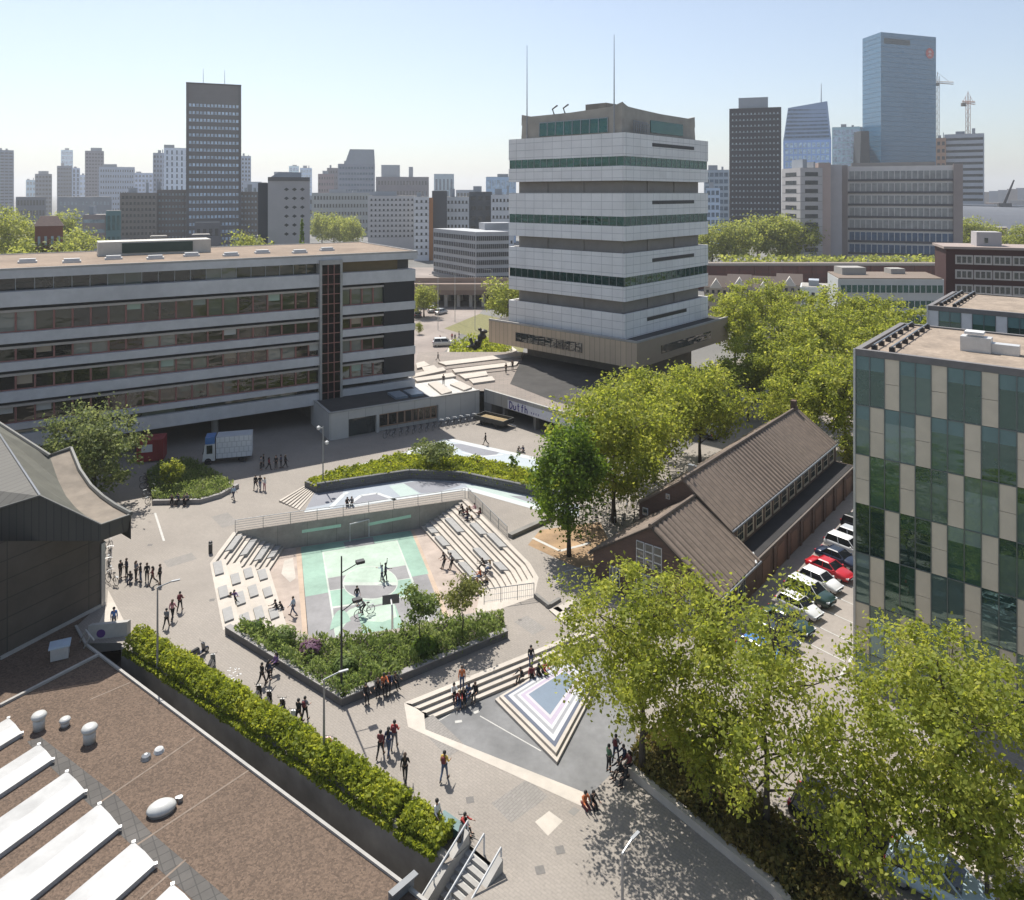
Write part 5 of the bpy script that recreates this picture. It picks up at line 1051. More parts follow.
def gable(parent,a0,a1,e0,e1,zb,ze,zr,nm):
    am=(a0+a1)/2; mb=MB()
    for e in (e0,e1): mb=MB(); mb.poly([T(a0,e,zb),T(a1,e,zb),T(a1,e,ze),T(am,e,zr),T(a0,e,ze)]); o=mb.build('gable_wall',BRK,parent)
    for a in (a0,a1): mb=MB(); mb.poly([T(a,e0,zb),T(a,e1,zb),T(a,e1,ze),T(a,e0,ze)]); mb.build('side_wall',BRS,parent)
    ov=.3 if nm=='front_roof' else .08; sl=(zr-ze)/((a1-a0)/2); th=.16; mb=MB()
    for s,a in ((-1,a0),(1,a1)):
        A0=a+s*ov; z0=ze-sl*ov
        # corrugated pantile slope: rolls run down the slope, modelled as ridges
        L_=e1-e0; pitch=.62; n=int(L_/pitch)
        for k in range(n):
            p0=e0-.12+k*(L_+.24)/n; p1=p0+(L_+.24)/n; pm=p0+(p1-p0)*.45
            for u,v,h0,h1 in ((p0,pm,.0,.10),(pm,p1,.10,.0)):
                mb.poly([T(A0,u,z0+th+h0),T(A0,v,z0+th+h1),T(am,v,zr+th+h1),T(am,u,zr+th+h0)])
        mb.poly([T(A0,e0-.12,z0),T(am,e0-.12,zr),T(am,e0-.12,zr+th),T(A0,e0-.12,z0+th)]); mb.poly([T(A0,e1+.12,z0),T(am,e1+.12,zr),T(am,e1+.12,zr+th),T(A0,e1+.12,z0+th)]); mb.poly([T(A0,e0-.12,z0),T(A0,e1+.12,z0),T(A0,e1+.12,z0+th),T(A0,e0-.12,z0+th)])
        mb.poly([T(A0,e0-.12,z0-.002),T(A0,e1+.12,z0-.002),T(am,e1+.12,zr-.002),T(am,e0-.12,zr-.002)])
    rf=mb.build(nm,TILE,parent)
    mb=MB(); mb.tube([T(am,e0-.14,zr+th+.06),T(am,e1+.14,zr+th+.06)],.16,7); mb.build('ridge_tiles',mat('ridge_tile',(.15,.115,.09),.8,.25,3),rf)
    for a,s in ((a0,-1),(a1,1)):
        mb=MB(); mb.tube([T(a+s*(ov+.06),e0-.1,ze-sl*ov+.08),T(a+s*(ov+.06),e1+.1,ze-sl*ov+.08)],.09,6); mb.build('gutter',M['steel'],rf)
    return rf
mr_=gable(bh,1.95,10.05,7,33,0,3.9,6.8,'main_roof')
fr_=gable(bh,0,10,0,6.98,0,2.4,5.7,'front_roof')
mb=MB(); bx(mb,T,-.02,1.94,6.99,33,0,2.15); an=mb.build('side_annex',BRS,bh); mb=MB(); bx(mb,T,.2,1.93,7.0,32.8,2.151,2.2); mb.build('annex_roof',mat('annex_felt',(.024,.023,.024),.9,.2,1,var2=.2,scale2=.4),an); mb=MB(); bx(mb,T,-.04,.10,7,33,2.151,2.27); mb.build('annex_parapet',M['kerbd'],an)
for k in range(8):
    mb=MB(); e=8.2+k*3.05; bx(mb,T,-.05,-.021,e,e+1.5,.05,1.75); mb.build('garage_door' if k%2 else 'door',mat('door%d'%k,(.16,.09,.06),.7,.15,2),an)
    mb=MB(); bx(mb,T,-.14,-.022,e+2.1,e+2.45,0,2.1); mb.build('pier',BRS,an)
for k in range(13):
    e=8.0+k*1.9; mb=MB(); bx(mb,T,1.90,1.946,e,e+1.4,2.45,3.72); w_=mb.build('window',mat('pale_window',(.50,.42,.32),.5,.15,2) if 'pw' not in M else M['pw'],bh); M['pw']=w_.data.materials[0]
    mb=MB()
    for j in range(3): bx(mb,T,1.88,1.899,e+.06+.37*j,e+.36+.37*j,2.7,3.2); bx(mb,T,1.88,1.899,e+.06+.37*j,e+.36+.37*j,3.28,3.68)
    mb.build('pane',M['glass'],w_)
# gable windows
def gwin(a0,a1,z0,z1,nx,nz,e,parent=bh):
    mb=MB(); bx(mb,T,a0,a1,e-.06,e+.02,z0,z1); w_=mb.build('window',M['white'],parent); mb=MB(); dw=(a1-a0)/nx; dz=(z1-z0)/nz
    for i in range(nx):
        for j in range(nz): bx(mb,T,a0+dw*i+.05,a0+dw*(i+1)-.05,e-.075,e-.061,z0+dz*j+.05,z0+dz*(j+1)-.05)
    mb.build('pane',M['glass'],w_); return w_
for i in range(3): gwin(4.1+.72*i,4.75+.72*i,2.75,4.5,1,3,0)
for i in range(3): gwin(4.1+.72*i,4.75+.72*i,.5,2.2,1,3,0)
gwin(1.6,2.5,.5,1.9,3,2,0); gwin(7.6,8.5,.5,1.9,3,2,0)
gwin(2.5,3.1,3.0,3.6,1,1,7); gwin(4.6,4.95,5.0,5.4,1,1,7); gwin(7.2,7.55,5.0,5.4,1,1,7); gwin(9.2,9.7,3.1,3.7,1,1,7)
for e in (1.2,3.6): 
    mb=MB(); bx(mb,T,-.06,.02,e,e+1.3,.5,1.9); w_=mb.build('window',M['white'],bh); mb=MB(); [bx(mb,T,-.075,-.061,e+.05+.42*j,e+.4+.42*j,.55,1.85) for j in range(3)]; mb.build('pane',M['glass'],w_)
mb=MB(); bx(mb,T,5.8,6.3,32.0,32.6,6.2,7.9); mb.build('chimney',BRS,mr_)
mb=MB(); bx(mb,T,6.4,6.9,9.6,9.9,6.55,7.2); bx(mb,T,6.4,6.6,10.1,10.3,6.5,7.0); mb.build('roof_vent',M['steel'],mr_)
mb=MB(); mb.tube([T(-.3,6.3,2.4),T(.4,7.4,2.6)],.09,6); mb.build('downpipe',M['galv'],fr_)
# ---------------------------------------------------------------- chequered glass office, right
GO=Vector((21.2,46,0)); gU=Vector((.77,-.638,0)); gV=Vector((.638,.77,0)); T=fr(GO,gU,gV)
BEI=mat('beige_panel',(.62,.54,.42),.7,.08,1,var2=.08,scale2=.2); MUL=mat('office_mullion',(.16,.18,.18),.4,.1,2,metal=.4)
OGL=glass('office_glass',(.022,.050,.043),.03,2.3,.8,.6,tint=(.72,.95,.90)); rand_tint(OGL,(.034,.068,.060),(.24,.31,.31)); OSP=mat('glass_spandrel',(.12,.21,.21),.15,.15,.6,spec=.8)
INT=mat('office_ceiling',(.40,.50,.48),.7,.2,1)
def office(name,label,GO,nu,depth,zt,rows,fh,pan,first,label2=None,vis_rows=None):
    T=fr(GO,gU,gV); u=.83; L=nu*u
    r=empty(name,tuple(GO),0,label,'building')
    mb=MB(); bx(mb,T,.12,L,.12,depth,0,zt-.4); mb.build('core',mat('office_core_'+name,(.05,.055,.05),.8,.2),r)
    mb=MB(); bx(mb,T,.5,L,.5,depth-.4,zt-.3,zt-.1); mb.build('roof_gravel',mat('office_gravel',(.27,.215,.165),.95,.25,3,var2=.2,scale2=.6,bump=.3) if 'og' not in M else M['og'],r); M['og']=COL.objects[-1].data.materials[0]
    mb=MB(); bx(mb,T,-.06,L,-.06,.28,zt-.4,zt); bx(mb,T,-.06,.28,.281,depth,zt-.4,zt); bx(mb,T,.281,L,depth-.3,depth,zt-.4,zt); mb.build('roof_edge',mat('coping_dark',(.16,.15,.145),.6,.15,2) if 'cd' not in M else M['cd'],r); M['cd']=COL.objects[-1].data.materials[0]
    for k in range(rows):
        z1=zt-.4-fh*k; z0=z1-fh; j=0
        while j<nu:
            ph=(first-k)%3
            if j%3==ph:
                mb=MB(); 
                for q in (0,1): bx(mb,T,j*u+.015,(j+1)*u-.015,-.02,.1,z0+fh*.5*q+.012,z0+fh*.5*(q+1)-.012)
                mb.build('panel',pan,r); j+=1
            else:
                n=1
                while j+n<nu and (j+n)%3!=ph: n+=1
                mb=MB(); bx(mb,T,j*u,(j+n)*u,.0,.09,z0,z1-fh*.28); w_=mb.build('window',OGL,r)
                mb=MB(); bx(mb,T,j*u,(j+n)*u,-.002,.088,z1-fh*.28,z1-.02); mb.build('spandrel_glass',OSP if k<2 else OGL,w_)
                mb=MB()
                for q in range(n+1): x=min(max((j+q)*u,.03),L-.03); bx(mb,T,x-.025,x+.025,-.05,-.0021,z0,z1)
                bx(mb,T,j*u,(j+n)*u,-.045,-.0022,z0-.03,z0+.03); mb.build('frame',MUL,w_)
                if rnd.random()<.4 and k<5:
                    mb=MB(); x=j*u+rnd.uniform(.1,.5); s_=rnd.uniform(.5,.9); mb.poly([T(x,-.001,z0+.2),T(x+s_,-.001,z0+.25),T(x+s_+.2,-.001,z0+.75),T(x+.25,-.001,z0+.65)]); 
                j+=n
    # left flank
    for k in range(rows):
        z1=zt-.4-fh*k; z0=z1-fh
        for j in range(int(depth/u/2)):
            mb=MB(); bx(mb,T,-.0,.1,j*2*u+.13,(j+1)*2*u,z0,z1-.15); mb.build('window' if (j+k)%3 else 'panel',OGL if (j+k)%3 else pan,r)
    mb=MB(); bx(mb,T,-.1,.02,-.1,.02,0,zt); mb.build('corner_trim',M['galv'],r)
    mb=MB(); 
    for b0 in (1.0,2.4):
        pass
    # roof rails for the window cradle
    for a in (.9,1.9):
        o=MB(); o.tube([T(a,.6,zt+.25),T(a,depth-.8,zt+.25)],.05,6); rl=o.build('cradle_rail',M['steel'],r)
        for q in range(7): o=MB(); y=.8+(depth-1.8)*q/6; bx(o,T,a-.15,a+.15,y-.15,y+.15,zt-.1,zt+.2); o.build('rail_foot',M['black'],rl)
    return r,T,L
r,T,L=office('chequered_office','near glass office block with chequered beige panels at the right edge',GO,17,12,20.4,7,3.03,BEI,2)
mb=MB(); bx(mb,T,5.0,6.6,4.0,4.9,20.3,21.2); bx(mb,T,6.6,8.0,4.2,4.9,20.3,20.9); o=mb.build('air_unit',M['galv'],r); mb=MB(); bx(mb,T,5.2,6.2,4.1,5.0,21.35,21.5); mb.build('unit_lid',M['white'],o)
mb=MB(); bx(mb,T,8.6,9.8,3.0,4.0,20.3,20.6); mb.build('rooflight',M['white'],r)
office('rear_office','rear glass office block with white panels behind the chequered one',Vector((36.3,65,0)),18,12,20.2,3,3.1,mat('white_panel',(.62,.62,.62),.7,.08),0)
# ================================================================= TREES AND PLANTS
LEAF_A=leafmat('leaf_lime',(.105,.140,.020),(.215,.255,.038),(.340,.350,.080),.52)
LEAF_B=leafmat('leaf_dark',(.050,.098,.012),(.100,.165,.020),(.165,.23,.034),.46)
LEAF_C=leafmat('leaf_far',(.13,.165,.032),(.225,.26,.055),(.32,.335,.09),.5)
LEAF_H=leafmat('leaf_hedge',(.105,.140,.016),(.205,.250,.030),(.340,.360,.055),.48)
LEAF_P=leafmat('leaf_planter',(.085,.130,.030),(.150,.205,.055),(.25,.29,.11),.44)
LEAF_D=leafmat('leaf_bed',(.075,.088,.022),(.145,.130,.038),(.23,.18,.065),.44)
LEAF_O=leafmat('leaf_olive',(.08,.115,.034),(.14,.175,.06),(.22,.245,.10),.44)
LEAF_V=leafmat('leaf_purple',(.10,.045,.09),(.16,.08,.13),(.22,.13,.18),.3)
def leaf_mesh(name,pts,ls,m,seed=0,up=.6,center=None,aspect=.62,tall=0):
    g=np.random.default_rng(seed); n=len(pts); pts=np.asarray(pts,float)
    nr=g.normal(size=(n,3)); nr[:,2]+=up
    if center is not None:
        o=pts-np.asarray(center); o/=np.linalg.norm(o,axis=1,keepdims=True)+1e-6; nr+=o*.7
    nr/=np.linalg.norm(nr,axis=1,keepdims=True)
    t=g.normal(size=(n,3)); 
    if tall: t=np.array([0,0,1.])*tall+g.normal(size=(n,3))*.45
    t-=nr*(t*nr).sum(1,keepdims=True)*(0 if tall else 1); t/=np.linalg.norm(t,axis=1,keepdims=True)
    b=np.cross(nr,t); b/=np.linalg.norm(b,axis=1,keepdims=True)+1e-9
    s=(ls*g.uniform(.42,1.42,size=n))[:,None]
    v=np.empty((n,4,3)); v[:,0]=pts-t*s*.5; v[:,1]=pts+b*s*aspect*.5+nr*s*.08; v[:,2]=pts+t*s*.5-nr*s*.05; v[:,3]=pts-b*s*aspect*.5+nr*s*.08
    me=bpy.data.meshes.new(name); me.vertices.add(n*4); me.vertices.foreach_set('co',v.reshape(-1))
    me.loops.add(n*4); me.loops.foreach_set('vertex_index',np.arange(n*4,dtype=np.int32))
    me.polygons.add(n); me.polygons.foreach_set('loop_start',np.arange(0,n*4,4,dtype=np.int32)); me.polygons.foreach_set('loop_total',np.full(n,4,dtype=np.int32))
    me.update(calc_edges=True); me.validate(); me.materials.append(m); return me
def tree_parts(seed,H,rc,zlo,nclus,nleaf,ls,m,shape='round',tr=.22,spread=.24,limbs=14,core=2.3,twigs=True):
    g=np.random.default_rng(seed); hz=(H-zlo)/2; c0=np.array([0,0,zlo+hz])
    d=g.normal(size=(nclus,3)); d/=np.linalg.norm(d,axis=1,keepdims=True)
    lob=g.normal(size=(7,3)); lob/=np.linalg.norm(lob,axis=1,keepdims=True)
    bump=.80+.30*np.clip((d@lob.T).max(1),0,1)**4*g.uniform(.6,1.1,size=nclus)
    rr=g.uniform(size=nclus)**(1/core)*bump
    cl=d*rr[:,None]*np.array([rc,rc,hz])
    if shape=='col': cl[:,:2]*=(1-.35*np.clip(cl[:,2:3]/hz,0,1))
    if shape=='flat': cl[:,2]*=.8
    if shape=='spread': cl[:,:2]*=(1-.18*np.clip(-cl[:,2:3]/hz,0,1))
    cl+=c0
    w_=g.uniform(.5,1.5,size=nclus); idx=g.choice(nclus,size=nleaf,p=w_/w_.sum())
    sp=np.array([rc,rc,hz*.75])*spread*g.uniform(.6,1.2,size=nclus)[idx][:,None]
    pts=cl[idx]+g.normal(size=(nleaf,3))*sp*.55
    pts=pts[pts[:,2]>zlo*.55]
    cm_=leaf_mesh('crown',pts,ls,m,seed,.6,c0)
    mb=MB(); pr=random.Random(seed); bend=[Vector((pr.uniform(-.15,.15)*k*.5,pr.uniform(-.15,.15)*k*.5,H*.86*k/6)) for k in range(7)]
    mb.tube(bend,[tr*(1.25 if k==0 else 1)*(1-.13*k) for k in range(7)],8)
    order=np.argsort(-rr)[:limbs*3]; pr.shuffle(list(order)); sel=list(order[::3]) if len(order)>=limbs*3 else list(order)
    for j in sel[:limbs]:
        e=Vector(cl[j]); zb=max(zlo*.8,min(e.z-.35*math.hypot(e.x,e.y)-.3,H*.75)); k=zb/(H*.86)*6; i=min(int(k),5); s=bend[i].lerp(bend[i+1],k-i); 
        mid=s.lerp(e,.5)+Vector((0,0,-.06*(e-s).length)); r0=tr*.42*(1-.5*zb/H)
        mb.tube([s,mid,e],[r0,r0*.6,r0*.2],5)
        if twigs:
            dist=((cl-np.array(mid))**2).sum(1); nb=np.argsort(dist)[:4]
            for q in nb: mb.tube([mid,Vector(cl[q])],[r0*.4,r0*.12],4,caps=False)
    tm=bpy.data.meshes.new('trunk'); tm.from_pydata(mb.v,[],mb.f); tm.materials.append(M['bark']); tm.polygons.foreach_set('use_smooth',[True]*len(tm.polygons)); tm.update()
    return tm,cm_
def put_tree(parts,x,y,label,group=None,s=1.0,rz=0,name='broadleaf_tree',z=0,cat='tree',sz=None):
    r=empty(name,(x,y,z),rz,label,cat,group); r.scale=(s,s,sz or s)
    for nm,me in zip(('trunk','crown'),parts):
        o=bpy.data.objects.new(nm,me); COL.objects.link(o); o.parent=r
    return r
fg='large street trees in the foreground'
p=P(652,776); put_tree(tree_parts(3,11.0,5.1,2.2,160,20000,.205,LEAF_A,tr=.17,spread=.145,core=2.6),p.x-.5,p.y,'leafy light green tree overhanging the painted island',fg)
p=P(775,835); put_tree(tree_parts(5,11.9,5.3,1.8,100,11500,.215,LEAF_A,'spread',tr=.16,spread=.19,core=2.2),p.x-.3,p.y+.3,'open crowned tree whose slim trunk shows against the tan street',fg)
p=P(950,885); put_tree(tree_parts(8,11.5,5.6,1.9,160,19000,.205,LEAF_A,'spread',tr=.18,spread=.14,core=2.4),p.x-.2,p.y,'large tree before the chequered office at the lower right corner',fg)
p=P(865,905); put_tree(tree_parts(21,6.8,3.4,1.5,50,4800,.22,LEAF_A,tr=.12,spread=.24),p.x,p.y,'lower tree whose crown fills the bottom edge between two cars',fg)
p=P(985,912); put_tree(tree_parts(23,6.4,3.1,1.4,55,5600,.22,LEAF_A,tr=.11,spread=.2),p.x,p.y,'low leafy tree filling the bottom right photo corner',fg)
p=P(712,815); put_tree(tree_parts(22,5.6,2.4,1.3,40,3600,.22,LEAF_A,tr=.10,spread=.25),p.x,p.y,'smaller tree beside the kerb below the open crowned tree',fg)
p=P(569,556); put_tree(tree_parts(31,12.0,3.2,1.7,100,10500,.33,LEAF_B,'col',tr=.17,spread=.3),p.x,p.y,'dense dark green oval tree at the corner of the brick hall',None)
mg='trees between the plaza and the brick hall'
p=P(614,522); put_tree(tree_parts(41,13.6,6.2,2.4,150,15500,.35,LEAF_A,tr=.2,spread=.21),p.x,p.y,'big light green tree with a bare trunk behind the dark oval tree',mg)
p=P(654,482); put_tree(tree_parts(42,12.8,5.5,2.0,105,11500,.35,LEAF_A,tr=.18,spread=.22),p.x,p.y,'light green tree in the middle of the row left of the brick hall',mg)
p=P(700,463); put_tree(tree_parts(43,12.6,6.6,1.8,120,12500,.36,LEAF_A,'flat',tr=.18,spread=.22),p.x,p.y,'wide flat crowned tree at the far end of the row left of the brick hall',mg)
yt=[tree_parts(50+k,13.5,5.6,2.6,110,8000,.42,LEAF_A,tr=.2,spread=.19) for k in range(3)]
yl=['tree beside the right corner of the tower plinth','tree beyond the far end of the brick hall roof','tree left of the chequered office corner','tree above the ridge of the brick hall','tree in front of the small white house','tree below the left end of the long white office','tree below the middle of the long white office','tree touching the rear office roof','tree right behind the roof of the chequered office','tree furthest from the plaza near the beige gabled houses','tree between the plinth and the beige gabled houses','tree deep in the grove behind the brick hall','tree filling the gap between grove and chequered office','tree standing lowest in the grove just behind the brick hall gable','tree between the side road and the far end of the brick hall','short tree peeking over the far ridge end of the brick hall']
for k,(a,Y,s) in enumerate(((735,128,.98),(808,90,.92),(846,84,.90),(780,100,1.0),(803,128,1.0),(836,132,1.02),(872,128,1.0),(908,118,.95),(880,100,.92),(772,148,1.0),(742,148,.95),(820,110,1.0),(862,114,.98),(775,112,.85),(748,98,.84),(790,84,.72))):
    put_tree(yt[k%3],PX(a,Y),Y,yl[k].replace('tree','light green tree',1),'light green trees in the grove behind the brick hall',s,k*1.3)
p=P(846,478); put_tree(tree_parts(60,4.2,1.6,.9,30,2600,.26,LEAF_A,tr=.08,spread=.3),p.x+1.2,p.y+1,'small bright tree squeezed between the brick hall and the chequered office')
p=P(95,505); put_tree(tree_parts(61,10.4,4.7,1.0,95,9000,.33,LEAF_O,tr=.16,spread=.24),p.x,p.y,'grey green tree between the dark hall and the school building')
ft=[tree_parts(70+k,18,8.2,3.0,75,5200,.8,LEAF_C,tr=.4,spread=.28,limbs=8,twigs=False) for k in range(3)]
def far(a,Y,top,label,group=None,wide=1.0): 
    h=PZ(top,Y); s=h/18; o=put_tree(ft[far.k%3],PX(a,Y),Y,label,group,s*wide,far.k*1.7,sz=s); far.k+=1
far.k=0
for a,Y,t,l in ((712,290,224,'beside the banded tower'),(735,292,217,'second from the banded tower'),(758,300,215,'in the middle of its row'),(780,296,214,'fourth in its row'),(800,300,214,'beside the white ended slab')): far(a,Y,t,'tall spring green tree in front of the office slabs, '+l,'row of tall trees in front of the slabs')
for a,Y,t,l in ((322,420,212,'left end'),(334,410,213,'second from the left'),(344,400,215,'centre'),(353,385,217,'near the right end'),(404,400,221,'alone before the white housing block')): far(a,Y,t,'round green avenue tree beyond the school roof, '+l,'avenue trees beyond the school roof',.9)
p=(PX(8,205),205); put_tree(tree_parts(77,PZ(204,205),10.5,5,130,12000,.62,LEAF_C,tr=.4,spread=.2,limbs=10,twigs=False),*p,'huge round tree rising behind the left end of the school roof'); far(36,186,235,'small yellow green tree right of the huge round tree'); far(60,300,211,'green tree crown in front of the far left low roofs'); far(74,230,228,'dark green tree beside the pinkish striped range'); far(52,320,216,'green crown left of the one before the far left low roofs')
for a,Y,t,l in ((966,330,217,'left'),(985,330,222,'middle'),(1022,300,222,'right')): far(a,Y,t,'dark green tree by the grey curved shed, '+l+' of three','trees by the curved shed')
far(424,180,284,'bright small tree at the corner of the school roof',None,1.1); far(419,158,322,'small tree in the shade beside the school end wall',None,.8); far(508,165,275,'bright yellow green tree left of the banded tower',None,1.0); far(252,215,232,'small tree peeping over the roof left of the stone block')
cx_=PX(302,200); mbp=np.random.default_rng(5); n=900; z=mbp.uniform(0,1,n)**1.3; a=mbp.uniform(0,6.28,n); rr=(1-z)*2.0*mbp.uniform(.6,1,n); r=empty('conifer',(cx_,200,0),0,'dark narrow conifer in front of the diamond windowed block','tree')
me=leaf_mesh('crown',np.stack([rr*np.cos(a),rr*np.sin(a),3+z*(PZ(219,200)-3)],1),.8,LEAF_B,3,.2); o=bpy.data.objects.new('crown',me); COL.objects.link(o); o.parent=r; WM['x']=None
mb=MB(); mb.tube([(cx_,200,0),(cx_,200,12)],[.3,.1],6); mb.build('trunk',M['bark'],r)
# low green strip in front of the viaduct and the slabs
g=np.random.default_rng(9); n=2600; pts=np.stack([g.uniform(PX(720,255),PX(960,255),n),g.uniform(248,262,n),g.uniform(4,PZ(256,255),n)],1); o=link_mesh('shrub_belt',leaf_mesh('shrub_belt',pts,1.3,LEAF_C,4),[]); tag(o,'low green shrub belt along the railway viaduct','shrubs',kind='stuff')
# ---- hedge on the retaining wall
hed=empty('hedge_wall',tuple(hA),0,'long concrete retaining wall of the sunken lane','wall')
L_=(hB-hA).length
def along(t,o): return hA+hd*t+hn*o
mb=MB(); a,b=along(-.6,-.85),along(L_-.1,-.85); mb.prism([a,b,b+hn*.4,a+hn*.4],-3.6,.12); mb.build('wall_body',mat('lane_wall',(.30,.275,.245),.85,.2,.7,var2=.25,scale2=.5),hed)
mb=MB(); a,b=along(-.6,.55),along(L_-.3,.55); mb.prism([a,b,b+hn*.15,a+hn*.15],-.05,.30); mb.build('planter_kerb',M['concrete'],hed)
mb=MB(); a,b=along(-.6,-.44),along(L_-.3,-.44); mb.prism([a,b,b+hn*.98,a+hn*.98],-.1,.1); mb.build('soil_bed',M['soil'],hed)
def hedge(t0,t1,w,h,n,seed,label):
    g=np.random.default_rng(seed); t=g.uniform(t0,t1,n); u=g.uniform(-1,1,n); v=g.uniform(0,1,n)
    nz=.86+.09*np.sin(t*1.3+1)+.07*np.sin(t*3.1)+.06*np.sin(t*7.3+u*3)
    lu=.92+.08*np.sin(t*2.3+2)
    o=u*w*lu-.15; z=.08+v*h*nz*(1-.45*u*u)+g.normal(size=n)*.11
    fr_=u<-.35; z=np.where(fr_ & (v<.4), .25-(.4-v)*.9*nz, z); o=np.where(fr_ & (v<.4), -.88-g.uniform(0,.28,n), o)
    pts=np.stack([hA.x+hd.x*t+hn.x*o, hA.y+hd.y*t+hn.y*o, z],1)
    ob=link_mesh('hedge',leaf_mesh('hedge',pts,.21,LEAF_H,seed,.7),[]); return tag(ob,label,'hedge')
hedge(0,L_-3.2,.88,1.25,34000,1,'long thick yellow green hedge on the lane wall beside the plaza'); hedge(L_-2.9,L_-.5,.8,.75,6000,2,'short low end of hedge beside the stairs')
# ---- planters
def scatter(poly,n,seed,zf):
    g=np.random.default_rng(seed); xs=[p[0] for p in poly]; ys=[p[1] for p in poly]; out=[]
    px_=np.array(xs); py_=np.array(ys)
    while len(out)<n:
        x=g.uniform(min(xs),max(xs),4*n); y=g.uniform(min(ys),max(ys),4*n); ins=np.zeros(4*n,bool); j=len(poly)-1
        for i in range(len(poly)):
            c=((py_[i]>y)!=(py_[j]>y))&(x<(px_[j]-px_[i])*(y-py_[i])/(py_[j]-py_[i]+1e-12)+px_[i]); ins^=c; j=i
        for a,b in zip(x[ins],y[ins]): out.append((a,b))
    out=np.array(out[:n]); z=zf(out[:,0],out[:,1],g,n); return np.stack([out[:,0],out[:,1],z],1)
gp=[P(232,629,.5),P(341,698,.5),P(505,632,.5),P(503,615,.3),P(440,622,.3),P(400,631,.3),P(335,642,.3),P(300,640,.3),P(250,622,.3)]
r=empty('garden_planter',tuple(P(342,706)),0,'planter bed with a dark kerb wall in front of the mint court','planter')
def kerb(pts,w,z0,z1,m,parent,nm='kerb_wall',side=1,cap=None):
    mb=MB(); mc=MB()
    for a,b in zip(pts,pts[1:]):
        d=(b-a).normalized(); n=Vector((-d.y,d.x,0))*side*w
        mb.prism([a-d*.0,b+d*.0,b+n,a+n],z0,z1)
        if cap: e=n.normalized()*.03; mc.prism([a-e,b-e,b+n+e,a+n+e],z1+.001,z1+.06)
    mb.build(nm,m,parent)
    if cap: mc.build('coping',cap,parent)
M['kerbgrey']=mat('kerb_grey',(.26,.245,.235),.8,.12,2); M['kerbdark']=mat('kerb_dark',(.12,.115,.115),.8,.15,2)
kp=[Z(P(225,634),0),Z(P(342,707),0),Z(P(508,638),0)]; kerb(kp,.38,-.05,.46,M['kerbdark'],r,cap=M['kerbgrey'])
mb=MB(); mb.sheet([[Z(p,0) for p in gp]],.2); mb.build('soil',M['soil'],r)
hf=lambda x,y,g,n: .2+g.uniform(0,1,n)**.8*(.62+.30*np.sin(x*1.7)*np.sin(y*2.3)+.22*np.sin(x*4.1+y*3))
tag(link_mesh('planter_plants',leaf_mesh('planter_plants',scatter(gp,13000,3,hf),.30,LEAF_P,3,.5,aspect=.35,tall=.5),[]),'mixed green perennials filling the planter before the mint court','plants',kind='stuff')
g=np.random.default_rng(4)
def bush(p,r_,h,n,m,label,ls=.2,name='bush',seed=1,z0=.2):
    g=np.random.default_rng(seed); d=g.normal(size=(n,3)); d/=np.linalg.norm(d,axis=1,keepdims=True); d*=(g.uniform(.3,1,n)**.5)[:,None]
    pts=np.stack([p.x+d[:,0]*r_,p.y+d[:,1]*r_,z0+h*.5+d[:,2]*h*.5],1); return tag(link_mesh(name,leaf_mesh(name,pts,ls,m,seed,.6),[]),label,'bush')
bush(P(311,652,.4),.75,.95,500,LEAF_V,'purple flowering bush in the planter before the court',.22,seed=6); bush(P(283,640,.4),.9,1.1,700,LEAF_P,'round green bush near the left end of the garden planter',.22,seed=7); bush(P(256,630,.4),.6,.8,400,LEAF_B,'small dark bush at the left tip of the garden planter',.2,seed=8)
bush(P(345,668,.4),.8,.9,600,LEAF_P,'green bush in the middle of the garden planter below the floodlight mast',.24,seed=9); bush(P(425,650,.4),.9,1.0,700,LEAF_B,'dark green bush under the left small planter tree',.24,seed=10)
st=tree_parts(80,4.0,1.45,2.0,30,1900,.21,LEAF_P,tr=.06,spread=.3,limbs=9); p=P(420,650,.2); put_tree(st,p.x,p.y,'small olive green tree in the planter left of its twin','young trees in the garden planter',z=.2,name='small_tree')
st2=tree_parts(81,4.1,1.6,2.0,28,1700,.21,leafmat('leaf_bronze',(.085,.105,.03),(.155,.17,.045),(.22,.225,.07),.44),tr=.06,spread=.3,limbs=9); p=P(462,638,.2); put_tree(st2,p.x,p.y,'small yellowish green tree at the right end of the garden planter','young trees in the garden planter',z=.2,name='small_tree')
# upper planter by the skate basin, with stone wall
r=empty('stone_planter',tuple(P(440,490)),0,'long raised planter with a dark stone wall inside the skate basin','planter'); q=lambda l:[P(260+a/3.413,420+b/3.413) for a,b in l]
fl=q([(152,233),(195,250),(510,202),(690,210),(940,262),(1040,280)])
mb=MB()
for a,b in zip(fl[1:],fl[2:]): d=(b-a).normalized(); n=Vector((-d.y,d.x,0))*.35; mb.prism([a,b,b+n,a+n],-.02,.95)
a,b=fl[0],fl[1]; d=(b-a).normalized(); n=Vector((-d.y,d.x,0))*.3; mb.prism([a,b,b+n,a+n],-.02,.7); mb.build('stone_wall',M['stonewall'],r)
up_p=[fl[0],fl[1],fl[2],fl[3],fl[4],fl[5]]+q([(1040,225),(930,195),(800,160),(690,142),(480,135),(350,170),(250,195),(170,222)])
mb=MB(); mb.sheet([up_p],.55); mb.build('soil',M['soil'],r)
hf2=lambda x,y,g,n: .55+g.uniform(0,1,n)*(.32+.14*np.sin(x*1.3)+.16*np.sin(x*3.1+y*2))
tag(link_mesh('planter_plants',leaf_mesh('planter_plants',scatter(up_p,11000,5,hf2),.34,LEAF_H,5,.6),[]),'yellow green shrubs filling the raised stone planter','plants',kind='stuff')
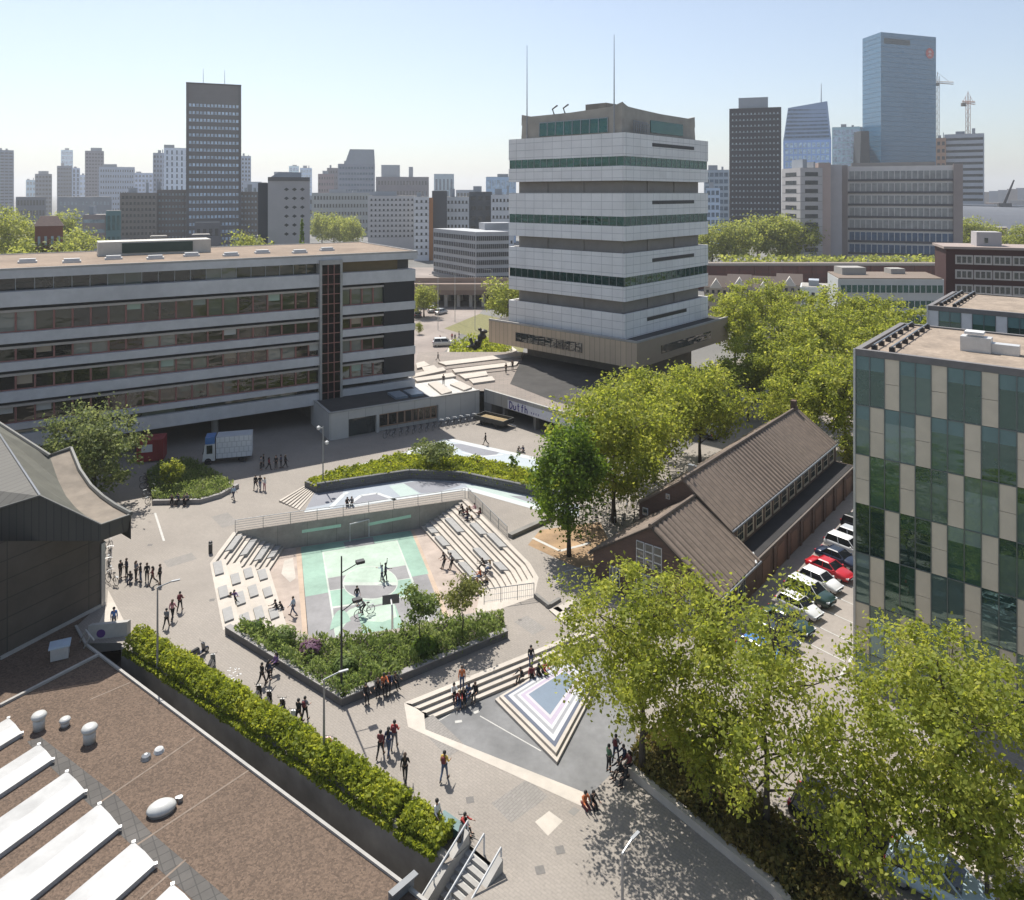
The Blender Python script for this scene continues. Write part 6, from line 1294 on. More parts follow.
p=P(432,472); put_tree(tree_parts(84,3.0,2.6,1.0,42,2600,.27,LEAF_O,'flat',tr=.09,spread=.28),p.x,p.y,'low spreading tree in the raised stone planter',z=.5,name='small_tree')
p=P(515,482); put_tree(tree_parts(85,2.6,.5,1.0,10,220,.24,LEAF_B,tr=.03,spread=.4,limbs=5),p.x,p.y,'thin sapling at the right end of the raised stone planter',z=.5,name='sapling')
# left planter by the hall tree
lp=q_=[P(153,503),P(146,478),P(160,466),P(190,462),P(218,478),P(236,490),P(221,497),P(200,503)]
r=empty('lawn_planter',tuple(P(190,503)),0,'planter of long grass with a pale kerb in front of the school undercroft','planter'); kerb([Z(P(152,505),0),Z(P(200,504),0),Z(P(221,498),0),Z(P(239,488),0)],.35,-.05,.42,M['kerbgrey'],r); mb=MB(); mb.sheet([[Z(p,0) for p in lp]],.25); mb.build('soil',M['soil'],r)
tag(link_mesh('planter_grass',leaf_mesh('planter_grass',scatter(lp,6500,6,lambda x,y,g,n:.25+g.uniform(0,.5,n)),.36,LEAF_P,6,.4,aspect=.3,tall=.7),[]),'long grass filling the planter before the undercroft','grass',kind='stuff')
p=P(172,492); put_tree(tree_parts(86,3.1,1.05,.4,22,1300,.25,LEAF_A,tr=.06,spread=.32,limbs=8),p.x,p.y,'bright little tree growing in the grass planter',z=.25,name='small_tree')
# tree bed along the street, lower right
c0,c1,c2=P(632,779),P(770,893),P(800,930)
r=empty('tree_bed',tuple(c0),0,'long tree bed edged by a pale concrete seat wall','planter'); kerb([Z(P(632,756),0),Z(P(624,772),0),Z(c0,0),Z(c1,0),Z(c2,0)],.38,-.05,.42,M['cream'],r,side=1,nm='seat_wall')
bed=[Z(P(640,740),0),Z(P(628,765),0),Z(P(638,779),0),Z(P(776,893),0),Z(P(806,930),0),Z(P(900,930),0),Z(P(860,890),0),Z(P(740,790),0),Z(P(680,735),0)]
mb=MB(); mb.sheet([bed],.05); mb.build('soil',M['soil'],r)
tag(link_mesh('bed_shrubs',leaf_mesh('bed_shrubs',scatter(bed,9500,7,lambda x,y,g,n:.05+g.uniform(0,1,n)*(.65+.3*np.sin(x*2)*np.sin(y*1.7))),.26,LEAF_D,7,.5),[]),'brown green undergrowth beneath the street trees','shrubs',kind='stuff')
mb=MB(); a,b=P(800,725),P(1000,890); strip(mb,[a,b],.5,.03); struct('street_kerb',mb,M['cream'])
mb=MB(); a,b=P(842,690),P(1040,800); strip(mb,[a,b],.25,.025); struct('street_kerb',mb,M['concrete'])
# island with a dark sculpture beyond the deck
ip=[P(445,362),P(448,350),P(470,343),P(505,343),P(517,352),P(500,360),P(470,366)]
r=empty('traffic_island',tuple(P(480,355)),0,'low planted island behind the raised deck','planter'); mb=MB(); mb.prism(ip,-.05,.35); mb.build('kerb_ring',M['cream'],r)
tag(link_mesh('island_shrubs',leaf_mesh('island_shrubs',scatter([lerp(p,P(480,354),.1) for p in ip],3600,8,lambda x,y,g,n:.4+g.uniform(0,1,n)*(1.3+.7*np.sin(x)*np.sin(y*.8))),.55,LEAF_H,8,.6),[]),'bright shrubs around the dark sculpture','shrubs',kind='stuff')
p=P(475,356); r=empty('sculpture',tuple(p),0,'dark bronze sculpture of stacked abstract lumps on the planted island','sculpture'); mb=MB(); mb.tube([p,p+Vector((.1,0,1.2))],[.8,.55],8); mb.build('pedestal',M['darkconc'],r)
BZ=mat('bronze',(.03,.028,.025),.45,.2,3,metal=.5); mb=MB()
for dx,dz,a,b in ((-.3,1.9,.8,.9),(.5,2.6,.7,.8),(1.3,3.6,.9,1.0),(1.6,4.5,.8,.7),(-1.2,1.7,.5,.35),(-.8,3.0,.35,.7),(.9,4.9,.4,.5)): mb.lathe((p.x+dx,p.y,dz),[(.15*a,-b*.6),(.8*a,-b*.35),(a*.95,0),(.75*a,b*.35),(.15*a,b*.6)],10)
mb.tube([p+Vector((.3,0,1.2)),p+Vector((.9,0,3)),p+Vector((1.5,0,4.5))],[.55,.5,.4],8); mb.tube([p+Vector((-.2,0,1.6)),p+Vector((-.8,0,3.0))],[.4,.25],7); mb.build('bronze_figure',BZ,r,True)
# ================================================================= PEOPLE
SK=[mat('skin_light',(.50,.31,.22),.6,.05,9,world=False),mat('skin_tan',(.32,.18,.11),.6,.05,9,world=False),mat('skin_dark',(.12,.065,.04),.6,.05,9,world=False)]
HR=[mat('hair_black',(.012,.010,.009),.6,.2,9,world=False),mat('hair_brown',(.06,.035,.02),.6,.2,9,world=False),mat('hair_fair',(.28,.19,.09),.6,.2,9,world=False)]
CLC={}
def cloth(c):
    if c not in CLC:
        t={'black':(.014,.014,.016),'navy':(.02,.03,.07),'grey':(.17,.17,.18),'white':(.66,.66,.64),'red':(.38,.04,.035),'maroon':(.15,.03,.035),'orange':(.48,.14,.05),'yellow':(.55,.38,.06),'blue':(.06,.14,.34),'denim':(.07,.10,.17),'green':(.06,.13,.07),'pink':(.50,.24,.26),'beige':(.40,.33,.24),'purple':(.15,.08,.20),'teal':(.05,.20,.20),'brown':(.12,.07,.045),'pale blue':(.32,.42,.52)}[c]
        CLC[c]=mat('cloth_'+c.replace(' ','_'),t,.85,.15,8,world=False)
    return CLC[c]
def skinned(name,V_,E_,Rd,root=0,sub=1):
    me=bpy.data.meshes.new(name); me.from_pydata([tuple(v) for v in V_],E_,[]); o=bpy.data.objects.new(name,me); COL.objects.link(o)
    md=o.modifiers.new('skin','SKIN'); md.use_smooth_shade=True
    for i,(sv,r_) in enumerate(zip(me.skin_vertices[0].data,Rd)): sv.radius=r_ if isinstance(r_,tuple) else (r_,r_); sv.use_root=(i==root)
    s=o.modifiers.new('sub','SUBSURF'); s.levels=sub; s.render_levels=sub
    return o
def proto(name,hip=(8,-8),knee=(4,10),sh=(8,-8),el=(12,12),abd=(10,10),lean=0,sit=None,longhair=False,look=0,pack=False):
    V_=[];E_=[];RB_=[]
    def av(p,r,par=None):
        V_.append(Vector(p)); RB_.append(r); 
        if par is not None: E_.append((par,len(V_)-1))
        return len(V_)-1
    ln=R(lean); up=Vector((0,-math.sin(ln),math.cos(ln))); pv=Vector((0,0,0))
    pe=av(pv,.105); w_=av(pv+up*.17,.10,pe); ch=av(pv+up*.38,.118,w_); nb=av(pv+up*.50,.07,ch); nk=av(pv+up*.56,.052,nb)
    hc=pv+up*.66+Vector((0,-.02-look*.03,0)); hd_=av(hc,(.082,.092),nk); ht=av(hc+up*.10,.068,hd_)
    av(hc+Vector((0,-.112,-.005)),.014,hd_)
    for s in (-1,1): av(hc+Vector((s*.092,.01,0)),.016,hd_)
    legs=[];arms=[]
    for i,s in enumerate((-1,1)):
        h=R(hip[i]); k=R(knee[i]); a=pv+Vector((s*.09,0,-.03)); ia=av(a,.082,pe)
        b=a+Vector((s*.02,-math.sin(h),-math.cos(h)))*.43; m_=av((a+b)/2,.07,ia); ib=av(b,.052,m_)
        c=b+Vector((0,-math.sin(h-k),-math.cos(h-k)))*.42; m2=av((b*.62+c*.38),.053,ib); ic=av(c,.036,m2)
        f=c+Vector((s*.02,-.15,-.035)); av(f,.030,ic); legs.append((a,b,c,f))
    for i,s in enumerate((-1,1)):
        q,e_,ab=R(sh[i]),R(el[i]),R(abd[i]); a=pv+up*.455+Vector((s*.17,0,0)); ia=av(a,.052,ch)
        d=Vector((s*math.sin(ab),-math.sin(q)*math.cos(ab),-math.cos(q)*math.cos(ab))); b=a+d*.29; m_=av((a+b)/2,.044,ia); ib=av(b,.036,m_)
        d2=Vector((s*math.sin(ab)*.4,-math.sin(q+e_),-math.cos(q+e_))).normalized(); c=b+d2*.25; ic=av(c,.026,ib); pm=av(c+d2*.07,(.032,.02),ic)
        sd_=Vector((s,0,0))-d2*d2.dot(Vector((s,0,0))); sd_=sd_.normalized() if sd_.length>.1 else Vector((0,0,1)); fw=d2.cross(sd_).normalized()
        for j,(o_,l_) in enumerate(((-.024,.062),(-.008,.075),(.008,.07),(.024,.055))):
            k1=av(c+d2*.10+fw*o_*1.0,.009,pm); av(c+d2*(.10+l_)+fw*o_*1.2-sd_*.012,.0075,k1)
        t1=av(c+d2*.05+fw*.042,.010,pm); av(c+d2*.095+fw*.058,.008,t1)
        arms.append((a,b,c))
    body=skinned('body',V_,E_,RB_)
    # clothing grown on the same joints
    sv=[pv+up*.0,pv+up*.17,pv+up*.38,pv+up*.49]; se=[(0,1),(1,2),(2,3)]; sr=[.132,.122,.140,.075]
    for (a,b,c) in arms:
        i=len(sv); sv+=[a,a.lerp(b,.5),b,b.lerp(c,.75)]; sr+=[.070,.060,.050,.042]; se+=[(2,i),(i,i+1),(i+1,i+2),(i+2,i+3)]
    shirt=skinned('top',sv,se,sr)
    tv=[pv+up*.02]; te=[]; tr_=[.122]
    for (a,b,c,f) in legs:
        i=len(tv); tv+=[a,a.lerp(b,.5),b,b.lerp(c,.4),c+Vector((0,0,.01))]; tr_+=[.098,.085,.066,.064,.052]; te+=[(0,i),(i,i+1),(i+1,i+2),(i+2,i+3),(i+3,i+4)]
    trs=skinned('trousers',tv,te,tr_)
    mb=MB(); sc=[(.02,.118),(.062,.105),(.096,.06),(.107,.01),(.100,-.05)]; mb.lathe(hc+Vector((0,.022,.02)),[(r_,z) for r_,z in sc[::-1]],12); hair_o=mb.build('hair',HR[0],None,True)
    if longhair:
        mb=MB(); mb.tube([hc+Vector((0,.06,.06)),hc+Vector((0,.105,-.06)),hc+Vector((0,.12,-.22)),hc+Vector((0,.10,-.32))],[.075,.085,.075,.035],8); h2=mb.build('long_hair',HR[0],None,True)
    mb=MB()
    for (a,b,c,f) in legs: mb.tube([c+Vector((0,.06,-.055)),c+Vector((0,-.02,-.05)),f+Vector((0,0,-.012)),f+Vector((0,-.07,-.018))],[.030,.046,.044,.022],7)
    shoe=mb.build('shoes',M['black'],None,True)
    mb=MB()
    for s in (-1,1): mb.lathe(hc+Vector((s*.034,-.083,.018)),[(.004,-.008),(.011,0),(.004,.008)],6)
    eye=mb.build('eyes',M['black'])
    pk=None
    if pack:
        mb=MB(); c=pv+up*.33+Vector((0,.17,0)); mb.lathe(c,[(.05,-.2),(.14,-.17),(.15,0),(.13,.16),(.05,.2)],10,0,(1,.62)); pk=mb.build('backpack',cloth('maroon'),None,True)
    dg=bpy.context.evaluated_depsgraph_get()
    lo=min(f.z for l in legs for f in l[2:])-.052
    dz=-lo if sit is None else sit+.10
    r=empty('person',(0,0,0))
    for o in (body,shirt,trs,hair_o,shoe,eye)+((h2,) if longhair else ())+((pk,) if pk else ()):
        if o.modifiers: me=bpy.data.meshes.new_from_object(o.evaluated_get(dg)); o.modifiers.clear(); o.data=me; me.polygons.foreach_set('use_smooth',[True]*len(me.polygons))
        o.data.transform(Matrix.Translation((0,0,dz)))
        if not o.data.materials: o.data.materials.append(SK[0])
        o.parent=r
    # centre the figure over its feet / seat
    r.name='person'; r.location=(0,-200,-60); r['_proto']=1; PR[name]=[r,False]
    return r
PR={}
proto('walkA',(22,-20),(6,28),(-18,20),(20,25)); proto('walkB',(-18,20),(30,8),(20,-16),(28,15),longhair=True); proto('walkP',(16,-16),(6,24),(10,-10),(70,70),pack=True)
proto('stand',(3,-3),(3,6),(10,4),(35,20)); proto('standL',(4,-2),(6,4),(30,8),(95,25),longhair=True); proto('standX',(2,-2),(2,4),(-6,-6),(90,95))
proto('reach',(14,-12),(10,20),(70,160),(25,15)); proto('sit',(86,84),(84,80),(45,40),(45,50),lean=14,sit=.0); proto('sitL',(88,82),(96,70),(20,55),(60,35),lean=6,sit=.0,longhair=True); proto('sitF',(95,100),(60,70),(60,60),(30,35),lean=25,sit=.0)
proto('lean',(24,20),(6,4),(20,24),(50,50),lean=18); proto('ride',(62,38),(70,50),(62,62),(18,18),lean=28)
PEOPLE=[]
def person(a,b,pose,face,top,bot,label,group=None,z=0,hair=0,skin=0,pxy=None,lift=0):
    p=P(a,b,z) if pxy is None else Vector(pxy)
    r0,used=PR[pose]
    r=copy_tree(r0,(p.x,p.y,z+lift),R(face),label,group,'person',scale=rnd.uniform(.80,.88))
    for c in r.children:
        nm=c.name.split('.')[0]; m_={'top':cloth(top),'trousers':cloth(bot),'body':SK[skin],'hair':HR[hair],'long_hair':HR[hair]}.get(nm)
        if m_: c.material_slots[0].link='OBJECT'; c.material_slots[0].material=m_
    PEOPLE.append(r); return r
G='people standing in a row beside the dark hall'
for i,(a,b,po,f,t,bt,l) in enumerate(((120.5,578,'stand',60,'black','black','person in black nearest the dark hall wall in the standing row'),(126.5,577,'standX',-40,'navy','black','person in navy second from the dark hall in the standing row'),(131,582,'sit',0,'black','navy','person crouching low in the standing row by the dark hall'),(136,580,'standL',80,'grey','black','person in grey top in the middle of the row by the dark hall'),(140.5,582,'stand',-60,'black','denim','person in black top and jeans in the row by the dark hall'),(147,582,'standX',20,'black','black','tall person in black right of the middle of the row by the dark hall'),(152.5,585,'walkB',-70,'maroon','black','person in maroon second from the right end of the row by the dark hall'),(160,584,'stand',-90,'black','black','person in black at the plaza end of the row by the dark hall'))):
    person(a,b,po,f,t,bt,l,G,hair=i%2,skin=i%3,lift=.2 if po=='sit' else 0)
G='three people walking between the hall and the hedge'
person(180,611,'walkP',180,'maroon','black','person with a maroon backpack ahead of two others near the hedge lamp',G); person(172.5,620,'walkB',180,'pink','black','person in pink top walking between two others near the hedge lamp',G,hair=1); person(166.5,628,'walkA',180,'grey','black','person in grey last of the three walking by the hedge',G)
person(114,629,'stand',30,'blue','grey','person in blue on the white ramp beside the dark hall',z=.03)
G='people on the terrace left of the court'
person(228,605,'sitF',70,'black','black','person in black slumped on a grey slab of the left terrace',G,z=-.7,lift=.3); person(234,603,'sitL',40,'purple','black','person in purple beside the slumped one on the left terrace',G,z=-.7,lift=.3)
person(277,612,'sit',-60,'black','black','person in black in the pair crouching at the foot of the left terrace',G,z=-1.9,lift=.25); person(283,613,'sitF',-80,'black','grey','person in grey trousers in the pair crouching at the foot of the left terrace',G,z=-2.0,lift=.25); person(293,616,'walkA',-100,'pale blue','denim','person in pale blue standing at the edge of the court',z=CZ,hair=1)
G='people on the mint court'
person(382,582,'reach',-90,'pale blue','navy','player in pale blue and navy near the centre circle',G,z=CZ); person(385.5,581,'reach',90,'navy','black','player in navy with a raised arm near the centre circle',G,z=CZ,skin=2); person(357,603,'walkA',30,'black','denim','person in black walking beside the cyclist on the court',G,z=CZ); 
person(364.5,616,'ride',-55,'grey','black','person in grey riding a bicycle on the mint court',G,z=CZ,lift=.16)
G='people sitting high on the right seating steps'
for i,(a,b,t,f) in enumerate(((463,512,'black',-110),(467.5,516,'maroon',-100),(471.5,514,'black',-120),(476,511,'pink',-80),(480.5,516,'maroon',-100),(474,523,'black',-90),(468,522,'navy',-110),(479,521,'grey',-70))):
    k=[1,2,2,1,1,3,3,2][i]; person(a,b,('sit','sitL','sitF')[i%3],f,t,'black',('person in black at the left end of the upper cluster on the right steps','person in maroon in the middle of the upper cluster on the right steps','person in black centre of the upper cluster on the right steps','person in pink near the railing in the upper cluster','person in maroon nearest the dark railing in the upper cluster','person in black lowest of the upper cluster on the right steps','person in navy low left in the upper cluster on the right steps','person in grey low right in the upper cluster')[i],G,z=-.2*k-.1,hair=i%3,skin=i%3,lift=.05)
G='people on the lower right of the seating steps'
person(445,568,'lean',-60,'black','black','left one of two people leaning against the lowest grey slab',z=CZ); person(452.5,569,'lean',-60,'grey','black','right one of two people leaning against the lowest grey slab',z=CZ)
for i,(a,b,t,f,l) in enumerate(((467,585,'black',-80,'person in black at the left of the lower cluster on the right steps'),(472,589,'navy',-40,'person in navy lowest of the lower cluster on the right steps'),(477.5,588,'maroon',-60,'person in maroon at the bottom of the lower cluster'),(481,578,'orange',-100,'person in orange in the lower cluster on the right steps'),(485,567,'black',-90,'person in black highest of the lower cluster on the right steps'),(490,570,'white',-120,'person in white at the right of the lower cluster'),(487,583,'beige',-70,'person in beige right of the bottom of the lower cluster'))):
    person(a,b,('sit','sitF','sitL')[i%3],f,t,'denim' if i%2 else 'black',l,G,z=-(1.9,2.0,1.8,1.5,1.1,1.1,1.7)[i],hair=i%3,skin=(i+1)%3,lift=.1)
G='people sitting at the skate basin'
person(347,505,'sitF',20,'black','black','left of two people in black sitting by the railing over the court',G,lift=.15); person(352,505,'sit',0,'grey','black','right of two people sitting by the railing over the court',G,lift=.15,hair=1)
person(485.5,445,'walkA',-90,'black','black','skater in black riding along the white edge of the blue basin'); person(518,452,'sitF',30,'black','grey','left of two people sitting on the paving beyond the basin',G,lift=.1); person(523.5,452,'sit',-30,'navy','black','right of two people sitting on the paving beyond the basin',G,lift=.1)
G='people standing in the shade before the undercroft'
for i,(a,b,t) in enumerate(((261,470,'grey'),(263.5,467,'black'),(269,470,'maroon'),(276,469,'black'),(281,468,'navy'),(285.5,468,'black'))):
    person(a,b,('stand','standX','walkB')[i%3],(40,-60,80,0,-90,120)[i],t,'black',('person in grey leftmost of the shaded group before the undercroft','person in black half hidden behind the leftmost of the shaded group','person in maroon between the two halves of the shaded group','person in black left of the right three in the shaded group','person in navy second from the right in the shaded group','person in black rightmost of the shaded group before the undercroft')[i],G,hair=i%2,skin=i%3)
G='three people where the shade ends'
person(255.5,489.5,'walkA',0,'black','black','person in black left of three walking out of the shade',G); person(260,490,'walkB',10,'black','denim','person in jeans middle of three walking out of the shade',G); person(264.5,491,'standL',-20,'white','pink','person in pale clothes right of three walking out of the shade',G,hair=2)
person(233.5,500,'walkA',60,'pale blue','navy','person in pale blue alone at the tip of the grass planter'); person(246,444,'walkP',0,'beige','grey','person in beige far back in the undercroft shade')
G='people sitting on the grass planter kerb'
for i,(a,t) in enumerate(((172,'black'),(178.5,'navy'),(184,'black'),(188,'grey'))): person(a,504.5,('sitF','sit')[i%2],(20,-10,30,-20)[i],t,'black',('person in black left end of four on the grass planter kerb','person in navy second of four on the grass planter kerb','person in black third of four on the grass planter kerb','person in grey right end of four on the grass planter kerb')[i],G,z=.42,pxy=tuple(P(a,500,.42)),hair=i%2,lift=-.02)
G='people beside the garden planter kerb'
person(262,685,'walkA',150,'black','black','left of two people in black walking by the garden planter kerb',G); person(268.5,683,'walkB',150,'navy','black','right of two people walking by the garden planter kerb',G); person(276,678,'sitL',-40,'purple','black','person in purple sitting on the garden planter kerb',G,z=.52,pxy=tuple(P(277,664,.52)),lift=-.02)
person(298.5,724,'walkA',160,'black','black','left of two people in black striding past the scooters',hair=0); person(305,721,'walkP',165,'grey','black','right of two people with a maroon backpack striding past the scooters')
G='people sitting on the right kerb of the garden planter'
for i,(a,b,t) in enumerate(((365,701,'black'),(378,694,'black'),(384,692,'orange'),(389.5,690,'navy'),(393.5,688,'black'))): person(a,b,('sit','sitF','sitL')[i%3],(30,10,20,0,40)[i],t,'black',('lone person in black on the planter kerb left of a seated group','person in black left end of the seated group on the planter kerb','person in orange in the seated group on the planter kerb','person in navy in the seated group on the planter kerb','person in black right end of the seated group on the planter kerb')[i],G,pxy=tuple(P(a,b-7.5,.52)),z=.52,hair=i%2,skin=i%3,lift=-.02)
G='walkers on the plaza in front of the amphitheatre'
person(380.5,757,'walkA',170,'maroon','black','left of a pair walking side by side with a third behind',G,hair=0); person(388.5,755,'walkB',170,'navy','denim','right of a pair walking side by side with a third behind',G); person(394.5,748,'walkP',175,'red','grey','person in red with a backpack behind the walking pair',G,skin=1)
person(405,782,'walkB',180,'black','black','person in a black dress like outfit walking alone below the pair',G,hair=1); person(444.5,780,'walkP',160,'yellow','denim','person in yellow walking alone before the white kerb band',G,skin=1)
G='group on the amphitheatre steps'
for i,(a,b,po,t,z) in enumerate(((453.5,694,'sit','white',-.1),(462,691,'stand','orange',0),(463,697,'sitF','black',-.3),(469,695,'sitL','denim',-.3),(476,693,'sit','black',-.2),(459.5,700,'sitF','red',-.45))):
    person(a,b,po,(20,0,10,-30,-20,0)[i],t,('black','denim')[i%2],('person in white at the left of the group on the cream steps','person in orange standing behind the group on the cream steps','person in black low in the group on the cream steps','person in denim blue in the middle of the group on the cream steps','person in black at the right of the group on the cream steps','person in red at the foot of the group on the cream steps')[i],G,z=z,hair=i%3,lift=.05)
G='group at the painted island'
person(531,668,'stand',10,'black','denim','person in black standing above the painted island group',G,z=-.3)
for i,(a,b,t) in enumerate(((522.5,681,'black'),(531.5,680,'maroon'),(538.5,679,'black'),(543.5,677,'red'))): person(a,b,('sitF','sit','sitL','sit')[i],(-40,0,30,40)[i],t,'black',('person in black left end of the group seated at the painted island','person in maroon second in the group seated at the painted island','person in black third in the group seated at the painted island','person in red right end of the group seated at the painted island')[i],G,z=TZ,skin=i%3,lift=.32)
person(584,805,'sit',30,'orange','maroon','person in orange sitting at the end of the white kerb band',lift=.05); person(591.5,803,'sitF',20,'black','black','person in black sitting beside the one in orange',lift=.1)
G='people in the tree shade by the seat wall'
person(609,772,'stand',120,'green','black','person in green standing in the tree shade',G); person(616,761,'walkP',150,'grey','navy','person in grey with a backpack standing in the tree shade',G)
for i,(a,b,t) in enumerate(((625.5,764,'navy'),(622,778,'black'),(630,772,'maroon'),(627,784,'black'))): person(a,b,('sit','sitF','sitL','sit')[i],-60,t,'black',('person in navy farthest on the shaded seat wall','person in black in the middle on the shaded seat wall','person in maroon right on the shaded seat wall','person in black nearest on the shaded seat wall')[i],G,z=.0,lift=.38)
person(437,831,'stand',60,'white','black','person in white behind the low end of the hedge'); person(461,831,'sitF',60,'red','black','person in red sitting beside the green box by the stairs',lift=.3)
for i,(a,b,t,l) in enumerate(((443.5,385,'black','person in black standing on the terraces of the raised deck'),(438,361,'grey','person in grey at the top of the deck terraces'),(506,373,'brown','left of two people in brown before the tower base'),(512.5,370,'brown','right of two people in brown before the tower base'))): person(a,b,('stand','walkA','standX','stand')[i],(0,90,30,-30)[i],t,'black',l,z=DZ+.1)
for i,(a,b,t) in enumerate(((452,340,'red'),(455,341,'black'),(459,338,'navy'),(440,342,'orange'))): person(a,b,('walkA','walkB','stand','walkP')[i],(0,180,90,-90)[i],t,'black',('person in red crossing the avenue beyond the deck','person in black crossing the avenue beyond the deck','person in navy crossing the avenue beyond the deck','person in orange on the avenue left of the crossing group')[i],'people crossing the avenue',skin=i%3)
for k,(r0,u) in PR.items():
    for c in list(r0.children): bpy.data.objects.remove(c)
    bpy.data.objects.remove(r0)
# ================================================================= BICYCLES, SCOOTERS, CARS
RUB=mat('rubber',(.018,.018,.019),.8,.1,8,world=False); CHR=mat('rim_metal_pale',(.50,.50,.51),.35,.05,5,metal=.7,world=False)
def paintm(n,c): 
    m=mat('paint_'+n,c,.28,.03,4,world=False); b=m.node_tree.nodes['Principled BSDF']; b.inputs['Coat Weight'].default_value=.25; b.inputs['Coat Roughness'].default_value=.06; return m
PT={n:paintm(n,c) for n,c in dict(white=(.60,.60,.59),black=(.012,.012,.014),red=(.42,.015,.022),navy=(.018,.026,.05),green=(.02,.045,.04),grey=(.16,.165,.17),blue=(.05,.16,.40),silver=(.42,.44,.46),pale=(.45,.55,.62)).items()}
def bike():
    r=empty('bicycle',(0,0,0))
    for x in (-.52,.52):
        mb=MB(); mb.ring((x,0,.34),.33,.02,(0,1,0),18,5); w_=mb.build('wheel',RUB,r); mb=MB(); mb.ring((x,0,.34),.30,.008,(0,1,0),18,4)
        for k in range(6): t=k*math.pi/6; mb.tube([(x-.3*math.cos(t),0,.34-.3*math.sin(t)),(x+.3*math.cos(t),0,.34+.3*math.sin(t))],.004,3,caps=False)
        mb.build('rim',CHR,w_)
    mb=MB(); A_,B_,C_,D_=(-.52,0,.34),(-.12,0,.30),(-.26,0,.78),(.36,0,.80)
    for a,b in ((A_,B_),(A_,C_),(B_,C_),(B_,D_),(C_,D_),((.36,0,.84),(.52,0,.34))): mb.tube([a,b],.018,5)
    mb.build('frame',PT['black'],r)
    mb=MB(); mb.tube([(.34,0,.82),(.30,0,1.0)],.014,5); mb.tube([(.18,-.27,.98),(.30,-.2,1.02),(.30,.2,1.02),(.18,.27,.98)],.014,5); mb.build('handlebar',M['steel'],r)
    mb=MB(); mb.tube([(-.26,0,.78),(-.28,0,.90)],.014,5); mb.lathe((-.29,0,.90),[(.05,0),(.12,.02),(.10,.06),(.03,.07)],8,0,(1.2,.8)); mb.build('saddle',RUB,r)
    mb=MB(); mb.box((-.6,0,.70),(.36,.14,.02)); mb.tube([(-.75,0,.70),(-.52,0,.34)],.008,4); mb.build('carrier',M['steel'],r)
    return r
def scooter():
    r=empty('motor_scooter',(0,0,0))
    for x in (-.60,.62):
        mb=MB(); mb.ring((x,0,.23),.17,.06,(0,1,0),16,7); w_=mb.build('wheel',RUB,r); mb=MB(); mb.tube([(x,-.04,.23),(x,.04,.23)],.12,12); mb.build('rim',CHR,w_)
    mb=MB(); mb.hexa([(-.95,-.13,.42),(-.1,-.17,.28),(-.1,.17,.28),(-.95,.13,.42),(-.98,-.11,.70),(-.15,-.16,.72),(-.15,.16,.72),(-.98,.11,.70)]); mb.hexa([(-.2,-.16,.22),(.35,-.15,.22),(.35,.15,.22),(-.2,.16,.22),(-.2,-.16,.30),(.35,-.15,.30),(.35,.15,.30),(-.2,.16,.30)])
    mb.hexa([(.33,-.20,.24),(.44,-.16,.24),(.44,.16,.24),(.33,.20,.24),(.22,-.18,.90),(.36,-.12,.92),(.36,.12,.92),(.22,.18,.90)]); mb.hexa([(.45,-.07,.40),(.80,-.06,.36),(.80,.06,.36),(.45,.07,.40),(.45,-.08,.50),(.75,-.06,.44),(.75,.06,.44),(.45,.08,.50)]); b_=mb.build('body',PT['black'],r)
    mb=MB(); mb.hexa([(-.92,-.12,.70),(-.12,-.13,.72),(-.12,.13,.72),(-.92,.12,.70),(-.88,-.09,.82),(-.15,-.11,.80),(-.15,.11,.80),(-.88,.09,.82)]); mb.build('seat',RUB,r)
    mb=MB(); mb.tube([(.60,0,.25),(.30,0,1.0)],.03,6); mb.tube([(.22,-.33,1.03),(.30,-.12,1.0),(.30,.12,1.0),(.22,.33,1.03)],.018,5); mb.tube([(.26,-.3,1.03),(.22,-.34,1.2)],.008,4); mb.tube([(.26,.3,1.03),(.22,.34,1.2)],.008,4); mb.build('handlebar',M['black'],r)
    mb=MB(); mb.lathe((.40,0,.86),[(.02,-.07),(.07,-.03),(.07,.03),(.02,.07)],8); mb.build('headlight',M['white'],r)
    return r
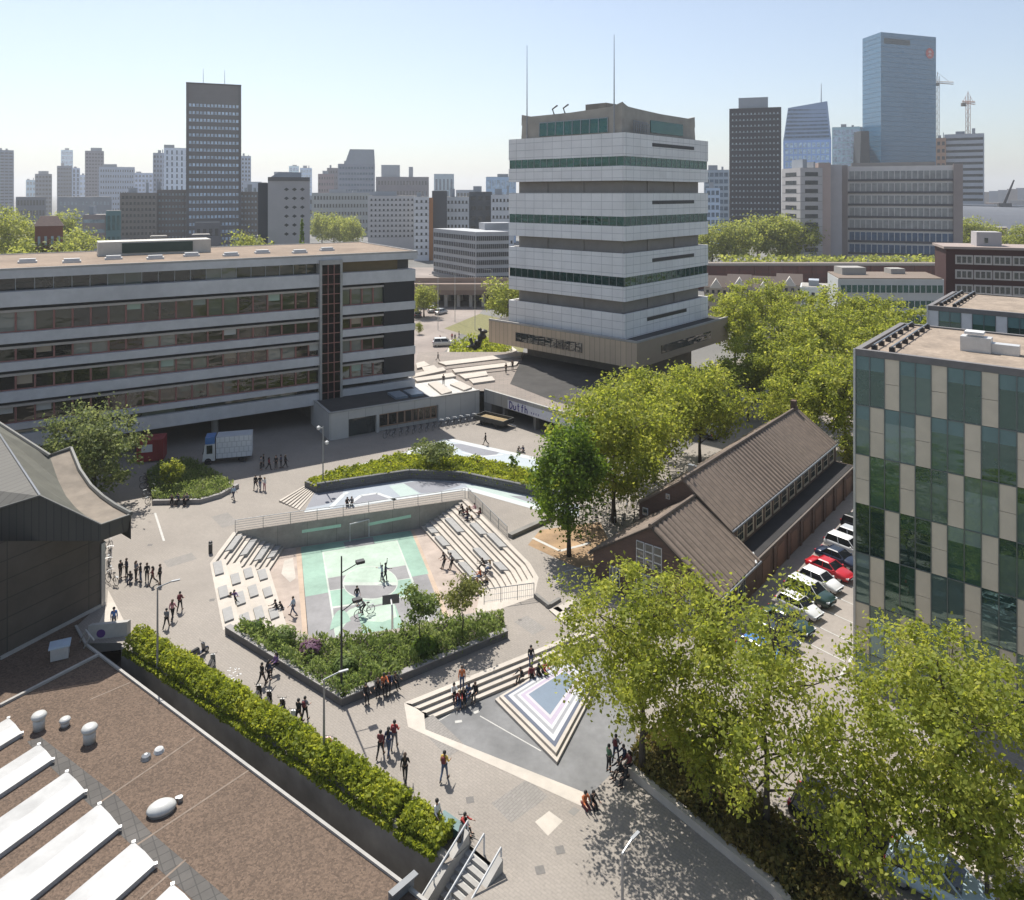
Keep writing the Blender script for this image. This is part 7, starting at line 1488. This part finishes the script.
def car(kind='hatch'):
    L_,W_,H_={'hatch':(4.0,1.72,1.47),'suv':(4.5,1.85,1.68),'sedan':(4.5,1.78,1.42)}[kind]; hl=L_/2; r=empty('parked_car',(0,0,0))
    bl=.92 if kind!='suv' else 1.05
    xs=[-hl,-hl+.08,-hl+.5,-.9,0,.7,1.15,hl-.55,hl-.08,hl]; wf=[.80,.90,.98,1,1,1,1,.97,.88,.74]; zb=[.42,.30,.26,.24,.24,.24,.24,.26,.30,.42]
    zt={'hatch':[.75,.92,.97,.95,.94,.94,.94,.84,.68,.60],'suv':[.85,1.05,1.1,1.08,1.07,1.07,1.06,1.0,.85,.72],'sedan':[.72,.88,.95,.95,.94,.94,.92,.82,.68,.58]}[kind]
    mb=MB(); prof=[]
    for x,w,b0,t0 in zip(xs,wf,zb,zt):
        hw=W_/2*w; prof.append([(x,-hw*.9,b0),(x,-hw,b0+.18),(x,-hw,t0-.22),(x,-hw*.94,t0-.06),(x,-hw*.80,t0),(x,0,t0+.025),(x,hw*.80,t0),(x,hw*.94,t0-.06),(x,hw,t0-.22),(x,hw,b0+.18),(x,hw*.9,b0)])
    i=0; n=11; mb.v=[p for q in prof for p in q]
    for k in range(len(prof)-1):
        for j in range(n):
            j2=(j+1)%n; mb.f.append((k*n+j,k*n+j2,(k+1)*n+j2,(k+1)*n+j)); mb.m.append(0)
    mb.f.append(tuple(range(n))); mb.m.append(0); mb.f.append(tuple((len(prof)-1)*n+j for j in reversed(range(n)))); mb.m.append(0)
    body=mb.build('body',PT['white'],r,True)
    cx0,cx1={'hatch':(-hl+.22,1.02),'suv':(-hl+.2,1.15),'sedan':(-hl+.75,1.0)}[kind]; rx0,rx1={'hatch':(-hl+.55,.28),'suv':(-hl+.42,.42),'sedan':(-hl+1.35,.25)}[kind]; hw=W_/2*.93; rw=W_/2*.70
    zbase=bl-.02
    mb=MB(); mb.hexa([(cx0,-hw,zbase),(cx1,-hw,zbase),(cx1,hw,zbase),(cx0,hw,zbase),(rx0,-rw,H_-.05),(rx1,-rw,H_-.05),(rx1,rw,H_-.05),(rx0,rw,H_-.05)]); cab=mb.build('windows',glass('car_glass',(.012,.014,.016),.05,1.6,.2,2) if 'cg' not in M else M['cg'],r); M['cg']=cab.data.materials[0]
    mb=MB(); e=.03; mb.hexa([(rx0-e,-rw-e,H_-.06),(rx1+e,-rw-e,H_-.06),(rx1+e,rw+e,H_-.06),(rx0-e,rw+e,H_-.06),(rx0+.12,-rw+.1,H_),(rx1-.12,-rw+.1,H_),(rx1-.12,rw-.1,H_),(rx0+.12,rw-.1,H_)])
    for s in (-1,1):
        for a,b,rr in (((cx0,zbase),(rx0,H_-.05),.05),((cx1,zbase),(rx1,H_-.05),.04),(((cx0+cx1)/2-.1,zbase),((rx0+rx1)/2-.05,H_-.05),.04)): mb.tube([(a[0],s*(hw+.003),a[1]),(b[0],s*(rw+.003),b[1])],rr,5)
    mb.build('roof',PT['white'],r)
    for x in (-hl*.62,hl*.62):
        for s in (-1,1):
            mb=MB(); mb.ring((x,s*(W_/2-.10),.32),.235,.085,(0,1,0),18,7); w_=mb.build('wheel',RUB,r); mb=MB(); mb.tube([(x,s*(W_/2-.16),.32),(x,s*(W_/2-.045),.32)],.20,14); mb.build('rim',CHR,w_)
    for s in (-1,1):
        mb=MB(); mb.box((hl-.13,s*W_*.335,zt[-2]-.10),(.26,.34,.14),s*-.35); mb.build('headlight',mat('lamp_glass',(.60,.62,.64),.15,.05,3) if 'lg' not in M else M['lg'],r); M['lg']=COL.objects[-1].data.materials[0]
        mb=MB(); mb.box((-hl+.07,s*W_*.36,zt[1]-.12),(.16,.26,.2)); mb.build('tail_light',PT['red'],r)
        mb=MB(); mb.box((.82,s*(W_/2+.06),zbase+.06),(.14,.2,.12)); mb.build('mirror',PT['white'],r)
    mb=MB(); mb.box((hl-.02,0,.42),(.05,.52,.11)); mb.build('number_plate',PT['pale'],r)
    return r
def recolor(r,c,names=('body','roof','mirror')):
    for o in r.children:
        if o.name.split('.')[0] in names: o.material_slots[0].link='OBJECT'; o.material_slots[0].material=PT[c]
def place(r0,p,rz,label,cat,group=None,c=None,first=set(),names=('body','roof','mirror'),z=None,s=1):
    k=r0.name
    if k not in first: first.add(k); place.protos.append(r0)
    r=copy_tree(r0,(p[0],p[1],(p[2] if len(p)>2 else 0) if z is None else z),rz,label,group,cat,scale=s)
    if c: recolor(r,c,names)
    return r
place.protos=[]
cd=math.atan2(-.78,.62); base=Vector((25.0,58.6,.01)); ch_,cs_,cse=car('hatch'),car('suv'),car('sedan')
for i,c,k,l in ((0,'red',cse,'red saloon car parked in the middle of the row by the brick hall'),(-1,'white',ch_,'white hatchback parked just left of the red car'),(-2,'green',cs_,'dark green off roader with a pale roof two cars from the red one'),(-3,'white',ch_,'white hatchback third car left of the red car'),(-4,'green',cse,'dark green saloon at the near end of the car row'),(-5,'navy',ch_,'dark blue hatchback half hidden by leaves at the near end of the car row'),(-6,'blue',ch_,'bright blue car showing through the leaves below the brick hall'),(1,'navy',cse,'dark navy car directly beyond the red car'),(2,'white',cs_,'white estate car beyond the navy car'),(3,'silver',ch_,'pale silver car beside the chequered office corner'),(4,'black',cs_,'black off roader far along the car row'),(5,'white',ch_,'white car farthest along the row at the office corner'),(6,'white',ch_,'small white car beyond the last off roader in the row')):
    p=base+bR*(2.32*i); r=place(k,p,cd,l,'car','cars parked beside the brick hall',c,s=.79)
    if i==-2: 
        for o in r.children:
            if o.name.startswith('roof'): o.material_slots[0].material=PT['white']
p=P(842,836); place(cs_,p,math.atan2(-.62,.78),'black car parked under the foreground trees by the tree bed','car',None,'black'); p=P(938,893); place(ch_,p,math.atan2(-.62,.78),'pale blue car under the leaves at the bottom right','car',None,'pale')
for i,(a,b,c,l) in enumerate(((431,312,'white','white car on the avenue beside the bright small tree'),(441,314,'silver','silver car on the avenue near the viaduct'),(444,346,'white','white van like car on the avenue left of the sculpture'),(418,317,'grey','grey car on the avenue at the end of the school'),(428,306,'black','black car on the avenue closest to the road viaduct'))): place((cs_,ch_)[i%2],P(a,b),R((100,60,10,95,90)[i]),l,'car','cars on the avenue',c)
for i,(a,b,c) in enumerate(((762,395,'silver'),(748,402,'white'),(772,390,'navy'),(716,436,'grey'))): place((ch_,cse)[i%2],P(a,b),R(48),('silver car under the grove beyond the brick hall','white car under the grove beyond the brick hall','navy car under the grove beyond the brick hall','grey car on the shaded side road left of the brick hall')[i],'car','cars under the grove',c)
bk,sc_=bike(),scooter()
SL=['first scooter beside the hedge by the lamp','second scooter beside the hedge, grey one','scooter beside the middle of the hedge with a dark seat','black scooter right of the middle of the hedge','black scooter next to the silver one along the hedge','silver scooter along the hedge','maroon looking scooter at the far gap of the hedge','scooter at the low end of the hedge near the stairs']
for i,(a,b,c) in enumerate(((200,656,'navy'),(212,668,'grey'),(258,700,'black'),(268,706,'black'),(281,714,'black'),(292,726,'silver'),(327,754,'red'),(463,836,'black'))): p=P(a,b); place(sc_,p,R(60+(i*37)%40),SL[i],'scooter','scooters parked along the hedge',c,names=('body',),s=.8)
bg_='bicycles parked before the pavilion'; BLB=['leftmost','second','third','fourth','fifth','sixth','seventh','eighth','ninth','tenth','eleventh','twelfth','thirteenth','rightmost']
for i in range(14): a=388+i*6.6; b=437-i*1.15; place(bk,P(a,b),R(55+(i*29)%30),'dark bicycle parked along the pavilion wall, %s of fourteen'%BLB[i],'bicycle',bg_)
for i in range(22):
    a=585+(i%8)*8+rnd.uniform(-2,2); b=528-(i//8)*13-(i%8)*1.2+rnd.uniform(-2,2); place(bk,P(a,b),R(rnd.uniform(20,80)),'bicycle in the dappled bike park under the trees by the brick hall','bicycle','bike park under the trees',s=1)
for i,(a,b) in enumerate(((148,482),(149,488),(151,495),(152,502),(107,552),(110,560),(109,572),(112,584))): place(bk,P(a,b),R(10+20*i),('dark bicycle beside the grass planter, farthest of four','dark bicycle beside the grass planter, second farthest','dark bicycle beside the grass planter, third farthest','dark bicycle beside the grass planter, nearest of four','bicycle at the foot of the dark hall, farthest','bicycle at the foot of the dark hall, second','bicycle at the foot of the dark hall, third','bicycle at the foot of the dark hall, nearest')[i],'bicycle')
p=P(364.5,616,CZ); place(bk,(p.x,p.y,CZ),R(-145),'bicycle being ridden across the mint court','bicycle')
for r0 in place.protos:
    for o in list(r0.children_recursive): bpy.data.objects.remove(o)
    bpy.data.objects.remove(r0)
# ---- lorry in the shade
tb=Vector((-32.2,83.4,0)); u=Vector((.965,.26,0)); v=Vector((-.26,.965,0)); T0=fr(tb,u,v); T=lambda a,b,z: (lambda q: Vector((q.x,q.y,z*.88)))(T0(a*.76,b*.85,z))
r=empty('box_lorry',tuple(tb),0,'white and blue box lorry parked before the dark undercroft','lorry')
LW=brickmat('lorry_box_panels',(.62,.64,.66),(.58,.60,.62),(.40,.42,.44),.5,.6,.03,wall=(u.x,u.y),var2=.05)
mb=MB(); bx(mb,T,-1.0,3.9,-1.15,1.15,.75,3.0); mb.build('cargo_box',LW,r)
mb=MB(); q=[T(-2.9,-1.05,.5),T(-1.15,-1.05,.5),T(-1.15,1.05,.5),T(-2.9,1.05,.5),T(-2.55,-1,2.5),T(-1.15,-1,2.6),T(-1.15,1,2.6),T(-2.55,1,2.5)]; mb.hexa(q); cabm=mb.build('cab',PT['white'],r)
mb=MB(); mb.hexa([T(-2.90,-.95,1.35),T(-2.75,-.95,1.35),T(-2.75,.95,1.35),T(-2.90,.95,1.35),T(-2.66,-.92,2.2),T(-2.5,-.92,2.2),T(-2.5,.92,2.2),T(-2.66,.92,2.2)]); bx(mb,T,-2.3,-1.5,-1.065,-1.02,1.4,2.15); mb.build('cab_windows',M['glass'],cabm)
mb=MB(); bx(mb,T,-2.5,-1.2,-1.02,1.02,2.6,3.0); mb.build('wind_deflector',PT['blue'],r)
mb=MB(); bx(mb,T,-2.6,3.8,-.5,.5,.45,.75); mb.build('chassis',M['black'],r)
for x in (-2.1,2.6):
    for s in (-1,1): mb=MB(); c=T(x,s*.95,.42); mb.ring(c,.29,.13,v,16,6); mb.tube([c-v*.1,c+v*.1],.2,10); mb.build('wheel',RUB,r)
# red van / container with white lettering
tb=P(156,462); T0=fr(tb,u,v); T=lambda a,b,z: (lambda q: Vector((q.x,q.y,z*.9)))(T0(a*.62,b,z)); r=empty('red_container',tuple(tb),0,'red container with a white patch in the shade of the undercroft','container'); mb=MB(); bx(mb,T,-3.2,1.2,0,2.2,.15,2.5); mb.build('container_body',mat('container_red',(.24,.022,.025),.6,.12,1),r); mb=MB(); bx(mb,T,-2.4,-.6,-.02,.0,1.3,2.0); mb.build('white_patch',M['white'],r)
mb=MB(); [bx(mb,T,-3.2+.4*k,-3.12+.4*k,-.05,-.021,.2,2.45) for k in range(1,11) if not 1<k<7]; mb.build('ribs',mat('container_rib',(.2,.02,.022),.6),r)
# dark flat trailer before the deck
tb=P(494,425); T=fr(tb,Vector((.80,-.6,0)),Vector((.6,.8,0))); r=empty('flat_trailer',tuple(tb),0,'dark trailer with a tan slatted bed parked before the graffiti wall','trailer')
mb=MB(); bx(mb,T,-2.4,2.4,-1.1,1.1,.55,.75); bx(mb,T,-2.4,2.4,-1.12,-1.02,.75,1.15); bx(mb,T,-2.4,2.4,1.02,1.12,.75,1.15); bx(mb,T,-2.4,-2.3,-1.02,1.02,.75,1.15); bx(mb,T,2.3,2.4,-1.02,1.02,.75,1.15); mb.build('chassis',mat('trailer_dark',(.04,.042,.04),.6,.2,2),r)
mb=MB(); [bx(mb,T,-2.3,2.3,-1+.4*k,-1+.4*k+.32,.751,.80) for k in range(5)]; mb.build('bed',mat('trailer_tan',(.30,.22,.11),.8,.2,2),r)
for x in (-1.2,1.2):
    for s in (-1,1): mb=MB(); c=T(x,s*1.0,.36); mb.ring(c,.26,.1,Vector((.6,.8,0)),14,6); mb.tube([c-Vector((.06,.08,0)),c+Vector((.06,.08,0))],.17,10); mb.build('wheel',RUB,r)
mb=MB(); mb.tube([T(2.4,0,.65),T(3.6,0,.5)],.05,5); mb.tube([T(3.4,0,.5),T(3.4,0,.05)],.04,5); mb.build('drawbar',M['steel'],r)
# ================================================================= LAMPS AND SMALL THINGS
def lamp(base,h,arm,label,z=0,double=False,m='steel'):
    r=empty('street_lamp',(base.x,base.y,z),0,label,'lamp post'); b=Vector((base.x,base.y,z)); mb=MB(); mb.tube([b,b+Vector((0,0,h*.4)),b+Vector((0,0,h))],[.075,.065,.045],8); mb.build('pole',M[m],r)
    if arm:
        e=b+Vector((arm[0],arm[1],h+.18)); mb=MB(); mb.tube([b+Vector((0,0,h)),e],.035,6); mb.build('arm',M[m],r); d=Vector((arm[0],arm[1],0)).normalized(); mb=MB(); mb.box(e+d*.2,(.5,.13,.06),math.atan2(d.y,d.x)); hd2=mb.build('lamp_head',M['steel'],r)
        mb=MB(); mb.box(e+d*.22-Vector((0,0,.042)),(.36,.09,.02),math.atan2(d.y,d.x)); mb.build('lens',M['white'],hd2)
    return r,b
lamp(P(324,762),4.35,(.75,.35),'grey street lamp rising out of the hedge',m='steel'); lamp(P(157.5,672),5.3,(.75,.4),'slim street lamp at the dark hall end of the hedge'); p=P(622,900); lamp(Vector((4.3,29.0,0)),4.3,(.45,.45),'street lamp at the bottom photo edge near the tree shadow')
r,b=lamp(P(341.5,694,.2),8.2,None,'tall dark floodlight mast in the garden planter',.2,m='black')
for h,dx in ((7.2,.9),(4.9,.7)):
    mb=MB(); mb.tube([b+Vector((0,0,h)),b+Vector((dx,.5,h+.35))],.03,5); mb.build('bracket',M['black'],r); mb=MB(); mb.box(b+Vector((dx+.1,.55,h+.4)),(.5,.34,.16),.5); mb.build('floodlight',M['black'],r)
r,b=lamp(P(323,488),6.3,None,'floodlight mast with two lamps beside the stone planter')
for h,s in ((6.1,-1),(4.6,1)):
    mb=MB(); mb.tube([b+Vector((0,0,h)),b+Vector((s*.35,-.1,h+.05))],.03,5); mb.build('bracket',M['steel'],r); mb=MB(); mb.lathe(b+Vector((s*.42,-.12,h-.12)),[(.1,0),(.2,.06),(.2,.28),(.06,.38)],10); mb.build('floodlight',M['galv'],r)
for a,b_,h,l in ((512,432,0,''),): pass
for a,bb,tp,l in ((438,330,250,'tall lamp post left of the sculpture'),(455,322,262,'lamp post on the grass verge near the viaduct'),(475,330,268,'lamp post directly behind the sculpture'),(492,318,270,'lamp post by the left side of the banded tower')):
    p=P(a,bb); lamp(p,min(12,PZ(tp,p.y)),(-1.6,.2),'thin '+l,m='galv')
# bollard
p=P(210.5,553); r=empty('bollard',tuple(p),0,'single black bollard left of the seating steps','bollard'); mb=MB(); mb.lathe(p,[(.16,0),(.16,.9),(.13,.98),(.05,1.0)],12); mb.build('post',M['black'],r); mb=MB(); mb.lathe(p+Vector((0,0,.78)),[(.165,0),(.165,.06)],12); mb.build('band',M['galv'],r)
# goal
g0,g1=P(350,541.5,CZ),P(369,536.5,CZ); dn_=(g1-g0).normalized(); nn=Vector((-dn_.y,dn_.x,0)); r=empty('goal',tuple(g0),0,'small grey metal goal against the court wall','goal'); hz_=Vector((0,0,1.6))
mb=MB(); mb.tube([g0,g0+hz_,g1+hz_,g1],.06,6); mb.build('goal_frame',M['white'],r); mb=MB()
for k in range(9): t=k/8; a=lerp(g0,g1,t); mb.tube([a+hz_,a+nn*.7+Vector((0,0,1.1)),a+nn*.8],.012,4,caps=False)
for k in range(5): z_=Vector((0,0,.3*k)); mb.tube([g0+nn*.75+z_,g1+nn*.75+z_],.012,4,caps=False)
mb.build('goal_grid',M['steel'],r)
# basketball hoop seen from behind
hb=P(391,636,CZ+.3); hb=Vector((hb.x,hb.y+.6,CZ)); r=empty('basketball_hoop',tuple(hb),0,'basketball stand with a dark backboard at the near end of the court','basketball hoop'); f=Vector((-.25,.97,0))
mb=MB(); mb.tube([hb,hb+Vector((0,0,1.5)),hb+f*.35+Vector((0,0,2.0)),hb+f*1.1+Vector((0,0,2.05))],[.09,.08,.07,.06],8); mb.build('pole',M['galv'],r)
c=hb+f*1.15+Vector((0,0,3.3)); uu=Vector((.97,.25,0)); Tb=fr(Vector((c.x,c.y,0)),uu,f); mb=MB(); bx(mb,Tb,-.62,.62,0,.05,2.2+CZ+1.0+1.0-1.0+.9-.2,3.35-.3+CZ+1.9-.9) if False else bx(mb,Tb,-.62,.62,0,.05,CZ+1.65,CZ+2.35); mb.build('backboard',mat('backboard',(.06,.065,.07),.5,.15,3),r)
mb=MB(); mb.ring(c+f*.33+Vector((0,0,-1.6)),.23,.015,(0,0,1),16,5) if False else mb.ring(c+f*.33+Vector((0,0,-1.6)),.23,.015,(.001,0,1),16,5); mb.build('rim',mat('rim_orange',(.5,.12,.03),.5),r)
# stairs down into the lane
r=empty('lane_stairs',tuple(st0),0,'concrete stairs with white handrails going down into the sunken lane','stairs'); du=(st1-st0).normalized(); sd2=Vector((-du.y,du.x,0)); sd2=sd2 if sd2.dot(sd)>0 else -sd2; T=fr(st0,du,sd2); wS=(st1-st0).length
mb=MB()
for k in range(14): z=-.17*(k+1); bx(mb,T,.0,wS,.3*k,.3*(k+1),-3.6,z,0)
mb.build('treads',[mat('stair_concrete',(.30,.29,.275),.85,.15,2)],r)
mb=MB(); 
for k in range(14): z=-.17*(k+1); bx(mb,T,.12,wS-.12,.3*k+.015,.3*k+.085,z+.001,z+.006)
mb.build('nosings',M['line'],r)
for a0,a1 in ((-.32,-.001),(wS+.001,wS+.32)):
    mb=MB(); q=[T(a0,-.05,-3.6),T(a1,-.05,-3.6),T(a1,4.4,-3.6),T(a0,4.4,-3.6),T(a0,-.05,.55),T(a1,-.05,.55),T(a1,4.4,-1.75),T(a0,4.4,-1.75)]
    if (q[1]-q[0]).cross(q[2]-q[0]).z<0: q=[q[0],q[3],q[2],q[1],q[4],q[7],q[6],q[5]]
    mb.hexa(q); mb.build('side_wall',M['concrete'],r)
for a0,h in ((-.16,.55),(wS*.5,0),(wS+.16,.55)):
    mb=MB(); o=.95 if h==0 else .4; mb.tube([T(a0,-.1,h),T(a0,-.1,h+o),T(a0,4.2,h+o-2.3),T(a0,4.2,h-2.3)],.05,6); mb.tube([T(a0,2,h-1.1),T(a0,2,h+o-1.13)],.035,5); mb.build('handrail',M['white'],r)
# green box, waste bins
p=P(452,833); r=empty('utility_box',tuple(p),0,'dark green slanted utility box at the head of the stairs','utility box'); mb=MB(); mb.box((p.x,p.y,.25),(1.35,.42,.5),R(-38)); mb.build('cabinet',mat('box_green',(.035,.085,.08),.5,.1,2),r); mb=MB(); mb.box((p.x,p.y,.53),(1.45,.5,.05),R(-38)); mb.build('lid',mat('box_lid',(.07,.14,.14),.45,.1,2),r)
mb=MB(); rn=random.Random(3)
for k in range(26): x,y=P(rn.uniform(225,240),rn.uniform(668,682)).xy; mb.poly([(x,y,.006),(x+.09,y+.02,.006),(x+.07,y+.1,.006),(x-.02,y+.07,.006)])
o=mb.build('paper_litter',M['white']); tag(o,'scattered white paper litter on the paving beside the hedge','litter',kind='stuff')
# ================================================================= HAZE
mb=MB(); mb.hexa([(-8200,-400,-5),(8200,-400,-5),(8200,9200,-5),(-8200,9200,-5),(-8200,-400,185),(8200,-400,185),(8200,9200,185),(-8200,9200,185)])
hm=bpy.data.materials.new('haze'); hm.use_nodes=True; n=hm.node_tree; n.nodes.remove(n.nodes['Principled BSDF']); v_=n.nodes.new('ShaderNodeVolumePrincipled'); v_.inputs['Color'].default_value=(.97,.985,1,1); v_.inputs['Density'].default_value=.00022; v_.inputs['Anisotropy'].default_value=.35; n.links.new(v_.outputs[0],n.nodes['Material Output'].inputs['Volume'])
o=mb.build('haze',hm); o['kind']='stuff'; tag(o,'thin pale haze over the far city','haze')
